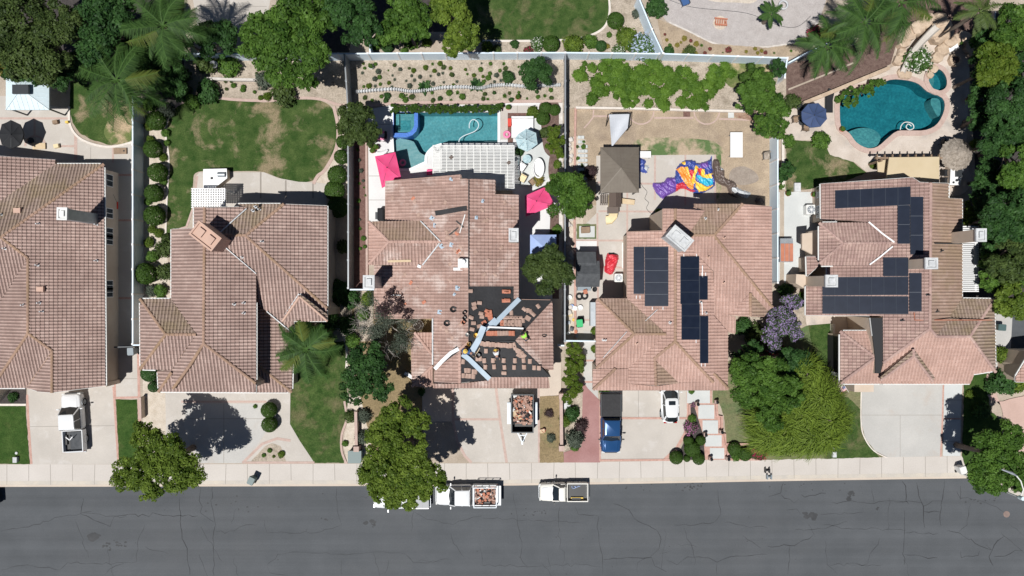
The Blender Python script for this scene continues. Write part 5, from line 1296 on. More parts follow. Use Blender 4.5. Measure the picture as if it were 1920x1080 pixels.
for px,py,r,h,mt,lb in ((1905,45,45,6,'leaf_mid','mid green tree at the top right corner of the frame'),(1870,120,42,6,'leaf_yellowgreen','yellowish green tree beside the stone patio at the right edge'),
                             (1905,195,48,7,'leaf_dark','tall dark feathery tree right of the kidney pool'),(1870,260,34,6,'leaf_dark','dark tree between the kidney pool and the palapa, at the right edge'),
                             (1910,310,42,7,'leaf_mid','grey-green tree right of the thatched palapa'),(1895,400,48,7.5,'leaf_dark','large dark tree right of the outdoor kitchen of the far right house'),
                             (1825,398,24,2.6,'leaf_bright','bright green small tree at the corner below the outdoor kitchen'),(1895,480,44,6,'leaf_olive','olive green tree right of the white pergola slats'),
                             (1900,560,36,5,'leaf_bright','bright leafy tree at the right edge above the side yard'),(1862,520,26,4,'leaf_mid','mid green tree at the lower end of the white pergola')):
 T('wood_edge_tree',lb,[(px,py,r),(px+r*.4,py+r*.5,r*.6),(px-r*.4,py+r*.5,r*.55)],h,mt,size=.17,group='trees along the right edge',dens=1.0)
leafmat('leaf_ivy',(.04,.10,.012),(.16,.28,.04),.33)
for lb,lobes,h,mt in (('dark undergrowth tree below the feathery corner tree and left palm',[(110,130,34),(150,120,30),(70,130,28),(30,130,26)],3,'leaf_dark'),('dark undergrowth tree between the two left palms',[(250,60,26),(270,110,30),(300,120,26),(340,95,26),(325,150,30)],3,'leaf_dark'),('orange-tinged bush at the left edge above the white gazebo',[(8,118,22)],2.5,'leaf_yellowfl'),
                         ('dark understorey tree behind the palms at the top right corner',[(1845,75,26),(1880,85,30),(1900,120,34),(1842,110,24)],4,'leaf_dark'),('dark understorey tree beside the kidney pool patio',[(1838,180,28),(1860,215,34),(1845,145,26),(1890,250,34),(1838,225,24)],4,'leaf_dark'),('dark understorey tree right of the palapa',[(1852,320,26),(1846,360,28),(1880,350,34),(1855,400,26),(1860,440,24),(1870,460,30)],4,'leaf_dark'),('dark understorey tree right of the white pergola',[(1860,490,24),(1885,520,32),(1915,500,34),(1915,440,34)],4,'leaf_mid'),('dark tree at the right end of the top tree row',[(1915,250,36),(1925,370,36),(1925,150,34)],6,'leaf_dark')):
 T('understorey_tree',lb,lobes,h,mt,size=.17)
c=W(720,610,5);br=thing('bare_tree','thin grey tree with bare pale branches beside the house being re-roofed','tree',(c.x,c.y,0))
m=M();rr=random.Random(4)
def branch(p,d,L,r,k):
 q=p+d*L;m.tube([p,p+d*L*.5+Vector((rr.gauss(0,.05),rr.gauss(0,.05),0))*L,q],[r,r*.8,r*.55],5,cap=False)
 if k==0:return
 for i in range(3 if k>2 else 4):
  nd_=(d+Vector((rr.gauss(0,.55),rr.gauss(0,.55),rr.uniform(-.1,.35)))).normalized();branch(q if i else p+d*L*.6,nd_,L*rr.uniform(.6,.85),r*.6,k-1)
m.tube([(c.x,c.y,0),(c.x,c.y,2.2)],.14,8)
for i in range(6):
 a=i*1.05+.3;branch(Vector((c.x,c.y,2.1)),Vector((math.cos(a)*1.0,math.sin(a)*.75,.7)).normalized(),1.75,.04,3)
m.build('branches','pale_bark',br)
V,v,w=blobleaves([(b[0],b[1],b[2],b[3]) for b in crown_blobs(c.x,c.y,3.3,3.0,34,.4)],15000,.06,.3,fill=.3)
npmesh('foliage',V,4,'leaf_grey',br,{'v':v,'w':w})
c2=W(735,565,5.5)
pl=T('plum_tree','dark purple sparse tree leaning over the roof being re-roofed',[(738,556,16),(722,580,14),(765,590,12),(745,575,14)],5.2,'leaf_plum',n=1300,size=.11)
c=W(1508,775,4.5);wl=thing('willow_tree','lime green weeping tree with sweeping strands on the front lawn','tree',(c.x,c.y,0))
m=M();m.tube([(c.x,c.y,0),(c.x+.1,c.y,1.5),(c.x,c.y,3)],[.3,.24,.2],8)
cents=[(1500,740,50),(1540,745,40),(1560,790,38),(1520,810,45),(1470,815,42),(1445,790,30),(1440,820,26),(1555,820,25),(1515,700,32),(1505,780,40)]
V=[];vv=[];ww=[]
for (px,py,r_) in cents:
 h=4.6;cc=W(px,py,h);R=r_/S*.93;swirl=rg.normal()*.6
 m.tube([(c.x,c.y,2.9),((c.x+cc.x)/2,(c.y+cc.y)/2,4),(cc.x,cc.y,4.5)],[.12,.08,.04],5)
 for i in range(int(620*R)):
  a=rg.random()*6.283;d=R*math.sqrt(rg.random());p=np.array([cc.x+math.cos(a)*d,cc.y+math.sin(a)*d,h-.9*(d/R)**2+rg.normal()*.25])
  aa=a+swirl+rg.normal()*.5;L=.7+.9*rg.random();col=np.clip(.25+.6*rg.random(),0,1);wd_=.013+.016*rg.random()
  for k in range(5):
   st=L/5;dz=-.10-.22*k;dv=np.array([math.cos(aa),math.sin(aa),dz]);dv/=np.linalg.norm(dv);q=p+dv*st;sdv=np.array([-math.sin(aa),math.cos(aa),rg.normal()*.25])*wd_*(1-k*.14)
   V+=[p-sdv,p+sdv,q+sdv*.85,q-sdv*.85];vv.append(col);ww.append(1);p=q;aa+=.10*swirl+rg.normal()*.12
npmesh('crown',np.array(V),4,'leaf_lime',wl,{'v':vv,'w':ww});m.build('trunk','bark',wl)
bl=[(*W(px,py,3.6)[:3],r_/S*.8) for px,py,r_ in cents];V,v,w=blobleaves(bl,16000,.10,.3,.45);npmesh('inner_foliage',V,4,'leaf_yellowgreen',wl,{'v':v,'w':w})
palm('palm','feather palm at the top left, above the left palm over the small lawn',306,48,7.5,84,26,1)
palm('palm','feather palm with wide fronds over the small lawn in the left yard',218,150,6.5,92,30,2)
palm('palm','feather palm on the front lawn beside the second house from left',573,655,5.0,68,26,3,droop=.5)
palm('palm','largest palm crown above the dark mulch slope',1622,42,8,84,18,4)
palm('palm','palm crown at top right reaching towards the rock waterfall',1690,5,8,84,16,5)
palm('palm','palm crown low on the dark mulch slope, over the slanting white fence',1552,88,6,62,14,6)
palm('palm','small palm at top in the gravel yard',1445,25,2.5,30,9,8)
palm('palm','bare-looking palm with grey fronds left of the top right corner trees',1838,22,7,46,11,9,mt='leaf_olive')
palm('palm','small drooping palm beside the round bed on the front lawn',600,640,1.6,34,12,10,mt='leaf_olive')
# ---------------------------------------------------------------- topiaries and shrubs
for x,y,r,k in ((292,226,17,1),(286,279,16,2),(295,323,17,3),(288,362,16,4),(289,404,18,5),(272,513,19,6)):
 bush('topiary','ball topiary, %s in the row along the tall pale fence'%('topmost','second from the top','third from the top','fourth from the top','fifth from the top','lowest and largest')[k-1],x,y,r,2*r/S*.95,group='ball topiaries along the pale fence')
for x,y,r,lb in ((308,466,17,'upper olive bush close to the second house left wall'),(308,510,16,'lower olive bush close to the second house left wall'),(310,448,9,'small bush above the two olive bushes by the second house')):
 bush('bush_olive',lb,x,y,r,group='olive bushes at the left wall of the second house')
for x,y,r in ((278,236,9),(281,262,8),(309,249,8),(305,295,8),(284,430,8),(278,455,10),(285,480,11),(283,545,12),(300,545,12),(306,340,7),(276,378,7),(296,437,9),(265,595,11),(312,268,6),(300,560,8)):
 bush(random.choice(['bush','bush_grey','bush_yellow']) if False else ('bush','bush_grey','bush_yellow')[int(x)%3],'small loose shrub among the ball topiaries along the tall pale fence',x,y,r,group='loose shrubs along the pale fence')
for (x,y,r),lb in zip(((279,700,15),(288,725,10)),('dark ball shrub tucked under the left wing roof of the second house','smaller dark ball shrub in the pale gravel bed')):bush('topiary_dark',lb,x,y,r,1.1)
for (x,y,r),lb in zip(((504,769,14),(505,796,14)),('upper of the two ball topiaries on the driveway of the second house','lower of the two ball topiaries on the driveway of the second house')):bush('topiary',lb,x,y,r,1.5)
R2=[(642,208,11,'bush_olive'),(641,238,11,'bush_olive'),(643,266,12,'topiary'),(640,294,13,'topiary'),(632,328,17,'topiary'),(627,357,18,'topiary'),(634,388,19,'topiary'),(642,463,12,'bush_olive')]
ordn=['first','second','third','fourth','fifth','sixth','seventh','eighth']
for i,(x,y,r,k) in enumerate(R2):bush(k,'%s rounded shrub from the top along the grey-white fence right of the big lawn'%ordn[i],x,y,r,1.5,group='rounded shrubs right of the big lawn')
for x,y,r,lb,k in ((635,548,24,'dark leafy bush right of the second house wall','bush_dark'),(655,562,18,'dark leafy bush at the lower end of the grey-white fence','bush_dark'),(388,172,22,'dark leafy bush overlapping the curved edge of the big lawn','bush_dark'),(360,190,14,'green bush left of the dark bush at the lawn edge','bush'),(428,122,22,'round bush beside the white satellite dish','bush'),
                     (385,118,20,'dull green bush left of the white satellite dish','bush_olive'),(530,175,22,'grey-green bush below the huge bright tree','bush_olive'),(495,150,18,'grey bush on the slope under the huge bright tree','bush_grey'),(310,205,16,'dry grey bush beside the head of the pale fence','bush_grey'),(280,195,14,'green bush beside the head of the pale fence','bush'),(338,172,18,'dark bush under the left palm','bush_dark'),(330,140,22,'very dark bush in the palm shade at the end of the rear fence','bush_dark'),
                     (455,168,5,'tiny shrub on the slope above the big lawn','bush'),(437,160,5,'tiny clump beside the timber retaining wall','bush'),(500,180,8,'small clump on the lawn edging below the slope','bush_yellow'),(488,183,5,'tiny round yellowish clump on the lawn edging','bush_yellow'),
                     (690,562,14,'bright bush below the chimney of the house being re-roofed','bush_bright'),(680,590,12,'green bush between the bare tree and the fence','bush'),(590,630,18,'dark bush in the shade below the small gable','bush_dark'),(615,600,20,'very dark bush right of the small gable','bush_dark'),(650,610,18,'dark bush beside the curved white edging','bush_dark'),(570,615,14,'bush at the corner under the small gable','bush'),
                     (660,640,14,'green bush beside the lower end of the curved edging','bush'),(665,675,14,'bright green bush above the dark lawn tree','bush_bright'),
                     (655,782,11,'brownish green bush right of the round lawn edge','bush_olive'),(647,832,6,'small bush in the pale bed by the lawn','bush'),(682,780,14,'grey-green bush beside the low dark wall','bush_grey'),(678,822,14,'pale green bush left of the big street tree','bush_grey'),
                     (505,845,4.5,'upper small shrub in the triangular bed','bush'),(527,852,6.5,'bright shrub at the right of the triangular bed','bush_bright'),(494,854,4,'lower left shrub in the triangular bed','bush'),(513,856,3,'tiny shrub in the middle of the triangular bed','bush_yellow'),
                     (726,87,11,'round dark bush behind the white fence at top','topiary_dark'),(742,60,16,'yellow-green bush under the mottled tree','bush_yellow'),(758,95,7,'low bush at the foot of the rear fence','bush'),(800,78,10,'bright yellow-green bush left of the tall narrow tree','bush_yellow'),(770,75,16,'green bush below the mottled tree','bush'),(702,82,12,'bush beside the thin white fence','bush'),
                     (914,88,12,'yellowish bush at the foot of the black tree shadow','bush_yellow'),(932,92,8,'olive bush between the black shadow and the far lawn edge','bush_olive'),(965,82,8,'dark clump at the far lawn edge','bush_dark'),(1008,82,13,'bush with white flowers at the far lawn edge','bush_white'),(1033,82,15,'round clipped shrub on the far lawn edge, left one','topiary'),(1075,82,19,'bright leafy shrub on the far lawn edge','bush_bright'),(1108,77,13,'low green clump right of the bright leafy shrub','bush'),
                     (1127,86,10,'small clipped clump near the fence corner','topiary_dark'),(1154,38,15,'ball shrub right of the far lawn','topiary'),(1176,70,20,'bright spreading bush beside the slanting fence','bush_bright'),(1232,12,20,'dark bush right of the slanting white fence','bush_dark'),(1194,25,9,'small dry bush left of the slanting fence','bush_grey'),(1160,95,12,'white flowering clump at the fence corner','bush_white'),
                     (1205,88,27,'pale blue flowering bush spilling over the fence corner','bush_blue'),(1255,95,10,'dark low bush right of the fence corner','bush_dark'),(1293,97,12,'olive round clump at the foot of the gravel yard slope','bush_olive'),(990,95,9,'reddish clump behind the rear fence','bush_crimson'),
                     (953,144,12,'dark spreading plant left of the round tree','bush_dark'),
                     (1023,203,11,'left ball shrub in the bed right of the pool','topiary'),(1040,206,10,'right ball shrub in the bed right of the pool','topiary'),(1018,222,12,'lower ball shrub in the bed right of the pool','topiary'),(999,210,12,'spiky yellowish clump at the corner of the lounge mat','bush_yellow'),(1022,248,10,'reddish clump beside the patterned parasol','bush_olive'),
                     (1045,308,8,'small bright clump in the mulch by the white tub','bush_bright'),(1010,338,11,'golden spiky clump below the lounge chairs','bush_gold'),(974,283,9,'dark plant at the pergola corner','bush_dark'),(1045,430,9,'small bush beside the light blue canopy','bush'),(1030,445,8,'small clump above the light blue canopy corner','bush_olive'),
                     (1107,322,14,'dark plum-leaved bush above the round green tree','bush_plum'),(1236,397,7,'potted leafy plant at the house corner by the tarps','bush_bright'),
                     (1073,776,14,'dark green bush below the small utility box','bush_dark'),(1060,790,12,'yellow-green bush by the low wall','bush_yellow'),(1090,800,14,'plum bush beside the red driveway','bush_plum'),(1078,825,18,'grey airy bush at the end of the red driveway bed','bush_grey'),(1078,838,9,'green clump within the grey airy bush','bush'),
                     (1295,803,13,'pink flowering bush beside the stepping slabs','bush_pink'),(1298,785,8,'small green bush above the pink flowering bush','bush'),
                     (1377,842,12,'left clipped ball in the dark bed right of the steps','topiary'),(1397,852,12,'middle clipped ball in the dark bed right of the steps','topiary'),(1380,857,8,'small clump below the clipped balls right of the steps','bush'),(1425,845,18,'dark bush with deep red tips at the sidewalk','bush_crimson'),(1410,842,10,'brownish clump between the ball and the red-tipped bush','bush_olive'),
                     (1395,612,17,'dark bush under the small right gable','bush_dark'),(1420,628,20,'olive bush left of the lilac tree','bush_olive'),(1455,655,18,'bush with crimson flowers below the lilac tree','bush_crimson'),(1500,700,18,'deep green bush behind the willow','bush_dark'),(1475,545,14,'dark bush above the lilac tree','bush_dark'),(1506,555,8,'small green bush beside the chimney shoulder','bush'),
                     (1530,62,15,'dark reddish bush beside the gravel yard','bush_crimson'),(1300,760,5,'tiny pot plant beside the top step','bush_pink'),
                     (1540,262,17,'airy green bush at the corner of the pool deck','bush'),(1488,190,14,'pale low bush on the mulch beside the corner tree','bush_olive'),(1480,265,12,'green bush at the head of the white right fence','bush'),(1467,350,6,'small bush by the side path border','bush'),(1638,309,7,'potted plant at the patio cover corner','bush_bright'),
                     (1572,216-30,7,'small plant by the pool planter','bush'),(1723,112,25,'white flowering round bush beside the rock slide','bush_white'),(1830,78,14,'green bush at the end of the tan rocks','bush'),(1832,270,11,'bright clump beside the palapa','bush_bright'),(1880,665,16,'green shrub in the right side yard','bush_bright'),(1890,715,26,'broad dense bush above the pink path','bush_dark'),(1862,725,14,'dark bush at the corner above the pink path','bush_dark'),(1912,720,18,'bright clipped bush at the right edge above the pink path','bush_bright'),
                     (478,762,4,'tiny shrub at the driveway band','bush'),(790,735,7,'low hedge clump at the porch edge','bush_dark'),(1133,735,9,'small bush behind the blue pickup','bush'),(1297,733,6,'small bush at the eave above the top step','bush'),(1627,723,8,'low green clump at the eave beside the flag','bush'),(1116,620,8,'small bush at the left wall of the panel-roof house','bush_bright'),(1116,655,8,'second small bush down the left wall of the panel-roof house','bush_bright'),
                     (22,745,9,'dark bush in the bed at the left house front','bush_dark'),(1845,770,16,'dark bush behind the right street tree','bush_dark'),(1820,740,9,'pale bush on the bright right lawn','bush_yellow')):
 bush(k,lb,x,y,r)
T('hedge','low trimmed hedge along the top side of the rectangular pool',[(738+i*13.2,203+(i%3),8.5) for i in range(16)]+[(744+i*13.2,204,7) for i in range(15)],.8,'leaf_hedge','hedge',size=.085,nb=9,dens=3.2)
T('hedge','leafy planter hedge at the upper left side of the kidney-shaped pool',[(1590,180,13),(1605,170,11),(1600,190,10),(1622,165,11),(1640,160,11),(1632,175,9),(1655,152,8),(1588,195,8)],1.1,'leaf_mid','hedge',size=.14,nb=8,dens=1.3)
T('shrub_row','shrub row right of the patterned parasol along the thin fence',[(1040,240,13),(1042,262,16),(1045,282,14),(1035,270,12)],2.2,'leaf_yellowgreen','shrubs',size=.12)
T('shrub_bed','long tangled bed of yellow-green shrubs between the front walk and the red driveway',[(1075,655,15),(1078,680,18),(1070,705,16),(1076,728,15),(1066,745,12),(1085,690,10)],1.5,'leaf_yellowgreen','shrubs',size=.13,dens=1.0)
T('hibiscus','broad-leaved banana-like plant beside the white right fence',[(1475,318,14),(1468,332,9)],1.8,'leaf_dark','plant',size=.24)
t_=[]
for x,y,r in ((1100,130,14),(1130,125,20),(1160,128,26),(1150,160,26),(1120,165,20),(1112,180,12),(1185,150,34),(1215,140,32),(1200,175,28),(1240,150,26),(1235,180,18),(1175,185,12),(1262,150,12),(1285,145,22),(1280,170,16),(1300,160,14),(1335,145,20),(1360,135,16),(1322,170,22),(1315,190,16),(1345,160,12),(1090,140,10),(1245,195,7),(1280,195,6),(1292,192,5)):
 c=W(x,y,.5);R=r/S
 for i in range(max(4,int(R*R*9))):
  a=rg.random()*6.28;d=R*math.sqrt(rg.random());t_.append((c.x+math.cos(a)*d,c.y+math.sin(a)*d,.25+.15*rg.random(),(.18+.3*rg.random()))) if rg.random()<.93 else None
V,v,w=blobleaves(t_,80000,.10,1.2,.45,-.1,rn=.25)
tag(npmesh('ivy',V,4,'leaf_ivy',None,{'v':v,'w':w}),'sprawling bright ivy ground cover along the rear fence of the bare tan yard','ground cover',kind='stuff')
def scatter(kinds,label,poly,n,r0,r1,group,seed):
 q=random.Random(seed);xs=[p[0]for p in poly];ys=[p[1]for p in poly];k=0;tries=0;pts=[]
 while k<n and tries<4000:
  tries+=1;x=q.uniform(min(xs),max(xs));y=q.uniform(min(ys),max(ys))
  if not inpoly(np.array(x),np.array(y),poly) or any(math.dist((x,y),p)<8 for p in pts):continue
  pts.append((x,y));bush(q.choice(kinds),label,x,y,q.uniform(r0,r1),group=group,name='small_plant',cat='plant');k+=1
scatter(['bush','agave','bush_olive','agave_grey','bush_yellow','bush_grey'],'small plant on the sandy planted slope behind the rectangular pool',[(672,118),(975,118),(975,160),(672,165)],62,2.5,5.5,'small plants on the planted slope',1)
scatter(['bush','bush_dark','agave','bush_olive'],'small plant below the scalloped edging on the slope behind the pool',[(675,176),(1050,168),(1050,186),(680,190)],30,3,6.5,'small plants below the scalloped edging',2)
scatter(['bush','agave','bush_gold','bush_gold','bush_crimson'],'small dry plant on the sandy slope below the gravel yard',[(1245,60),(1290,68),(1340,88),(1500,88),(1500,100),(1250,100)],24,2.5,6,'small plants below the gravel yard',3)
scatter(['bush','bush_grey','agave'],'small sprig in the red mulch strip left of the pool deck',[(668,275),(685,275),(688,520),(668,520)],15,2.5,5,'sprigs in the red mulch strip',4)
scatter(['bush','agave','bush_olive'],'small plant in the stone bed left of the tan yard edging',[(1082,250),(1096,262),(1098,350),(1082,350)],8,3,5,'small plants in the stone bed',5)
scatter(['bush','bush_gold','bush_olive'],'small plant on the dirt slope around the far lawn',[(905,82),(1060,80),(1140,60),(1190,40),(1200,95),(905,96)],12,3,6,'small plants around the far lawn',6)
scatter(['bush','bush_grey','bush_olive'],'small plant on the dirt slope above the big lawn',[(400,130),(640,150),(650,180),(420,182)],10,3,6,'small plants above the big lawn',7)
for x,y,lb in ((795,162,'left large banana-like plant on the planted slope'),(892,157,'right large banana-like plant on the planted slope')):bush('banana',lb,x,y,19,1.1)
for x,y,r in ((862,75,4),):pass
for x,y,lb,k in ((1052,783,'nothing',''),):pass
for x,y,lb in ((1030,775,'upper dead shrub on the dry lawn strip'),(1033,822,'lower dead shrub on the dry lawn strip')):
 bush('bush_plum' if y<800 else 'bush_grey',lb,x,y,9,.6)
for i,(x,y,r) in enumerate(((1291,827,9),(1314,826,9),(1298,842,14),(1268,858,12),(1288,860,6),(1310,860,11))):
 bush('topiary',('small upper left','upper right','large central','lower left','small lower middle','lower right')[i]+' clipped ball in the dark bed left of the stepping slabs',x,y,r,min(1.3,2*r/S),group='clipped balls left of the stepping slabs')
# ---------------------------------------------------------------- vehicles (built pointing +Y at the origin, then placed)
def ringrect(y0,y1,w0,w1,z,r=.25,n=4,yb=None):
 """rounded plan outline: rear y0 half-width w0, front y1 half-width w1"""
 pts=[]
 for (cx,cy,a0) in ((w1-r,y1-r,0),(-w1+r,y1-r,90),(-w0+r,y0+r,180),(w0-r,y0+r,270)):
  for k in range(n+1):
   a=math.radians(a0+90*k/n);pts.append((cx+r*math.cos(a),cy+r*math.sin(a),z))
 return pts
def wheel(root,x,y,r=.38,w=.24):
 m=M();m.tube([(x-w/2,y,r),(x+w/2,y,r)],r,20);o=m.build('tyre','rubber',root,smooth=True)
 s_=1 if x>0 else -1;m=M();m.tube([(x+s_*(w/2-.02),y,r),(x+s_*(w/2+.012),y,r)],r*.62,14)
 for k in range(5):
  a=k*1.2566;m.beam((x+s_*(w/2+.02),y,r),(x+s_*(w/2+.02),y+math.cos(a)*r*.55,r+math.sin(a)*r*.55),.05,.03)
 m.build('rim','car_grey',o)
def truck(name,label,px,py,head,L=5.6,Wd=1.95,H=1.85,paint='car_white',cab=2.2,hood=1.35,bed='open',bedmat='black',single=False,cat='pickup truck',roofmat=None,wheelr=.39,hoodmat=None,bedwall=None):
 root=thing(name,label,cat,(0,0,0));hw=Wd/2;yr=-L/2;yf=L/2;zb=1.02;yc0=yf-hood-cab;bw=bedwall or paint
 m=M()
 m.rings([ringrect(yc0-.01,yf-.06,hw-.06,hw-.10,.36,.3),ringrect(yc0-.01,yf,hw,hw-.05,.55,.34),ringrect(yc0-.01,yf-.02,hw,hw-.06,.85,.34),
             ringrect(yc0,yf-.08,hw-.03,hw-.11,zb,.34),ringrect(yc0+.02,yf-.16,hw-.12,hw-.2,zb+.07,.3)],True,True)
 m.build('body',paint,root,smooth=True)
 m=M();m.rings([ringrect(yf-hood-.25,yf-.18,hw-.28,hw-.32,zb+.05,.2),ringrect(yf-hood-.25,yf-.24,hw-.36,hw-.4,zb+.115,.2)],False,True);m.build('hood',hoodmat or paint,root,smooth=True)
 g0=zb+.04;g1=H-.06;yb0,yb1=yc0+.03,yf-hood+.15;yt0,yt1=yc0+.22,yf-hood-.55
 B=[(-hw+.10,yb0),(hw-.10,yb0),(hw-.10,yb1-.12),(0,yb1),(-hw+.10,yb1-.12)];Tq=[(-hw+.26,yt0),(hw-.26,yt0),(hw-.26,yt1-.06),(0,yt1),(-hw+.26,yt1-.06)]
 m=M();m.rings([[(x,y,g0) for x,y in B],[(x,y,g1) for x,y in Tq]],False,True);m.build('windows','glass',root)
 m=M();e=.03
 for i in (0,1,2,4):m.beam((B[i][0]*1.005,B[i][1],g0),(Tq[i][0]*1.01,Tq[i][1],g1),.09,.07)
 for s_ in (-1,1):
  ym=(yb0+yb1)/2-.1
  if not single:m.beam((s_*(hw-.095),ym,g0),(s_*(hw-.255),(yt0+yt1)/2,g1),.08,.05)
  m.beam((s_*(hw-.09),yb0,g0+.01),(s_*(hw-.09),yb1-.1,g0+.01),.06,.06)
 m.beam((Tq[0][0],yt0,g1-.01),(Tq[1][0],yt0,g1-.01),.06,.05);m.build('pillars',paint,root)
 m=M();m.rings([ringrect(yt0-.03,yt1+.0,hw-.24,hw-.26,g1-.01,.14),ringrect(yt0,yt1-.03,hw-.27,hw-.29,g1+.05,.14),ringrect(yt0+.1,yt1-.13,hw-.37,hw-.39,g1+.085,.12)],False,True)
 m.build('cab_roof',roofmat or paint,root,smooth=True)
 y0,y1=yr+.02,yc0-.04
 m=M()
 for s_ in (-1,1):
  m.box(min(s_*hw,s_*(hw-.08)),max(s_*hw,s_*(hw-.08)),y0,y1,.45,zb+.05)
 m.box(-hw+.08,hw-.08,y0,y0+.06,.5,zb+.04);m.box(-hw+.08,hw-.08,y1-.06,y1,.5,zb+.05);m.build('bed_wall',bw,root)
 m=M();[m.box(min(s_*(hw-.08),s_*(hw-.32)),max(s_*(hw-.08),s_*(hw-.32)),yr+.7,yr+1.6,.62,.82) for s_ in (-1,1)];m.build('wheel_wells',bedmat if bed=='open' and bedmat!='rubble' else 'black',root)
 m=M();m.box(-hw+.08,hw-.08,y0+.06,y1-.06,.5,.62);m.build('bed_floor',bedmat if bed=='open' else 'black',root)
 if bed=='cover':m=M();m.box(-hw+.1,hw-.1,y0+.03,y1-.02,zb+.05,zb+.10);[m.box(-hw+.1,hw-.1,y0+.03+(y1-y0)*k/3-.015,y0+.03+(y1-y0)*k/3+.015,zb+.10,zb+.112) for k in (1,2)];m.build('bed_cover',bedmat,root)
 m=M();m.box(-hw+.03,hw-.03,yr-.12,yr+.0,.45,.62);m.build('rear_bumper','car_grey',root)
 m=M();m.rings([ringrect(yf-.2,yf+.07,hw-.08,hw-.14,.40,.2),ringrect(yf-.2,yf+.07,hw-.08,hw-.14,.60,.2)],True,True);m.build('front_bumper','car_grey',root,smooth=True)
 m=M();m.box(-hw+.42,hw-.42,yf-.04,yf+.02,.62,.9);m.build('grille','black_plastic',root)
 for s_ in (-1,1):
  m=M();m.cbox((s_*(hw-.24),yf-.06,.84),.3,.16,.16);m.build('headlight','lamp_lens',root)
  m=M();m.cbox((s_*(hw-.05),yr+.04,.85),.12,.08,.3);m.build('tail_light','red_lens',root)
  m=M();m.cbox((s_*(hw+.14),yf-hood-.12,zb+.18),.24,.1,.17);m.beam((s_*(hw-.1),yf-hood-.15,zb+.1),(s_*(hw+.08),yf-hood-.12,zb+.16),.05,.05);m.build('mirror',paint if paint=='car_white' else 'black_plastic',root)
  for y in (yf-.95,yr+1.15):wheel(root,s_*(hw-.15),y,wheelr)
 for s_ in (-1,1):
  m=M()
  for y in (yf-.95,yr+1.15):m.tube([(s_*(hw-.02),y+math.cos(a)*(wheelr+.06),wheelr+math.sin(a)*(wheelr+.06)) for a in [math.pi*k/8 for k in range(9)]],.035,5)
  m.build('fender_flare',paint if paint!='car_white' else 'car_grey',root)
 c=W(px,py);root.location=(c.x,c.y,0);root.rotation_euler=(0,0,math.radians(head-90));root['moved']=1
 return root
RD=-.13
t1=truck('pickup_truck','white double-cab pickup parked on the left driveway, nose to the house',147,789,93,5.7,2.0,1.9)
m=M();m.box(-.42,.72,-2.65,-.95,.63,.72);o=m.build('bed_mat','shingle',t1);
m=M();m.beam((-.55,-.75-.6,1.15),(-.2,-1.05-.6,1.15),.08,.05);m.beam((-.2,-1.05-.6,1.15),(.1,-.72-.6,1.15),.08,.05);m.build('bed_bracket','white_paint',t1)
t2=truck('pickup_truck','white work pickup at the kerb with a rack and roof debris in its bed',876,924,180,6.0,2.0,1.95,single=False,bedmat='rubble');t2.location.z=RD
m=M()
for y in (-2.9,-2.2,-1.5,-.75):m.beam((-.95,y,1.0),(-.95,y,1.75),.05,.05);m.beam((.95,y,1.0),(.95,y,1.75),.05,.05)
for s_ in (-1,1):m.beam((s_*.95,-2.9,1.75),(s_*.95,-.7,1.75),.06,.05)
for y in (-2.9,-.75):m.beam((-.95,y,1.75),(.95,y,1.75),.06,.05)
m.build('ladder_rack','grey_metal',t2)
m=M();m.box(-.95,.95,-3.35,-2.98,1.0,1.04);m.build('tailgate','car_grey',t2)
dr=random.Random(2)
def debris(root,x0,x1,y0,y1,z,n,seed=1,big=.3):
 q=random.Random(seed)
 for nm,mt in (('tile_debris','tile_rub'),('felt_debris','felt'),('paper_debris','offwhite'),('broken_tile','terracotta')):
  m=M()
  for i in range(int(n*{'tile_debris':.55,'felt_debris':.2,'paper_debris':.13,'broken_tile':.2}[nm])):
   m.cbox((q.uniform(x0,x1),q.uniform(y0,y1),z+q.uniform(0,.28)),q.uniform(.1,big),q.uniform(.15,big*1.3),.03,q.uniform(0,3.1),q.uniform(-.6,.6))
  m.build(nm,mt,root)
mat('tile_rub',(.30,.17,.13),(.46,.30,.24),3,.9)
debris(t2,-.75,.75,-2.75,-.9,.68,90,3)
m=M();[m.cbox((dr.uniform(-.6,.6),dr.uniform(-2.6,-1),1.0),.3,.25,.1,dr.uniform(0,3)) for _ in range(5)];m.build('tile_stack','terracotta',t2)
t3=truck('pickup_truck','small cream pickup with an open black bed, furthest right of the kerb trucks',1056,918.5,180,4.75,1.8,1.65,'car_cream',cab=1.35,hood=1.3,single=True,wheelr=.34,bedmat='black_plastic',hoodmat='car_white');t3.location.z=RD
m=M();m.beam((-.6,-.7,.75),(-.6,-1.9,.75),.12,.1);m.build('yellow_level','hat_yellow',t3)
m=M();[m.tube([(.5+.2*math.cos(a)+k*.1,-1.0-.25*k+.2*math.sin(a),.68) for a in [6.28*j/10 for j in range(11)]],.03,5) for k in range(3)];m.build('coiled_cord','canopy_blue',t3)
t4=truck('pickup_truck','white pickup with a grey bed cover, mostly hidden under the big street tree',755,930,180,5.4,1.95,1.8,bed='cover',bedmat='tonneau');t4.location.z=RD
t5=truck('pickup_truck','blue pickup with a dark bed cover parked nose to the street on the driveway',1143,790,270,5.75,2.0,1.9,'car_blue',cab=2.25,hood=1.25,bed='cover',bedmat='felt',bedwall='dark_metal')
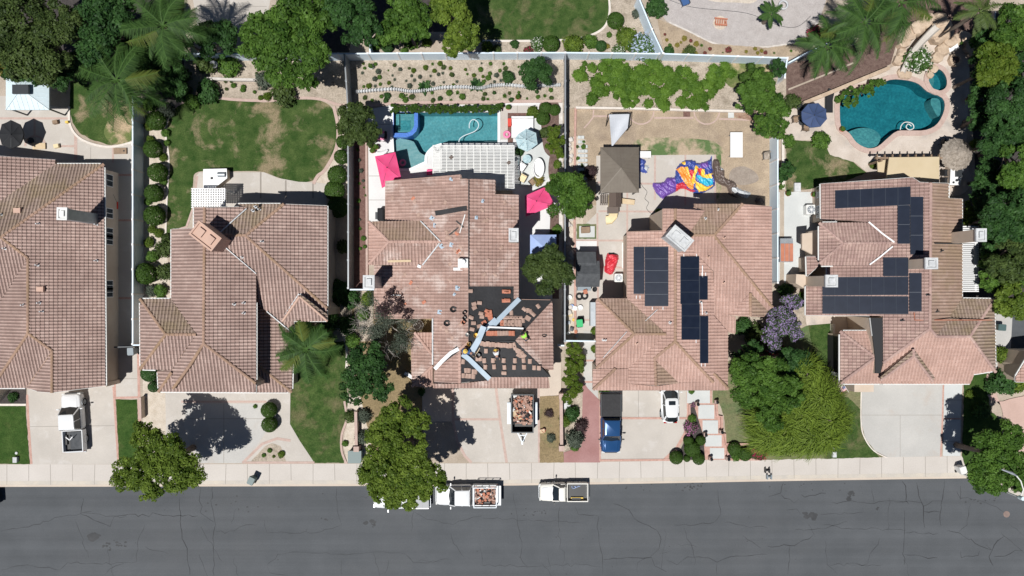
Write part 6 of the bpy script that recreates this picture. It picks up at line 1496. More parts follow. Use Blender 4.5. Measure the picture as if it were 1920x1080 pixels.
def suv(name,label,px,py,head,L=4.3,Wd=1.85,H=1.65,paint='car_white',z=0.0,sunroof=True,cat='car'):
 root=thing(name,label,cat,(0,0,0));hw=Wd/2;yr=-L/2;yf=L/2;zb=.95
 m=M();m.rings([ringrect(yr+.06,yf-.08,hw-.16,hw-.16,.32,.55,6),ringrect(yr,yf,hw-.09,hw-.10,.5,.6,8),ringrect(yr,yf-.03,hw-.05,hw-.08,.75,.62,8),ringrect(yr+.05,yf-.12,hw-.12,hw-.14,zb,.6,8),ringrect(yr+.15,yf-.3,hw-.22,hw-.24,zb+.07,.5,8)],True,True);m.build('body',paint,root,smooth=True)
 g0=zb+.04;g1=H-.07
 b=ringrect(yr+.16,yf-1.0,hw-.2,hw-.15,g0,.55,5);t=ringrect(yr+.75,yf-1.75,hw-.36,hw-.28,g1,.3,5)
 m=M();m.rings([b,t],False,True);m.build('windows','glass',root)
 m=M();m.rings([ringrect(yr+.68,yf-1.7,hw-.34,hw-.26,g1-.02,.3,5),ringrect(yr+.76,yf-1.78,hw-.38,hw-.3,g1+.04,.3,5),ringrect(yr+.9,yf-1.9,hw-.48,hw-.4,g1+.07,.3,5)],False,True);m.build('roof',paint,root,smooth=True)
 m=M()
 for s_ in (-1,1):
  m.beam((s_*(hw-.18),yf-1.08,g0),(s_*(hw-.3),yf-1.78,g1),.09,.05);m.beam((s_*(hw-.2),yr+.3,g0),(s_*(hw-.33),yr+.82,g1),.14,.06);m.beam((s_*(hw-.12),-.25,g0),(s_*(hw-.265),-.25,g1),.08,.04)
 m.build('pillars',paint,root)
 if sunroof:m=M();m.rings([ringrect(yf-2.35,yf-1.95,.33,.33,g1+.06,.05,2),ringrect(yf-2.35,yf-1.95,.33,.33,g1+.085,.05,2)],False,True);m.build('sunroof','glass',root)
 m=M();m.box(-hw+.4,hw-.4,yf-.03,yf+.02,.5,.72);m.build('grille','black_plastic',root)
 for s_ in (-1,1):
  m=M();m.cbox((s_*(hw-.42),yf-.12,.74),.34,.2,.12);m.build('headlight','lamp_lens',root)
  m=M();m.cbox((s_*(hw-.42),yr+.06,.74),.26,.14,.14);m.build('tail_light','red_lens',root)
  m=M();m.cbox((s_*(hw+.1),yf-1.2,g0+.08),.2,.1,.13);m.build('mirror',paint,root)
  for y in (yf-.85,yr+.85):wheel(root,s_*(hw-.14),y,.34,.22)
 c=W(px,py);root.location=(c.x,c.y,z);root.rotation_euler=(0,0,math.radians(head-90));return root
suv('parked_car','white hatchback with a sunroof tucked nose-first under the garage eave',1253,750,91,4.25)
suv('parked_car','dark car at the left edge of the road, only its end in view',-38,933,4,4.5,1.8,1.5,'car_dark',RD,False)
tr=thing('dump_trailer','black dump trailer full of broken roof tiles on the driveway of the house being re-roofed','trailer',W(979,770))
o=tr.location
def at(x,y,z):return (o.x+x,o.y+y,z)
m=M()
for x0,x1,y0,y1 in ((-1.08,-1.0,-1.85,1.85),(1.0,1.08,-1.85,1.85),(-1.0,1.0,1.77,1.85),(-1.0,1.0,-1.85,-1.77)):m.box(o.x+x0,o.x+x1,o.y+y0,o.y+y1,.55,1.6)
m.build('side_wall','black_plastic',tr);m=M();m.box(o.x-1,o.x+1,o.y-1.77,o.y+1.77,.55,.65);m.build('floor','black',tr)
m=M()
for x in (-1.04,1.04):m.beam(at(x,-1.85,1.63),at(x,1.85,1.63),.1,.06)
for y in (-1.81,1.81):m.beam(at(-1.0,y,1.63),at(1.0,y,1.63),.1,.06)
m.build('top_rail','dark_metal',tr)
m=M();m.beam(at(-.55,-1.85,.6),at(0,-3.0,.6),.1,.1);m.beam(at(.55,-1.85,.6),at(0,-3.0,.6),.1,.1);m.beam(at(-.3,-2.3,.6),at(.3,-2.3,.6),.08,.08);m.cbox(at(0,-3.05,.62),.16,.3,.12);m.tube([at(0,-2.8,.2),at(0,-2.8,1.1)],.05,8);m.build('tongue','grey_metal',tr)
for s_ in (-1,1):
 m=M();m.cbox(at(s_*1.3,-.1,.95),.34,2.0,.04);m.cbox(at(s_*1.3,.95,.8),.34,.05,.3);m.cbox(at(s_*1.3,-1.1,.8),.34,.05,.3);m.build('mudguard','grey_metal',tr)
 for y in (.4,-.55):
  m=M();m.tube([at(s_*1.18,y,.4),at(s_*1.42,y,.4)],.38,16);m.build('tyre','rubber',tr,smooth=True)
q=random.Random(8)
for nm,mt,n,b in (('tile_debris','tile_rub',170,.34),('felt_debris','felt',45,.5),('paper_debris','offwhite',28,.3),('broken_tile','terracotta',50,.3),('wood_debris','pale_wood',12,.5)):
 m=M()
 for i in range(n):
  y=q.uniform(-1.0,1.65);m.cbox(at(q.uniform(-.88,.88),y,.8+q.uniform(0,.6)),q.uniform(.1,b),q.uniform(.15,b*1.2),.03,q.uniform(0,3.1),q.uniform(-.5,.5))
 m.build(nm,mt,tr)
m=M();m.box(o.x-.9,o.x+.9,o.y-1.1,o.y+1.7,.66,.9);m.build('rubble_fill','rubble',tr)
# ---------------------------------------------------------------- parasols, canopies, gazebos
def parasol(name,label,corners,peak,hz,mt,drop=.28,ribs=True,peak_extra=.45,base=True):
 """corners: picture pixels of the canopy's edge at height hz, peak pixel at hz+peak_extra"""
 P=[W(x,y,hz) for x,y in corners];K=W(*peak,hz+peak_extra);root=thing(name,label,'parasol',(K.x,K.y,0));n=len(P)
 m=M();N=5
 for i in range(n):
  a=P[i];b=P[(i+1)%n]
  rows=[]
  for k in range(N+1):
   t=k/N;aa=K.lerp(a,t);bb=K.lerp(b,t);row=[]
   for j in range(5):
    s_=j/4;p=aa.lerp(bb,s_);p.z-=math.sin(math.pi*s_)*.07*t;p.z-=math.sin(math.pi*t)*.06;row.append(p)
   rows.append(row)
  for k in range(N):
   for j in range(4):m.add([rows[k][j],rows[k+1][j],rows[k+1][j+1],rows[k][j+1]],[(0,1,2,3)]if k else [(0,1,2,3)])
  for j in range(4):
   p,r_=rows[N][j],rows[N][j+1];m.add([p,r_,r_-Vector((0,0,.13)),p-Vector((0,0,.13))],[(0,1,2,3)])
 m.build('canopy',mt,root)
 m=M();m.tube([(K.x,K.y,0),(K.x,K.y,K.z+.02)],.03,8);m.build('pole','dark_metal',root)
 m=M();m.lathe(K,[(.0,K.z+.09),(.05,K.z+.05),(.06,K.z),(.02,K.z-.02)],8);m.build('finial','dark_metal',root)
 for i in range(n):
  m=M();m.tube([K-Vector((0,0,.06)),P[i]-Vector((0,0,.03))],.012,5);m.build('rib','dark_metal',root)
 m=M();m.cyl((K.x,K.y),.3,0.02,.12,14);m.build('base','dark_metal',root)
 return root
parasol('square_parasol','square pink parasol at the left side of the rectangular pool',[(703,293),(741,285),(752,334),(716,352)],(725.5,314),2.3,'pink_cloth')
parasol('square_parasol','square pink parasol on the right side of the house being re-roofed',[(984,367),(1023,350),(1040,384),(986,406)],(1006,377),2.3,'pink_cloth')
parasol('octagonal_parasol','pale aqua patterned parasol right of the rectangular pool',[(987,241),(1005,249),(1008,270),(989,284),(972,277),(966,259),(972,251)],(987,261),2.3,'aqua_cloth')
parasol('octagonal_parasol','navy blue octagonal parasol over a patio table left of the kidney pool',[(1505+25*math.cos(a/8*6.283+.3)+22,216+24*math.sin(a/8*6.283+.3)) for a in range(8)],(1527,216),2.4,'navy_cloth')
parasol('octagonal_parasol','black octagonal parasol beside the brick circle in the far left patio',[(20+24*math.cos(a/8*6.283),252+27*math.sin(a/8*6.283)) for a in range(8)],(20,252),2.3,'black_cloth')
def hiproof(m,P,K,K2=None):
 K2=K2 or K;m.add([P[0],P[1],K2,K],[(0,1,2,3)]);m.add([P[1],P[2],K2],[(0,1,2)]);m.add([P[2],P[3],K,K2],[(0,1,2,3)]);m.add([P[3],P[0],K],[(0,1,2)])
def gazebo(name,label,x0,y0,x1,y1,h,rise,mt,post_mt='dark_metal',cat='gazebo',frills=True,seams=0):
 P=[W(x,y,h) for x,y in ((x0,y1),(x1,y1),(x1,y0),(x0,y0))];c=(P[0]+P[2])/2;K=Vector((c.x,c.y,h+rise));root=thing(name,label,cat,(c.x,c.y,0))
 m=M();hiproof(m,P,K)
 for a,b in zip(P,P[1:]+P[:1]):m.add([a,b,b-Vector((0,0,.15)),a-Vector((0,0,.15))],[(0,1,2,3)])
 m.build('roof',mt,root)
 if seams:
  m=M()
  for i in range(4):
   a,b=P[i],P[(i+1)%4];m.beam(a+Vector((0,0,.02)),K+Vector((0,0,.02)),.07,.05)
   for k in range(1,seams):
    t=k/seams;q=a.lerp(b,t);lim=1-abs(2*t-1);e=((a+b)/2).lerp(K,lim);e=q+((K-(a+b)/2))*lim;m.beam(q+Vector((0,0,.015)),e+Vector((0,0,.015)),.03,.025)
  m.build('roof_seam',mt,root)
 for i,p in enumerate(P):
  d=(Vector((c.x,c.y,0))-Vector((p.x,p.y,0))).normalized()*.25;m=M();m.box(p.x+d.x-.06,p.x+d.x+.06,p.y+d.y-.06,p.y+d.y+.06,0,h-.02);m.build('post',post_mt,root)
 return root
g=gazebo('metal_gazebo','white metal hipped gazebo with a dark top vent in the far left yard',11,138,92,206,2.6,.9,'ice_metal',seams=9)
m=M();K=W(40,168,3.45);m.cbox((K.x,K.y,3.5),1.5,.85,.22);m.build('roof_vent','dark_metal',g)
gazebo('hardtop_gazebo','brown metal hipped gazebo at the edge of the bare tan yard',1126,276,1198,361,2.5,1.0,'taupe_metal',seams=12)
gazebo('popup_canopy','light blue pop-up canopy beside the house being re-roofed',994,440,1043,487,2.3,.7,'canopy_blue','grey_metal','canopy')
P=[W(1142,213,2.6),W(1180,214,2.4),W(1177,240,2.3),W(1147,276,1.2)];root=thing('shade_sail','grey-white fabric sail on a frame above the brown gazebo','shade sail',((P[0]+P[2])/2).xy.to_3d())
m=M();N=8
grid=[[(P[0].lerp(P[1],i/N)).lerp(P[3].lerp(P[2],i/N),j/N)-Vector((0,0,.35*math.sin(math.pi*i/N)*math.sin(math.pi*j/N))) for i in range(N+1)]for j in range(N+1)]
for j in range(N):
 for i in range(N):m.add([grid[j][i],grid[j][i+1],grid[j+1][i+1],grid[j+1][i]],[(0,1,2,3)])
m.build('fabric','sail_cloth',root,smooth=True)
m=M();q=[W(1140,214,2.6),W(1181,213,2.6),W(1180,237,2.2),W(1135,245,0)]
m.beam(q[0],q[1],.06,.06);m.beam(q[1],q[2],.06,.06);m.beam(q[0],W(1136,237,0),.07,.07);m.beam(q[2],W(1175,246,0),.07,.07);m.beam(q[1],Vector((q[1].x,q[1].y,0)),.06,.06);m.build('frame','black_plastic',root)
def pergola(name,label,x0,y0,x1,y1,h,raf,sl,mt='white_paint',post=True,w=.09,rafw=.07,over=0.0):
 """raf = number of boards along x direction crossing; sl = number of slats running along y"""
 A=W(x0,y1,h);B=W(x1,y0,h);root=thing(name,label,'pergola',((A.x+B.x)/2,(A.y+B.y)/2,0))
 m=M()
 for i in range(raf):
  y=A.y+(B.y-A.y)*i/(raf-1);m.box(A.x-over,B.x+over,y-rafw/2,y+rafw/2,h-.02,h+.07)
 m.build('slats',mt,root)
 m=M()
 for i in range(sl):
  x=A.x+(B.x-A.x)*i/(sl-1);m.box(x-w/2,x+w/2,A.y-.05,B.y+.05,h-.2,h-.022)
 m.build('beams',mt,root)
 if post:
  for x in (A.x+.1,B.x-.1):
   for y in (A.y+.1,B.y-.1):m=M();m.box(x-.08,x+.08,y-.08,y+.08,0,h-.2);m.build('post',mt,root)
 return root
pg=pergola('white_pergola','large white louvred pergola between the rectangular pool and the house being re-roofed',812,273,964,356,2.6,31,13,'offwhite',w=.09,rafw=.075)
for a,b,lb in ((846,295,'dark square of roofing left on the middle of the big white pergola'),(954,305,'dark square of roofing left at the right end of the big white pergola')):
 p=W(a,b,2.7);m=M();m.cbox((0,0,0),.34,.30,.04,.8);o_=m.build('felt_square','brown_plastic');o_.location=(p.x,p.y,2.7);tag(o_,lb,'roofing piece')
pergola('white_pergola','small white lattice pergola at the patio behind the second house',361,354,421,389,2.6,9,14,w=.12,rafw=.10,over=.1)
pp=pergola('white_pergola','tall narrow white pergola along the right wall of the far right house',1804,425,1830,546,2.8,33,2,'white_paint',w=.15,rafw=.12,over=.22)
P=[W(1661,342,2.7),W(1761,345,2.7),W(1761,294,2.7),W(1667,295,2.7)];root=thing('patio_cover','flat tan patio cover with dark beam ends behind the far right house','patio cover',((P[0]+P[2])/2).xy.to_3d())
m=M();m.prism([(p.x,p.y) for p in P],2.6,2.72);m.build('roof','tan_panel',root)
m=M();m.box(P[3].x-1.2,P[2].x+.4,P[3].y-.1,P[3].y+.05,2.35,2.58);[m.box(P[3].x-1.1+i*5.9/8,P[3].x-1.0+i*5.9/8,P[3].y-.2,P[3].y+.3,2.4,2.59) for i in range(9)];m.build('beam','wood',root)
for x in (P[3].x-.5,P[2].x-.2):m=M();m.box(x-.09,x+.09,P[3].y-.3,P[3].y-.12,0,2.35);m.build('post','wood',root)
m=M();q=[W(x,y,1.8) for x,y in ((1645,302),(1665,298),(1666,324),(1646,322))];m.prism([(p.x,p.y) for p in q],1.7,1.8);m.build('side_panel','tan_panel',root)
K=W(1808,285,3.6);root=thing('palapa','round grey thatched palapa beside the patio of the far right house','palapa',(K.x,K.y,0));m=M();q=random.Random(3)
for lay in range(4):
 r1=.5+lay*.33;z1=3.55-.32*lay;n=64
 for i in range(n):
  a=6.283*(i+q.random()*.6)/n;w=.06;rr_=r1+.12*q.random();d=Vector((math.cos(a),math.sin(a),0));sd=Vector((-d.y,d.x,0));r0=max(.02,r1-.55)
  m.add([(K.x+d.x*r0-sd.x*w*.5,K.y+d.y*r0-sd.y*w*.5,z1+.33),(K.x+d.x*r0+sd.x*w*.5,K.y+d.y*r0+sd.y*w*.5,z1+.33),(K.x+d.x*rr_+sd.x*w,K.y+d.y*rr_+sd.y*w,z1-.12+q.uniform(-.05,.05)),(K.x+d.x*rr_-sd.x*w,K.y+d.y*rr_-sd.y*w,z1-.12)],[(0,1,2,3)])
m.lathe(K,[(1.5,2.45),(1.0,2.98),(.5,3.4),(.0,3.8)],24);m.build('thatch','thatch',root)
m=M();m.tube([(K.x,K.y,0),(K.x,K.y,3.4)],.09,8);m.build('post','wood',root)
def slabobj(name,label,cat,pts,h,mt,top=None,th=.06):
 P=[W(x,y,h) for x,y in pts];c=sum(P,Vector())/len(P);root=thing(name,label,cat,(c.x,c.y,0))
 pp_=[(p.x,p.y) for p in P];m=M();m.prism([(c.x+(x-c.x)*.95,c.y+(y-c.y)*.95) for x,y in pp_],0,h-th);m.build('base',mt,root);m=M();m.prism(pp_,h-th,h);m.build('top',top or mt,root);return root
k=slabobj('outdoor_kitchen','white outdoor kitchen island with a steel grill behind the second house','outdoor kitchen',[(381,317),(425,316),(426,334),(398,356),(381,356)],.95,'stucco','white_paint')
m=M();p=W(415,327,1.1);m.tube([(p.x-.35,p.y,1.0),(p.x+.35,p.y,1.0)],.25,12);m.build('grill','grey_metal',k,smooth=True);m=M();p=W(397,334,.98);m.cyl((p.x,p.y),.12,.95,1.0,12);m.build('burner','black',k)
k=slabobj('outdoor_kitchen','white outdoor bar counter with a grill below the palapa','outdoor kitchen',[(1783,309),(1808,314),(1800,347),(1781,347)],.95,'stucco','white_paint')
m=M();p=W(1798,324,1.1);m.cbox((p.x,p.y,1.08),.6,.75,.24);m.build('grill','dark_metal',k)
m=M();p=W(1794,338,1);m.cyl((p.x,p.y),.12,.95,1.05,10);p=W(1788,342,1);m.cyl((p.x,p.y),.1,.95,1.03,10);m.build('pots','dark_metal',k)
def chair(name,label,px,py,rz=0.0,mt='dark_metal',cush='black_cloth',w=.55,group=None):
 c=W(px,py,.3);root=thing(name,label,'chair',(0,0,0),0,group)
 m=M();m.box(-w/2,w/2,-w/2,w/2,.38,.46);m.build('seat',cush,root);m=M();m.box(-w/2,w/2,w/2-.06,w/2,.46,.92);m.build('backrest',cush,root)
 for x in (-1,1):
  m=M();m.box(x*w/2-.025,x*w/2+.025,-w/2,w/2,.58,.63);m.build('armrest',mt,root)
  for y in (-1,1):m=M();m.box(x*(w/2-.03)-.02,x*(w/2-.03)+.02,y*(w/2-.03)-.02,y*(w/2-.03)+.02,0,.38 if y>0 else .58);m.build('leg',mt,root)
 root.location=(c.x,c.y,0);root.rotation_euler=(0,0,rz);return root
chair('patio_chair','dark patio chair left of the navy parasol',1490,225,.1,cush='wood');chair('patio_chair','dark patio chair below the navy parasol',1509,241,3.0,cush='wood');chair('patio_chair','dark patio chair half under the upper left edge of the navy parasol',1499,203,.6)
chair('patio_chair','square tan chair by the white fence in the bare yard',1436,293,.1,cush='thatch',w=.65)
for i,y in enumerate((308,325,340)):chair('bar_chair','%s black bar chair between the tan patio cover and the white bar counter'%('top','middle','bottom')[i],1769,y,1.57,group='bar chairs at the white counter')
chair('patio_chair','black chair in the shadow left of the palapa',1768,268,1.2)
chair('lounge_chair','white and brown lounge chair below the patterned parasol',978,314,-.6,cush='white_cloth',w=.7);chair('lounge_chair','black framed chair with a round cushion on the patterned rug',980,335,-.5,cush='cream_plastic',w=.65);chair('lounge_chair','brown chair near the golden clump',998,342,.7,cush='wood',w=.6)
chair('garden_chair','blue striped chair in the gravel yard at the top',1283,3,.4,cush='shirt_blue',w=.8)
m=M();pts=[W(x,y,.35) for x,y in ((1548,177),(1561,177),(1562,211),(1548,211))]
def lounger(label,px,py,L,w,rz,mt,fr='dark_metal'):
 c=W(px,py,.35);root=thing('sun_lounger',label,'sun lounger',(0,0,0));m=M();m.box(-w/2,w/2,-L/2,L/2-.6,.30,.40);m.build('mattress',mt,root);m=M();m.cbox((0,L/2-.3,.52),w,.66,.08,0,.5);m.build('backrest',mt,root)
 m=M();m.box(-w/2-.04,w/2+.04,-L/2-.03,L/2-.02,.22,.29);m.build('frame',fr,root)
 for x in (-1,1):
  for y in (-1,1):m=M();m.box(x*w/2-.03,x*w/2+.03,y*(L/2-.1)-.03,y*(L/2-.1)+.03,0,.22);m.build('leg',fr,root)
 root.location=(c.x,c.y,0);root.rotation_euler=(0,0,rz);return root
lounger('black sun lounger between the navy parasol and the pool planter',1555,193,1.8,.65,0,'black_cloth');lounger('white sun lounger by the tan rocks right of the rock waterfall',1781,92,1.3,.5,-1.2,'white_cloth','offwhite')
def table(label,px,py,r,h=.72,mt='white_paint',rect=None,name='patio_table',rz=0):
 c=W(px,py,h);root=thing(name,label,'table',(0,0,0));m=M()
 if rect:m.cbox((0,0,h-.03),rect[0],rect[1],.06)
 else:m.cyl((0,0),r,h-.05,h,24)
 m.build('table_top',mt,root)
 for x,y in ((-1,-1),(1,-1),(1,1),(-1,1)):
  q=(rect[0]*.42,rect[1]*.42) if rect else (r*.6,r*.6);m=M();m.box(x*q[0]-.03,x*q[0]+.03,y*q[1]-.03,y*q[1]+.03,0,h-.05);m.build('leg','grey_metal' if mt!='wood' else 'wood',root)
 root.location=(c.x,c.y,0);root.rotation_euler=(0,0,rz);return root
table('white rectangular table tennis sized panel standing in the bare tan yard',1381,271.5,0,.76,rect=(1.2,2.45));table('long white folding table beside the brown gazebo',1210,289.5,0,.7,rect=(1.1,.62));table('round glass table on the patterned rug',988,298,.42,mt='aqua_cloth')
table('round dark table under the black parasol at the far left',12,258,.55,mt='dark_metal');table('round table under the navy parasol',1524,218,.6,mt='dark_metal');table('pale wooden bench table near the playhouse slide',1177,378,0,.45,'pale_wood',(1.35,.5),'bench',-.12)
r_=thing('daybed','white square daybed on the dark mat right of the rectangular pool','daybed',W(979,238));P=[W(x,y,.5) for x,y in ((959,258),(1000,258),(1000,220),(959,221))]
m=M();m.prism([(p.x,p.y) for p in P],.2,.5);m.build('mattress','white_cloth',r_,smooth=False);m=M();m.box(P[0].x,P[1].x,P[3].y-.1,P[3].y+.05,.1,.95);m.build('headboard','white_cloth',r_)
m=M();[m.box(P[0].x+.02,P[1].x-.02,P[0].y+.3*i,P[0].y+.3*i+.02,.5,.515) for i in range(1,7)];m.build('piping','offwhite',r_)
c=W(1010,315,.7);m=M();N=28;pr=[(.98,0),(1.0,.68),(.97,.72),(.86,.72),(.82,.45),(.5,.33),(0,.33)]
vs=[];[vs.extend([(c.x+.56*k*math.cos(6.283*i/N)*(1.0),c.y+1.0*k*math.sin(6.283*i/N),z) for i in range(N)]) for k,z in pr]
m.add(vs,[(i*N+k,i*N+(k+1)%N,(i+1)*N+(k+1)%N,(i+1)*N+k) for i in range(len(pr)-1) for k in range(N)]);tag(m.build('stock_tank','white_paint',smooth=True),'white oval tub beside the lounge chairs','tub')
k=layer([(974,290),(1012,330)]);m=M();sheet(m,smooth_poly([(974,287),(1013,287),(1010,296),(1002,303),(998,325),(992,340),(975,342)],True,3),.03);tag(m.build('patio_rug','aqua_cloth'),'teal patterned rug between the white tub and the pergola','rug')
def ringobj(name,label,cat,px,py,R,r,z,mt):
 c=W(px,py,z);m=M();N=24;pts=[(c.x+R*math.cos(6.283*i/N),c.y+R*math.sin(6.283*i/N),z) for i in range(N+1)];m.tube(pts,r,10,False);return tag(m.build(name,mt,smooth=True),label,cat)
ringobj('pool_float','pink ring float beside the daybed','pool float',950.5,252,.28,.11,.12,'pink_plastic');ringobj('pool_float','small pink ring floating in the shaded shallow end under the pink parasol','pool float',755,305,.25,.1,-.08,'pink_plastic')
r_=thing('pool_float','pink and white seat float on the deck left of the spa','pool float',W(714,254));m=M();c=W(714,254,.1);
for dx,dy in ((0,.32),(0,-.32)):m.tube([(c.x-.35,c.y+dy,.15),(c.x+.35,c.y+dy,.15)],.14,8)
m.tube([(c.x-.4,c.y-.3,.17),(c.x-.4,c.y+.3,.17)],.14,8);m.build('tube','pink_plastic',r_,smooth=True);m=M();m.cbox((c.x+.05,c.y,.14),.55,.45,.08);m.build('seat','offwhite',r_);m=M();m.tube([(c.x+.48,c.y-.35,.2),(c.x+.55,c.y,.3),(c.x+.48,c.y+.35,.2)],.13,8);m.build('headrest','black_cloth',r_,smooth=True)
m=M();c=W(956,230,.3);m.cbox((c.x,c.y,.25),.4,.75,.5,.05);tag(m.build('storage_tub','red_plastic'),'red tub on the dark mat left of the daybed','tub')
m=M();c=W(805,322,.5);m.cbox((c.x,c.y,.2),.55,.5,.3);tag(m.build('cushion','pink_cloth'),'pale pink cushion at the lower left corner of the big white pergola','cushion')
r_=thing('inflatable_crescent','white crescent lounger left of the pink pool parasol','pool float',W(718,281));m=M();m.tube([W(x,y,.2) for x,y in ((705,286),(711,289),(720,287),(727,281))],[.1,.25,.25,.1],8);m.build('body','white_cloth',r_,smooth=True)
for x,y,l in ((697,275,'left flower pot on the pool deck above the pink parasol'),(700,284,'lower flower pot on the pool deck above the pink parasol'),(707,277,'right flower pot on the pool deck above the pink parasol'),(1475,364,'terracotta pot at the head of the pale side yard'),(1523,366,'small green pot beside the AC unit'),(1576,244,'pot on the pool deck at the lower left of the kidney pool'),(940,200,'upper left planter bowl in the patio corner above the daybed'),(953,203,'right planter bowl in the patio corner above the daybed'),(1794,84,'small pot beside the white sun lounger'),(1812,187,'round pot at the right edge of the pool deck'),(697,127,'white pot with a plant on the planted slope'),(971,184,'small dark pot on the slope edging')):
 r_=thing('plant_pot',l,'plant pot',W(x,y));c=W(x,y);m=M();m.lathe(c,[(.14,0),(.24,.34),(.27,.36),(.24,.36),(.2,.28),(0,.28)],14);m.build('pot','terracotta' if 'white' not in l else 'offwhite',r_,smooth=True)
 V,v,w=blobleaves([(c.x,c.y,.5,.22)],160,.08);npmesh('leaves',V,4,'leaf_mid',r_,{'v':v,'w':w})
for px,py,R,l,fm in ((1788,114,.65,'octagonal stone fire pit beside the small oval spa','flagstone'),):
 r_=thing('fire_pit',l,'fire pit',W(px,py));c=W(px,py);m=M();m.lathe(c,[(R*1.05,0),(R,.4),(R*.62,.42),(R*.6,.25),(0,.25)],8);m.build('ring',fm,r_);m=M();m.cyl((c.x,c.y),R*.55,.26,.30,12);m.build('lava_rock','mulch',r_)
r_=thing('fire_pit','rusty slatted fire pit frame on a round pad in the gravel yard','fire pit',W(1350,43));c=W(1350,43);m=M()
for i in range(7):m.cbox((c.x-.5+i*.17,c.y-.05,.3),.07,.75,.08,.1)
m.cbox((c.x,c.y+.3,.36),1.3,.1,.08,-.1);m.cbox((c.x,c.y-.3,.36),1.2,.1,.08,-.1);m.build('slats','terracotta',r_)
for x in (-.5,.5):m=M();m.box(c.x+x-.04,c.x+x+.04,c.y-.1,c.y+.1,0,.3);m.build('leg','terracotta',r_)
ringobj('stock_tank_pool','grey and white round tub at the top of the gravel yard','tub',1469,9,.4,.1,.4,'dirty_white')
for x,y,rz,mt,l in ((73,274,0,'pale_wood','pale pink cornhole board on the brick circle'),(225,283,0,'wood','brown cornhole board near the small lawn')):
 r_=thing('cornhole_board',l,'cornhole board',(0,0,0));m=M();m.cbox((0,0,.17),1.25,.6,.04);m.build('board',mt,r_)
 m=M();m.cyl((.4 if x>100 else -.4,0),.085,.192,.197,14);m.build('hole','black',r_);m=M();m.box(-.6,-.55,-.28,.28,0,.15);m.box(.55,.6,-.28,.28,0,.15);m.build('legs','wood',r_);r_.location=W(x,y,.17)*1;r_.location.z=0;r_.rotation_euler=(0,0,.02)
for x,y,mt,l in ((104,229,'wood','small brown crate right below the white gazebo'),(126,229,'hat_yellow','small yellow toy at the corner of the left patio'),(106,274,'cream_plastic','small cream beanbag block between the cornhole boards'),(1017,808,'pale_wood','yellowish block lying on the dry lawn strip edge')):
 m=M();s_=.35 if 'toy' not in l else .2;m.cbox((0,0,.15),s_*1.3,s_,.3,.2);m.cbox((0,0,.31),s_*1.36,s_*1.06,.03,.2);o_=m.build('small_box',mt);c=W(x,y,.2);o_.location=(c.x,c.y,0);tag(o_,l,'box')
c=W(1017,801,0)
r_=thing('bucket','orange bucket on the dry lawn strip','bucket',W(1019,805.5));c=W(1019,805.5);m=M();m.lathe(c,[(0,.02),(.14,.02),(.17,.36),(.2,.38),(.17,.36),(.13,.06),(0,.05)],16);m.build('pail','red_plastic',r_,smooth=True);m=M();m.tube([(c.x-.18,c.y,.36),(c.x-.1,c.y+.16,.4),(c.x+.1,c.y+.16,.4),(c.x+.18,c.y,.36)],.01,5);m.build('handle','grey_metal',r_)
r_=thing('garden_shed','dark grey shingled shed with a stepped roof in the narrow yard beside the panel-roof house','shed',W(1105,500))
def gable(m,x0,y0,x1,y1,h,rise):
 A=W(x0,y1,h);B=W(x1,y0,h);ym=(A.y+B.y)/2;xs_=(A.x,B.x);vs=[]
 for x in xs_:vs+=[(x,A.y,h),(x,ym,h+rise),(x,B.y,h),(x,B.y,h-.06),(x,A.y,h-.06)]
 m.add(vs,[(0,5,6,1),(1,6,7,2),(2,7,8,3),(3,8,9,4),(4,9,5,0),(0,1,2,3,4),(9,8,7,6,5)])
m=M();gable(m,1081,472,1117,515,2.1,.5);m.build('roof','shingle',r_);m=M();gable(m,1080,489,1124,538,2.3,.55);m.build('front_roof','shingle',r_)
m=M();A=W(1083,536,2.2);B=W(1122,491,2.2);m.box(A.x,B.x,A.y,B.y,0,2.2);A=W(1083,513,2);B=W(1115,474,2);m.box(A.x,B.x,A.y,B.y,0,2.0);m.build('wall','grey_bin',r_)
m=M();A=W(1083,545,.9);B=W(1108,537,.9);m.box(A.x,B.x,A.y,B.y,0,.9);tag(m.build('workbench','grey_bin'),'grey bench top with tools below the dark shed','bench')
def ac(label,px,py,s_=.85):
 r_=thing('ac_unit',label,'air conditioner',W(px,py,.8)*1);c=W(px,py,.8);r_.location.z=0;m=M();m.rings([ringrect(c.y-s_/2,c.y+s_/2,s_/2,s_/2,z,.1) for z in (0,.78)],True,True)
 m.v=[(x+c.x,y,z) for x,y,z in m.v];m.build('casing','offwhite',r_);m=M();m.cyl((c.x,c.y),s_*.4,.79,.82,20);m.build('fan_grille','grey_metal',r_);m=M();[m.cbox((c.x,c.y,.84),s_*.75,.03,.02,a) for a in (0,.785,1.57,2.356)];m.cyl((c.x,c.y),.1,.83,.86,10);m.build('guard','white_paint',r_)
ac('white air conditioner with round fan beside the left wall of the far right house',1521,393,.95);ac('grey air conditioner at the shadow edge beside the red tarp bundle',1160,521,.8)
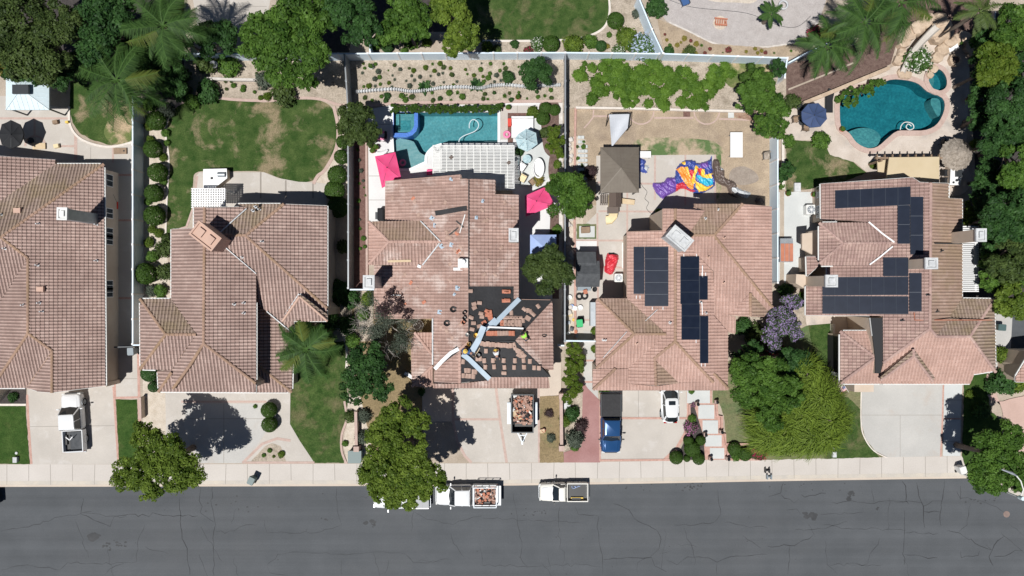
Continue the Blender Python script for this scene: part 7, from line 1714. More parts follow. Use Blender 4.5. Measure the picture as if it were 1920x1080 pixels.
def bin_(label,px,py,rz,mt,h=1.05):
 r_=thing('wheelie_bin',label,'trash bin',(0,0,0));m=M();m.rings([[(x*.23,y*.26,.05) for x,y in ((-1,-1),(1,-1),(1,1),(-1,1))],[(x*.3,y*.36,h-.08) for x,y in ((-1,-1),(1,-1),(1,1),(-1,1))]],True,True);m.build('bin_body',mt,r_)
 m=M();m.rings([ringrect(-.38,.38,.32,.32,h-.08,.06,2),ringrect(-.36,.34,.3,.3,h,.08,2)],True,True);m.build('lid',mt,r_);m=M();m.tube([(-.25,-.4,h-.1),(.25,-.4,h-.1)],.025,6);m.build('handle','black_plastic',r_)
 for x in (-.27,.27):m=M();m.tube([(x-.03,-.28,.12),(x+.03,-.28,.12)],.12,12);m.build('wheel','rubber',r_)
 c=W(px,py,h);r_.location=(c.x,c.y,0);r_.rotation_euler=(0,0,rz)
bin_('dark green wheelie bin alone on the sidewalk',470,902,-.45,'green_bin');bin_('grey wheelie bin at the gate of the left side path',244,659,.05,'grey_bin',1.1);bin_('pale grey wheelie bin in the right side yard',1880,614,1.5,'green_bin');bin_('bright green bin in the cluttered side yard',1087,606,.1,'green_plastic');bin_('white bin under the right street tree at the kerb',1807,882,.3,'offwhite')
m=M();c=W(1112,590,1.2);m.box(c.x-.25,c.x+.3,c.y-1.1,c.y+1.2,0,1.2);o_=m.build('storage_locker','grey_metal');tag(o_,'narrow grey storage locker at the left wall of the panel-roof house','locker')
q=random.Random(12)
CL=[(1068,558,.5,'offwhite','white sack'),(1072,575,.45,'canopy_blue','light blue tub'),(1078,578,.4,'white_paint','white tub'),(1069,590,.45,'cream_plastic','cream basin'),(1076,600,.3,'hat_yellow','yellow toy'),(1066,605,.35,'grey_metal','grey crate'),(1072,617,.4,'dark_metal','dark heap of tools'),(1066,625,.35,'offwhite','white box'),(1080,622,.3,'terracotta','rusty pot'),(1090,600,.5,'black_plastic','black bin'),(1088,577,.5,'white_paint','white chair frame'),(1064,570,.3,'stone','pale stone pot'),(1082,630,.3,'grey_metal','grey pail'),(1096,547,.4,'terracotta','orange pan on the bench'),(1115,543,.45,'black_plastic','black wheel hub')]
for x,y,s_,mt,nm in CL:
 m=M();k=q.choice((0,1));rr_=s_*.5
 if k:m.lathe((0,0),[(rr_*.8,0),(rr_,rr_*1.1),(rr_*1.05,rr_*1.1),(rr_*.8,rr_*.9),(0,rr_*.5)],14)
 else:m.rings([ringrect(-rr_,rr_,rr_*.9,rr_*.9,0,.05,2),ringrect(-rr_*1.05,rr_*1.05,rr_,rr_,rr_*1.2,.07,2),ringrect(-rr_*.8,rr_*.8,rr_*.75,rr_*.75,rr_*1.25,.05,2)],True,True)
 o_=m.build(nm.replace(' ','_').replace('_on_the_bench',''),mt,smooth=True);c=W(x,y,.3);o_.location=(c.x,c.y,.9 if 'bench' in nm else 0);o_.rotation_euler=(0,0,q.uniform(0,3));tag(o_,nm+(' below the shed' if 'bench' in nm else ' in the cluttered side yard beside the panel-roof house'),nm.split()[-1]if 'bench' not in nm else 'pan')
for i,(x,y) in enumerate(((1086,556),(1096,555))):ringobj('tyre','%s black-rimmed tyre below the dark shed'%('left','right')[i],'tyre',x,y,.28,.1,.12,'rubber')
r_=thing('rusty_cabinet','rusty red slatted cabinet in the pale side yard of the far right house','cabinet',W(1475,468));P=[W(x,y,.9) for x,y in ((1462,491),(1487,491),(1487,447),(1463,447))];m=M();m.prism([(p.x,p.y) for p in P],0,.88);m.build('case','grey_metal',r_)
m=M();[m.box(P[0].x+.1+i*.42,P[0].x+.46+i*.42,P[0].y+.05,P[2].y-.5,.88,.92) for i in range(3)];m.build('door','terracotta',r_)
r_=thing('playhouse','brown plastic playhouse with a cream slide below the brown gazebo','playhouse',W(1150,383));P=lambda x,y,h:W(x,y,h)
m=M();A=P(1142,388,1.5);B=P(1165,361,1.5);ym=(A.x+B.x)/2;vs=[(A.x,A.y,1.5),(ym,A.y,2.0),(B.x,A.y,1.5),(A.x,B.y,1.5),(ym,B.y,2.0),(B.x,B.y,1.5)];m.add(vs,[(0,1,4,3),(1,2,5,4),(0,2,1),(3,4,5)]);m.build('roof','brown_plastic',r_)
m=M();m.box(A.x+.1,B.x-.1,A.y+.1,B.y-.1,0,1.45);m.build('wall','cream_plastic',r_)
m=M();A2=P(1139,400,1.1);B2=P(1160,388,1.1);m.box(A2.x,B2.x,A2.y,B2.y,.9,1.1);m.build('deck','brown_plastic',r_)
m=M();sp_=[(*W(1150,400,1)[:2],1.0),(*W(1149,406,.7)[:2],.6),(*W(1144,412,.4)[:2],.3),(*W(1136,413,.2)[:2],.12)];
rings=[]
for i,p in enumerate(sp_):
 a=Vector(sp_[max(0,i-1)]);b=Vector(sp_[min(3,i+1)]);d=(b-a);d.z=0;d.normalize();sd=Vector((-d.y,d.x,0));rings.append([tuple(Vector(p)+sd*x*.42+Vector((0,0,z))) for x,z in ((-1,.2),(-.8,0),(.8,0),(1,.2),(1.05,.1),(0,-.08),(-1.05,.1))])
m.rings(rings,True,True);m.build('slide','cream_plastic',r_,smooth=True)
m=M();[m.beam(P(1126+i*4,366,.8),P(1126+i*4,384,.8),.08,.04) for i in range(4)];m.beam(P(1125,366,.8),P(1140,364,.8),.06,.06);m.beam(P(1125,384,.8),P(1140,384,.8),.06,.06);m.build('side_rack','brown_plastic',r_)
r_=thing('planter_box','small brown crate on the pale slab of the raised bed','crate',W(1098,431));c=W(1098,431,.4);m=M();m.cbox((c.x,c.y,.2),.85,.6,.4,.05);m.build('crate','wood',r_)
r_=thing('satellite_dish','white satellite dish on the slope beside a round bush','satellite dish',W(402,122));c=W(402,122,.8);m=M();N=20
vs=[];
for k,z in ((0,0),(.5,.04),(.85,.12),(1,.18)):vs+=[(c.x+.42*k*math.cos(6.283*i/N),c.y+.34*k*math.sin(6.283*i/N),.8+z+.1*k*math.sin(6.283*i/N)) for i in range(N)]
m.add(vs,[(i*N+k,i*N+(k+1)%N,(i+1)*N+(k+1)%N,(i+1)*N+k) for i in range(3) for k in range(N)]);m.build('reflector','dirty_white',r_,smooth=True);m=M();m.tube([(c.x,c.y,0),(c.x,c.y,.8)],.03,6);m.beam((c.x,c.y-.3,.9),(c.x+.05,c.y-.1,1.2),.03,.03);m.build('mast','grey_metal',r_)
for x,y,l in ((32,861,'small white utility box on the left front lawn'),(1562,851,'small white utility box on the right front lawn beside the willow'),(1063,758,'pale square utility box in the bed below the tangled shrubs'),(1493,352,'small grey-blue box on the lawn beside the pale side yard')):
 r_=thing('utility_box',l,'utility box',W(x,y));c=W(x,y);m=M();s_=.25 if y>840 else .4;m.box(c.x-s_*.7,c.x+s_*.7,c.y-s_,c.y+s_,0,.3);m.box(c.x-s_*.78,c.x+s_*.78,c.y-s_*1.08,c.y+s_*1.08,.3,.34);m.build('case','dirty_white',r_)
 if y>840:m=M();m.cyl((c.x,c.y+.62),.13,0,.12,12);m.build('cap','dirty_white',r_)
m=M();c=W(662,857,1.0);m.box(c.x-.45,c.x+.75,c.y-.55,c.y+.55,0,1.0);m.box(c.x-.5,c.x+.8,c.y-.6,c.y+.6,1.0,1.05);tag(m.build('transformer_box','green_bin'),'grey-green transformer box at the foot of the big street tree','utility box')
m=M();c=W(1889,965);m.cyl((c.x,c.y),.32,RD,RD+.012,24);m.cyl((c.x,c.y),.26,RD+.012,RD+.018,24);tag(m.build('manhole_cover','manhole'),'round reddish manhole cover in the road at right','manhole cover')
r_=thing('street_lamp','white street lamp with a curved arm over the right street tree','street lamp',W(1922,942));h=7.5
a=W(1918,935,8.3);foot=Vector((a.x,a.y,0));r_.location=foot;m=M();m.tube([(foot.x,foot.y,0),(foot.x,foot.y,8.0)],[.1,.06],8);m.build('pole','offwhite',r_)
pts=[Vector((foot.x,foot.y,8.0)),W(1919,918,8.5),W(1914,902,8.8),W(1905,891,8.9)];m=M();m.tube(pts,.05,8);m.build('arm','offwhite',r_,smooth=True)
m=M();m.tube([W(1906,892,8.9),W(1897,887,8.9),W(1878,880,8.8)],[.06,.12,.05],8);m.build('lamp_head','grey_metal',r_,smooth=True)
m=M();m.cyl((foot.x,foot.y),.18,7.9,8.35,10);m.build('ballast','ice_metal',r_)
mat('flag_red',(.45,.03,.04),rough=.8);mat('flag_blue',(.03,.05,.2),rough=.8)
r_=thing('flag','small American flag hanging at the porch eave of the far right house','flag',W(1588,731));m=M();p0=W(1583,722,2.3);d=(W(1593,738,1.9)-p0);u=d.normalized();sd=Vector((u.y,-u.x,0)).normalized()*-1
m.tube([p0,p0+u*1.0],.018,6);m.build('pole','offwhite',r_)
for nm,mt,mod in (('red_stripes','flag_red',0),('white_stripes','white_paint',1)):
 m=M()
 for i in range(13):
  if i%2==mod:
   for k in range(6):
    a=p0+u*(.05+.55*i/13)+sd*(-.02-.12*k);b=p0+u*(.05+.55*(i+1)/13)+sd*(-.02-.12*k);e=sd*-.12;z0=Vector((0,0,-.02*k+.03*math.sin(k*1.5)));z1=Vector((0,0,-.02*(k+1)+.03*math.sin((k+1)*1.5)));m.add([a+z0,b+z0,b+e+z1,a+e+z1],[(0,1,2,3)])
 m.build(nm,mt,r_)
m=M();a=p0+u*.05+Vector((0,0,.012))-sd*.02;b=p0+u*.35+Vector((0,0,.012))-sd*.02;m.add([a,b,b-sd*.3,a-sd*.3],[(0,1,2,3)]);m.cur=1
for i in range(3):
 for j in range(4):q_=a+(b-a)*((i+.5)/3)-sd*.3*((j+.5)/4)+Vector((0,0,.004));m.cbox(q_,.03,.03,.004)
m.build('canton',['flag_blue','white_paint'],r_)
for i,(x,y) in enumerate(((1437,881),(1440.5,893))):
 r_=thing('sawhorse','%s of two small black H-shaped stands on the sidewalk'%('upper','lower')[i],'stand',W(x,y));c=W(x,y);m=M()
 for dx in (-.2,.2):m.box(c.x+dx-.05,c.x+dx+.05,c.y-.22,c.y+.22,0,.38)
 m.box(c.x-.2,c.x+.2,c.y-.05,c.y+.05,.15,.30);m.build('frame','black_plastic' if i==0 else 'grey_bin',r_)
for i,(x,y) in enumerate(((1341,752),(1305,756),(1350,808),(1320,813),(1330,858),(1362,858))):
 r_=thing('pillar_light','small black lantern on a pink pillar, %s along the stepping slabs'%('top right','top left','middle right','middle left','bottom left','bottom right')[i],'lantern',W(x,y),group='lanterns along the stepping slabs');c=W(x,y);m=M();m.box(c.x-.16,c.x+.16,c.y-.16,c.y+.16,0,.6);m.build('pillar','pink_band',r_)
 m=M();m.lathe(c,[(.1,.6),(.12,.8),(.16,.82),(.02,.95)],8);m.build('lantern','black_plastic',r_)
for x,y,l in ((215,385,'black and red mower in the dark side yard of the left house'),):
 r_=thing('lawn_mower',l,'lawn mower',W(x,y,.3));c=W(x,y,.3);r_.location.z=0;m=M();m.cbox((c.x,c.y,.22),.5,.7,.2);m.build('deck','red_plastic',r_);m=M();m.cyl((c.x,c.y),.15,.32,.5,12);m.build('engine','black_plastic',r_);m=M();m.beam((c.x-.2,c.y+.3,.3),(c.x-.2,c.y+1.0,.9),.03,.03);m.beam((c.x+.2,c.y+.3,.3),(c.x+.2,c.y+1.0,.9),.03,.03);m.beam((c.x-.2,c.y+1.0,.9),(c.x+.2,c.y+1.0,.9),.03,.03);m.build('handle','dark_metal',r_)
r_=thing('grill','black covered grill beside the left wing of the house being re-roofed','grill',W(714,402));c=W(714,402,1.0);m=M();m.rings([ringrect(c.y-.62,c.y+.62,.32,.32,z,.08,2) for z in (.05,1.05)]+[ringrect(c.y-.5,c.y+.5,.2,.2,1.15,.08,2)],True,True);m.v=[(x+c.x,y,z) for x,y,z in m.v];m.build('cover','black_cloth',r_);m=M();m.cbox((c.x-.45,c.y-.1,.8),.25,.7,.04);m.build('side_shelf','dark_metal',r_)
r_=thing('garden_bench','white wooden bench at the corner of the low porch roof','bench',W(768,706));c=W(767,704,.45);rz=-.55
m=M();m.cbox((c.x,c.y,.43),1.0,.35,.05,rz);m.build('seat','white_paint',r_);m=M();m.cbox((c.x+.12,c.y+.22,.7),1.0,.05,.45,rz);m.build('backrest','dark_metal',r_)
for s_ in (-1,1):m=M();m.cbox((c.x+s_*.42*math.cos(rz),c.y+s_*.42*math.sin(rz),.2),.06,.3,.4,rz);m.build('leg','dark_metal',r_)
r_=thing('lawn_swing','blue-grey frame in the shade below the bare tree','swing',W(708,650));m=M();m.cbox((*W(707,655,.5)[:2],.5),.35,1.7,.06,.05);m.build('panel','grey_metal',r_);m=M();m.beam(W(711,645,1),W(711,686,.2),.07,.07);m.beam(W(712,688,.2),W(728,684,.2),.07,.07);m.build('frame','grey_metal',r_)
r_=thing('fountain','round tiered white fountain in the porch courtyard','fountain',W(783,610));c=W(783,610,.8);m=M();m.lathe(c,[(.5,0),(.52,.35),(.46,.35),(.42,.2),(.1,.25),(.08,.7),(.3,.8),(.28,.8),(.05,.75),(.04,1.0),(.12,1.05),(0,1.02)],18);m.build('basin','stone',r_,smooth=True)
r_=thing('yard_lamp','white globe lamp left of the porch fountain','lamp',W(767,600));c=W(767,600,1.8);m=M();m.lathe(c,[(0,1.65),(.15,1.7),(.22,1.85),(.15,2.0),(0,2.05)],14);m.build('globe','offwhite',r_,smooth=True);m=M();m.tube([(c.x,c.y,0),(c.x,c.y,1.68)],.04,6);m.build('post','black_plastic',r_)
for x,y in ((1562,131),(1526,145),(1552,170)):m=M();c=W(x,y);m.cyl((c.x,c.y),.05,0,.35,8);m.cyl((c.x,c.y),.12,.35,.42,10);tag(m.build('garden_light','dark_metal'),'small dark garden light on the dark mulch slope','garden light','garden lights on the dark mulch slope')
m=M();m.tube([(*W(x,y)[:2],.03) for x,y in smooth_poly([(1200,340),(1205,350),(1213,360),(1209,372),(1216,380),(1212,390),(1218,398),(1225,402),(1236,398)],False)],.02,5);tag(m.build('extension_cord','dark_metal'),'thin black cord snaking over the patio right of the brown gazebo','cord')
m=M();m.tube([(*W(x,y)[:2],.03) for x,y in smooth_poly([(1520,30),(1495,50),(1460,48),(1400,25),(1300,14),(1255,0)],False)],.025,5);tag(m.build('garden_hose','dark_metal'),'thin dark hose curving over the gravel yard','hose')
for j in range(11):
 for i in range(3):
  x=1086+i*6.2;y=258+j*8.6
  if i==2 and j<2:continue
  m=M() if (i,j)!=(0,0) else M()
  if 'pb' not in protos:
   m.rings([ringrect(-.15,.15,.15,.15,0,.03,2),ringrect(-.15,.15,.15,.15,.16,.03,2)],False,True);protos['pb']=m.build('stone_block','pale_concrete');o_=protos['pb']
  else:o_=protos['pb'].copy();C.objects.link(o_)
  c=W(x,y);o_.location=(c.x,c.y,0);tag(o_,'square pale block in the grid beside the tree and the brown gazebo','paving block','pale blocks beside the brown gazebo')
rs=random.Random(6)
for i in range(26):
 y=262+rs.random()*330;x=1064+rs.random()*9
 m=M();
 if 'rk' not in protos:rock(m,960,540,4.5,.28);protos['rk']=m.build('white_rock','stone',smooth=True);o_=protos['rk']
 else:o_=protos['rk'].copy();C.objects.link(o_)
 c=W(x,y);o_.location=(c.x,c.y,0);o_.rotation_euler=(0,0,rs.random()*6);s_=rs.uniform(.6,1.3);o_.scale=(s_,s_,s_);tag(o_,'pale rock in the narrow bed right of the thin fence','rock','pale rocks right of the thin fence')
# ---------------------------------------------------------------- heaps of cloth
def cloth(name,label,cat,outline,regions,default,h=.35,step=.075,seed=1,wr=1.0,z0=.03):
 """crumpled fabric; outline and regions in picture pixels; regions = [(material, polygon)] later ones win"""
 r=np.random.default_rng(seed);ol=smooth_poly(outline);k=step*S
 xs=np.arange(min(p[0]for p in ol),max(p[0]for p in ol)+k,k);ys=np.arange(min(p[1]for p in ol),max(p[1]for p in ol)+k,k);X,Y=np.meshgrid(xs,ys,indexing='ij')
 ph=r.random((9,3))*6.28;fr=r.random((9,2))*2-1;Z=np.zeros_like(X)
 for i in range(9):f_=.12+.045*i;Z+=np.abs(np.sin(X*fr[i,0]*f_*2.2+Y*fr[i,1]*f_*2.2+ph[i,0]+1.3*np.sin(X*.09+ph[i,1])+1.1*np.sin(Y*.1+ph[i,2])))*(1/(1+i*.35))
 Z=(Z-Z.min())/(Z.max()-Z.min());d=np.vectorize(lambda x,y:pd((x,y),ol))(X,Y);ins=inpoly(X,Y,ol)
 edge=np.clip(d/(k*2.5),0,1);Z=z0+h*edge*(.35+.65*Z*wr)
 m=M();mats=[default]+[a for a,b in regions];idx={}
 for i in range(len(xs)):
  for j in range(len(ys)):
   if ins[i,j]or d[i,j]<k*.75:p=W(X[i,j],Y[i,j]);idx[i,j]=len(m.v);m.v.append((p.x,p.y,float(Z[i,j])))
 for i in range(len(xs)-1):
  for j in range(len(ys)-1):
   if all(q_ in idx for q_ in ((i,j),(i+1,j),(i+1,j+1),(i,j+1))):
    mi=0;cx_,cy_=X[i,j]+k/2,Y[i,j]+k/2
    if not inpoly(np.array(cx_),np.array(cy_),ol):continue
    for n_,(a,b) in enumerate(regions):
     if inpoly(np.array(cx_),np.array(cy_),b):mi=n_+1
    m.f.append((idx[i,j],idx[i,j+1],idx[i+1,j+1],idx[i+1,j]));m.mi.append(mi)
 o_=m.build(name,mats,smooth=False);o_.data.polygons.foreach_set('use_smooth',[True]*len(o_.data.polygons));return tag(o_,label,cat)
def z6(x,y):return (1200+x/6.857,280+y/6.857)
O=[z6(*p) for p in ((165,440),(300,420),(350,360),(440,360),(470,235),(580,140),(700,150),(740,180),(880,140),(910,100),(925,105),(930,290),(965,450),(870,530),(750,575),(660,550),(540,505),(450,550),(330,610),(285,635),(200,560))]
cloth('bounce_house','deflated bounce house in purple, blue, orange, yellow and red spread on the patio','bounce house',O,[
 ('purple_cloth',[z6(*p) for p in ((150,420),(350,350),(440,340),(460,560),(300,650),(150,500))]),('royal_cloth',[z6(*p) for p in ((440,340),(480,200),(600,120),(960,90),(960,300),(720,280),(520,240),(530,420),(450,450))]),
 ('purple_cloth',[z6(*p) for p in ((740,190),(860,160),(870,230),(780,260))]),('orange_cloth',[z6(*p) for p in ((460,260),(520,230),(600,260),(680,470),(660,530),(600,500),(520,380))]),('yellow_cloth',[z6(*p) for p in ((560,230),(600,230),(640,420),(700,210),(740,240),(700,340),(690,440),(660,460),(600,300))]),
 ('red_cloth',[z6(*p) for p in ((610,280),(660,270),(680,300),(650,400))]),('red_cloth',[z6(*p) for p in ((450,460),(540,430),(600,510),(700,540),(640,570),(540,505),(450,560))]),('red_cloth',[z6(*p) for p in ((720,250),(780,250),(780,360),(740,340))]),
 ('yellow_cloth',[z6(*p) for p in ((780,260),(820,260),(810,340),(930,310),(930,380),(760,380))]),('cyan_cloth',[z6(*p) for p in ((705,350),(740,340),(800,375),(935,380),(930,450),(850,480),(760,440))]),('yellow_cloth',[z6(*p) for p in ((690,400),(740,440),(850,490),(930,465),(860,530),(740,555),(700,480))]),
 ('royal_cloth',[z6(*p) for p in ((900,330),(970,330),(970,470),(930,460))]),('yellow_cloth',[z6(*p) for p in ((530,170),(570,160),(575,205),(540,210))])],'royal_cloth',.55,seed=3)
cloth('tarp','crumpled dark brown tarp lying from the bounce house towards the fence','tarp',[z6(*p) for p in ((935,150),(1010,140),(1030,220),(1080,270),(1095,370),(1210,420),(1240,490),(1180,520),(1260,620),(1150,590),(1110,490),(1000,440),(940,360))],[('silver_cloth',[z6(*p) for p in ((1010,210),(1060,230),(1080,270),(1030,270))])],'brown_cloth',.5,seed=5)
cloth('tarp','crumpled silver tarp at the end of the brown tarp','tarp',[z6(*p) for p in ((1120,480),(1200,475),(1300,520),(1420,560),(1400,600),(1350,630),(1230,570),(1150,520))],[],'silver_cloth',.45,seed=6)
cloth('tarp','small blue and white tarp beside the brown gazebo','tarp',[z6(*p) for p in ((-25,130),(40,125),(75,160),(60,200),(110,215),(90,300),(30,300),(-25,260))],[('silver_cloth',[z6(*p) for p in ((60,200),(115,200),(100,300),(50,250))])],'royal_cloth',.3,seed=7)
cloth('tarp_bundle','rolled red tarp bundle on the patio beside the grey shed','tarp',[(1141,474),(1157,476),(1159,486),(1155,500),(1147,514),(1134,510),(1134,495),(1136,482)],[('black_cloth',[(1140,470),(1158,472),(1158,478),(1141,477)])],'red_cloth',.6,.07,seed=8)
cloth('black_tarp','small dark tarp standing against the house wall near the silver tarp','tarp',[z6(*p) for p in ((1480,650),(1545,600),(1600,660),(1590,700),(1500,700))],[],'brown_cloth',.5,seed=9)
# ---------------------------------------------------------------- things on the roof being re-roofed
def roofobj(face,px,py,off=0.0):
 p=face.hit(px,py,off);n=face.normal();return p,n
def place_on(o,face,px,py,rz=0.0,off=.06,sc=1.0):
 p,n=roofobj(face,px,py,off);q=n.to_track_quat('Z','Y');o.location=p;o.rotation_mode='QUATERNION';from mathutils import Quaternion
 o.rotation_quaternion=q@Quaternion((0,0,1),rz);o.scale=(sc,)*3;return o
m=M()
for x0,x1,z in ((-.16,-.06,(0,.05)),(-.06,.06,(.05,.05)),(.06,.16,(.05,0))):
 m.add([(x0,-.21,z[0]+.03),(x1,-.21,z[1]+.03),(x1,.21,z[1]+.03),(x0,.21,z[0]+.03)],[(0,1,2,3)])
m.add([(-.16,-.21,0),(.16,-.21,0),(.16,-.21,.03),(.06,-.21,.08),(-.06,-.21,.08),(-.16,-.21,.03)],[(0,1,2,3,4,5)])
m.add([(-.16,.21,0),(.16,.21,0),(.16,.21,.03),(.06,.21,.08),(-.06,.21,.08),(-.16,.21,.03)],[(5,4,3,2,1,0)])
m.add([(-.16,-.21,0),(-.16,.21,0),(-.16,.21,.03),(-.16,-.21,.03)],[(3,2,1,0)]);m.add([(.16,-.21,0),(.16,.21,0),(.16,.21,.03),(.16,-.21,.03)],[(0,1,2,3)])
mat('loose_tile',(.36,.24,.19),(.46,.32,.26),2,.85);mat('new_tile',(.48,.17,.10),(.55,.23,.15),2,.85)
tA=m.build('roof_tile','loose_tile');tB=m.build('roof_tile','new_tile');C.objects.unlink(tA);C.objects.unlink(tB)
tr_=random.Random(21)
def loose(face,px,py,rz=0.0,new=False,n=1,lab=None,grp=None,sc=1.0,step=.085):
 for k in range(n):
  o_=(tB if new else tA).copy();C.objects.link(o_);place_on(o_,face,px+tr_.uniform(-.5,.5),py+tr_.uniform(-.5,.5),rz+tr_.uniform(-.12,.12),.05+step*k,sc);tag(o_,lab,'roof tile',grp)
F3=H3;Sf=F3[7];Nf=F3[4];Ef=F3[3];Wf=F3[0]
def zz(x,y):return (860+x/5.4,540+y/5.4)
gl=lambda s_:(s_,s_.split(' lying')[0]+'s')
for (x,y) in ((260,735),(348,735),(457,735),(568,735),(658,735),(722,740),(272,798),(357,795),(465,800),(562,800),(662,800),(764,805),(812,810),(458,860),(215,715),(190,715),(275,635)):
 loose(Sf,*zz(x,y),0 if y<850 else 1.57,lab='brown tile laid in spaced rows on the lower right felt slope',grp='tiles in spaced rows on the lower felt slope',n=2)
for i in range(11):loose(Sf,*zz(235+i*29,560+5*(i%2)+i*2.2),.1*(i%3-1),lab='brown tile in the row below the ridge line on the lower felt slope',grp='tile row below the ridge of the felt wing',n=2)
for i,x in enumerate((300,325,350,380,400,430,460,490,525,550)):loose(Nf,*zz(x,460),0,new=i in (0,1,2,3,8,9),lab='tile in the mixed red and brown row below the white pipe',grp='tile row below the white pipe',n=2)
for i,x in enumerate((437,475,512,550,590,620)):
 for y in (350,380):loose(Nf,*zz(x,y),0,new=i==0,lab='tile stacked in the block above the white pipe',grp='tile block above the white pipe',n=2)
for i,x in enumerate((470,500,530,560,590,620)):loose(Nf,*zz(x,300),1.57,lab='tile in the thin row above the tile block',grp='thin tile row above the block')
for x,y,r_ in ((535,255,0),(665,215,.9),(700,230,.1),(730,240,.4),(755,270,.9),(690,300,-.5),(710,315,-.4),(652,330,.1),(808,188,.5),(575,330,0)):loose(Nf,*zz(x,y),r_,lab='loose tile scattered on the upper right felt slope',grp='scattered tiles on the upper right felt slope')
for x,y in ((480,35),(480,127)):
 for d in (-18,0,18):loose(Ef,*zz(x+d,y),0,new=True,n=3,lab='new red tile in a small stack at the top of the dark felt',grp='red tile stacks at the top of the felt')
for x,y,nw in ((285,235,1),(310,240,1),(290,272,1),(315,275,1),(320,305,1),(255,350,1),(210,150,0),(155,160,0),(160,200,0),(125,300,0),(150,355,0),(135,420,0),(210,385,0),(235,290,0),(120,30,0),(225,260,0)):loose(Ef,*zz(x,y),tr_.uniform(-.5,.5),new=bool(nw),n=2,lab='%s tile in the heap along the ridge of the felt slope'%('red' if nw else 'brown'),grp='%s tiles heaped along the ridge'%('red' if nw else 'brown'))
for x,y,r_ in ((560,575,.4),(570,605,.5),(590,630,.4),(615,640,-.3),(640,660,.2),(660,680,.9),(610,680,1.2),(640,690,1.4)):loose(Sf,*zz(x,y),r_,lab='loose tile tumbled along the hip of the felt slope',grp='tumbled tiles along the hip')
Gf=F3[10]
for x,y,r_ in ((45,745,1.57),(75,835,1.57),(105,835,1.57),(150,845,1.5),(170,850,1.3),(50,885,1.5),(85,890,1.5),(115,890,1.57),(150,895,1.57)):loose(Gf,*zz(x,y),r_,lab='tile lying on the small left felt triangle',grp='tiles on the small left felt triangle')
for i in range(34):
 px=tr_.uniform(735,872);py=tr_.uniform(345,640)
 if py>410 and py<500 and px<830:px=tr_.uniform(832,872)
 if py>590 and px<815:px=tr_.uniform(818,872)
 loose(Wf,px,py,tr_.uniform(0,3),new=i%4==0,lab='%s tile lying loose on the old left roof slope'%('red' if i%4==0 else 'brown'),grp='%s tiles lying loose on the old left slope'%('red' if i%4==0 else 'brown'),sc=.9)
for i in range(12):loose(F3[2],tr_.uniform(884,965),tr_.uniform(350,520),tr_.uniform(0,3),lab='tile lying loose on the old right roof slope',grp='tiles lying loose on the old right slope',sc=.9)
for i,(x,y) in enumerate(((1088/5.4,0),)):pass
def rbeam(name,label,cat,face,a,b,w,h,mt,off=.12):
 m=M();A=face.hit(*a,off);B=face.hit(*b,off);m.beam(A,B,w,h);return tag(m.build(name,mt),label,cat)
rbeam('pipe','long white pipe lying across the felt wing of the roof','pipe',Nf,zz(285,395),zz(655,410),.14,.1,'white_paint',.35)
rbeam('plank','pale wooden plank lying on the left wing of the roof','plank',F3[13],(727,490),(771,489),.2,.06,'pale_wood',.14)
rbeam('plank','short pale stick near the workers by the lower metal flashing','plank',Sf,zz(170,685),zz(215,605),.06,.05,'pale_wood',.2)
rbeam('white_strip','white metal strip standing near the ridge on the old left slope','strip',Wf,(872,402),(862,437),.08,.05,'offwhite',.14)
rbeam('white_strip','short white strip lying on the old slope under the plum tree shadow','strip',Wf,(733,553),(752,554),.12,.05,'offwhite',.14)
def bucket(label,face,px,py,mt='offwhite',r=.16,col2=None):
 p=face.hit(px,py,.03);r_=thing('bucket',label,'bucket',p);m=M();m.lathe(p,[(0,p.z-.1),(r*.85,p.z-.1),(r,p.z+.36),(r*1.12,p.z+.38),(r,p.z+.36),(r*.8,p.z+.05),(0,p.z+.04)],14);m.build('pail',mt,r_,smooth=True)
 m=M();m.tube([(p.x-r,p.y,p.z+.35),(p.x,p.y-r*1.3,p.z+.4),(p.x+r,p.y,p.z+.35)],.012,5);m.build('handle','dark_metal',r_)
bucket('white bucket on the ridge left of the yellow tub',Wf,876.5,627);bucket('dark bucket on the ridge, topmost of three',Wf,871,586,'black_plastic');bucket('dark bucket on the ridge, middle of three',Wf,871,596,'black_plastic');bucket('dark bucket on the ridge, lowest of three',Wf,870,604,'black_plastic');bucket('yellow tub beside the ridge workers',Sf,*zz(178,478),'hat_yellow',.2);bucket('cream bucket below the yellow tub',Sf,*zz(105,565),'hat_yellow',.17);bucket('black bucket by the lower metal flashing',Sf,*zz(200,680),'black_plastic',.2)
for x,y,l in ((838,606,'black coil of hose on the old left slope'),(1017-3+2,629,None),(850,580,'dark bundle of straps left of the ridge')):
 if l:p=Wf.hit(x,y,.08);m=M();[m.tube([(.22*k*math.cos(a)*1.1,.22*k*math.sin(a),.03*i) for a in [6.283*j/12 for j in range(13)]],.035,5,False) for i,k in enumerate((1,.8,.6,1.15))];o_=m.build('hose_coil','black');o_.location=p;tag(o_,l,'hose')
p=F3[5].hit(1020,629,.08);m=M();[m.tube([(.2*k*math.cos(a)*1.1,.14*k*math.sin(a),.03*i) for a in [6.283*j/12 for j in range(13)]],.03,5,False) for i,k in enumerate((1,.7))];o_=m.build('hose_coil','black');o_.location=p;tag(o_,'small black coil on the tiled right hip slope','hose')
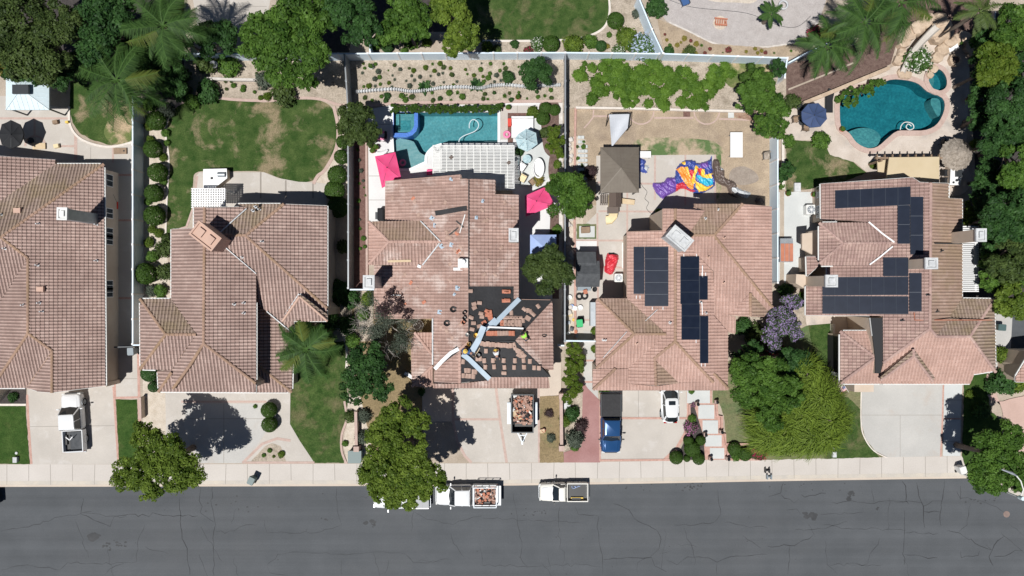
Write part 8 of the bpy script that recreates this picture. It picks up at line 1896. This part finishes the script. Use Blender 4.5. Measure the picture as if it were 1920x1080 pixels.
for x,y in ((846,459),(810,409),(815,422),(852,552),(857,540),(824,585),(846,336),(858,540),(893,408),(905,377),(828,462)):
 f_=Wf if x<879 else F3[2];p=f_.hit(x,y,.1);m=M();m.cbox((0,0,0),tr_.uniform(.25,.5),tr_.uniform(.2,.4),.02,tr_.uniform(0,3),.1);m.tube([(0,0,0),(0,0,.25)],.05,8);o_=m.build('pipe_flashing','blue_metal');o_.location=p;tag(o_,'small blue-grey metal pipe flashing on the old roof slopes','flashing','pipe flashings on the old roof slopes')
for (a,b) in (((856,415),(868,425)),((843,440),(858,428))):
 A=Wf.hit(*a,.12);B=Wf.hit(*b,.12);m=M();N=9
 for i in range(N):q_=A.lerp(B,i/(N-1));m.cbox(q_,.13,.1,.08,tr_.uniform(0,3))
 tag(m.build('black_strap','black'),'ragged black strap on the old left slope, %s'%('upper one' if a[1]<430 else 'lower one'),'strap')
# ---------------------------------------------------------------- people
def figure(name,label,loc,rz,pose,shirt,trousers='trousers',hat=None,hair='black',nrm=None):
 """joints in metres relative to the feet; one skinned body, clothes and hat as children"""
 root=thing('person',label,'person',loc,rz);J=pose
 def skin(nm,chain,radii,mt,sub=1):
  me=bpy.data.meshes.new(nm);vs=[];es=[];idx={};rad=[]
  for ch in chain:
   for a,b in zip(ch[:-1],ch[1:]):
    for k in (a,b):
     if k not in idx:idx[k]=len(vs);vs.append(J[k]);rad.append(radii[k])
    es.append((idx[a],idx[b]))
  me.from_pydata(vs,es,[]);o_=bpy.data.objects.new(nm,me);C.objects.link(o_);o_.parent=root
  sk=o_.modifiers.new('skin','SKIN');sk.use_smooth_shade=True;sd=me.skin_vertices[0].data
  for i,r_ in enumerate(rad):sd[i].radius=r_ if isinstance(r_,tuple) else (r_,r_)
  sd[0].use_root=True;ss=o_.modifiers.new('sub','SUBSURF');ss.levels=sub;ss.render_levels=sub;me.materials.append(MATS[mt]);return o_
 R=dict(pelvis=(.14,.11),waist=(.13,.1),chest=(.16,.12),neck=.055,head0=.075,head=.095,crown=.07,shL=.065,shR=.065,elL=.045,elR=.045,wrL=.03,wrR=.03,haL=.035,haR=.035,hipL=.09,hipR=.09,knL=.062,knR=.062,anL=.045,anR=.045,toL=.04,toR=.04)
 for s_ in 'LR':
  w=Vector(J['wr'+s_]);h=Vector(J['ha'+s_]);d=(h-w).normalized();sd=d.cross(Vector((0,0,1))).normalized()
  for i,(off,ln) in enumerate(((-.032,.075),(-.011,.088),(.011,.084),(.032,.066))):J['f%s%d'%(s_,i)]=tuple(h+sd*off+d*ln*.5);J['g%s%d'%(s_,i)]=tuple(h+sd*off*1.1+d*ln+Vector((0,0,-.02)));R['f%s%d'%(s_,i)]=.010;R['g%s%d'%(s_,i)]=.008
  J['t'+s_]=tuple(w.lerp(h,.5)+sd*.05);J['u'+s_]=tuple(h+sd*.06+d*.01);R['t'+s_]=.012;R['u'+s_]=.009
 ch=[['pelvis','waist','chest','neck','head0','head','crown']]
 for s_ in 'LR':ch+=[['chest','sh'+s_,'el'+s_,'wr'+s_,'ha'+s_],['pelvis','hip'+s_,'kn'+s_,'an'+s_,'to'+s_],['wr'+s_,'t'+s_,'u'+s_]]+[['ha'+s_,'f%s%d'%(s_,i),'g%s%d'%(s_,i)]for i in range(4)]
 skin('body',ch,R,'skin')
 R2=dict(R);R2.update(pelvis=(.155,.125),waist=(.15,.12),chest=(.18,.14),neck=.07,shL=.085,shR=.085,elL=.062,elR=.062)
 J['elmL']=tuple(Vector(J['shL']).lerp(Vector(J['elL']),.8));J['elmR']=tuple(Vector(J['shR']).lerp(Vector(J['elR']),.8));R2['elmL']=R2['elmR']=.066
 J['nk']=tuple(Vector(J['chest']).lerp(Vector(J['neck']),.6));R2['nk']=.085
 skin('shirt',[['waist','chest','nk'],['chest','shL','elmL'],['chest','shR','elmR']],R2,shirt)
 R3=dict(R);R3.update(pelvis=(.165,.135),hipL=.11,hipR=.11,knL=.08,knR=.08,anL=.06,anR=.06,waist=(.145,.115))
 skin('trousers',[['waist','pelvis'],['pelvis','hipL','knL','anL'],['pelvis','hipR','knR','anR']],R3,trousers)
 hd=Vector(J['head']);up=(Vector(J['crown'])-Vector(J['head0'])).normalized();fw=Vector((0,1,0));fw=(fw-up*fw.dot(up)).normalized();rt=fw.cross(up)
 def onhead(nm,mt,shapes):
  m=M()
  for x,y,z,sx,sy,sz in shapes:
   c=hd+rt*x+fw*y+up*z;N=10;vs=[]
   for k in range(1,6):
    t=math.pi*k/6
    for i in range(N):a=6.283*i/N;vs.append(c+rt*math.cos(a)*math.sin(t)*sx+fw*math.sin(a)*math.sin(t)*sy+up*math.cos(t)*sz)
   n0=len(vs);vs+=[c+up*sz,c-up*sz];m.add(vs,[(k*N+(i+1)%N,k*N+i,(k+1)*N+i,(k+1)*N+(i+1)%N) for k in range(4) for i in range(N)]+[(n0,i,(i+1)%N) for i in range(N)]+[(n0+1,4*N+(i+1)%N,4*N+i) for i in range(N)])
  m.v=[(a+root.location.x,b+root.location.y,c_+root.location.z) for a,b,c_ in m.v];return m.build(nm,mt,root,smooth=True)
 onhead('nose','skin',[(0,.105,-.005,.014,.02,.025)]);onhead('eyes','black',[(-.034,.088,.012,.012,.01,.008),(.034,.088,.012,.012,.01,.008)]);onhead('mouth','red_lens',[(0,.092,-.045,.025,.008,.006)]);onhead('ears','skin',[(-.098,0,0,.012,.02,.032),(.098,0,0,.012,.02,.032)])
 onhead('hair',hair,[(0,-.02,.03,.105,.11,.085)])
 if hat:
  m=M();vs=[];N=18
  for r_,z in ((.2,.055),(.205,.065),(.11,.08),(.105,.14),(.07,.16),(.01,.165)):vs+=[hd+rt*math.cos(6.283*i/N)*r_+fw*math.sin(6.283*i/N)*r_+up*z for i in range(N)]
  m.add(vs,[(k*N+i,k*N+(i+1)%N,(k+1)*N+(i+1)%N,(k+1)*N+i) for k in range(5) for i in range(N)]);m.v=[(a+root.location.x,b+root.location.y,c_+root.location.z) for a,b,c_ in m.v];m.build('hat',hat,root,smooth=True)
 m=M()
 for s_ in 'LR':a=Vector(J['an'+s_])+root.location;t=Vector(J['to'+s_])+root.location;m.tube([a-(t-a)*.35-Vector((0,0,.01)),a+(t-a)*.3,t+(t-a)*.15],[.05,.055,.045],8)
 m.build('boots','wood',root,smooth=True);return root
def pose_kneel(reach=.45,turn=0.0):
 return dict(pelvis=(0,-.25,.38),waist=(0,-.1,.50),chest=(turn,.15,.62),neck=(turn,.30,.68),head0=(turn,.36,.70),head=(turn,.43,.72),crown=(turn,.50,.77),shL=(-.19+turn,.2,.62),shR=(.19+turn,.2,.62),elL=(-.26,.38,.38),elR=(.27,.40,.40),wrL=(-.14,reach,.14),wrR=(.18,reach+.08,.16),haL=(-.1,reach+.08,.08),haR=(.14,reach+.17,.09),
    hipL=(-.11,-.24,.36),hipR=(.11,-.24,.36),knL=(-.17,.12,.10),knR=(.20,.10,.10),anL=(-.17,-.34,.08),anR=(.20,-.36,.08),toL=(-.17,-.46,.03),toR=(.20,-.48,.03))
def pose_squat():
 return dict(pelvis=(0,-.22,.34),waist=(0,-.15,.5),chest=(0,0,.72),neck=(0,.08,.88),head0=(0,.10,.94),head=(0,.13,1.0),crown=(0,.14,1.09),shL=(-.2,0,.76),shR=(.2,0,.76),elL=(-.3,.2,.55),elR=(.3,.2,.55),wrL=(-.2,.42,.42),wrR=(.2,.42,.42),haL=(-.15,.5,.38),haR=(.15,.5,.38),
    hipL=(-.11,-.2,.32),hipR=(.11,-.2,.32),knL=(-.22,.22,.5),knR=(.22,.22,.5),anL=(-.18,0,.08),anR=(.18,0,.08),toL=(-.2,.14,.03),toR=(.2,.14,.03))
def person(label,face,px,py,deg,pose,**k):
 p=face.hit(px,py,.02);figure('person',label,p-Vector((0,0,.03)),math.radians(deg),pose,**k)
person('roofer in a lime green shirt and wide dark hat kneeling on the tiled right hip',F3[5],985,632,35,pose_kneel(),shirt='shirt_green',hat='black_cloth')
person('roofer in a white shirt and straw hat kneeling on the lower felt slope',Sf,*zz(385,675),10,pose_kneel(.5),shirt='shirt_white',hat='hat_yellow')
person('roofer in a pale shirt crouching on the ridge by the yellow tub',Sf,*zz(60,640),-60,pose_squat(),shirt='shirt_blue',hat='hat_yellow')
person('roofer in dark clothes crouching where the metal flashings meet',Sf,*zz(120,650),60,pose_kneel(.4),shirt='shirt_blue',hat='orange_cloth')
person('seated person in a pale hat on the patio above the light blue canopy',H3[2].__class__('S',540,0,0,[(0,0),(1,0),(1,1)]),1008,424,200,pose_squat(),shirt='cream_plastic',hat='shirt_white') if False else None
for o in bpy.data.objects:
 if 'moved' in o:del o['moved']
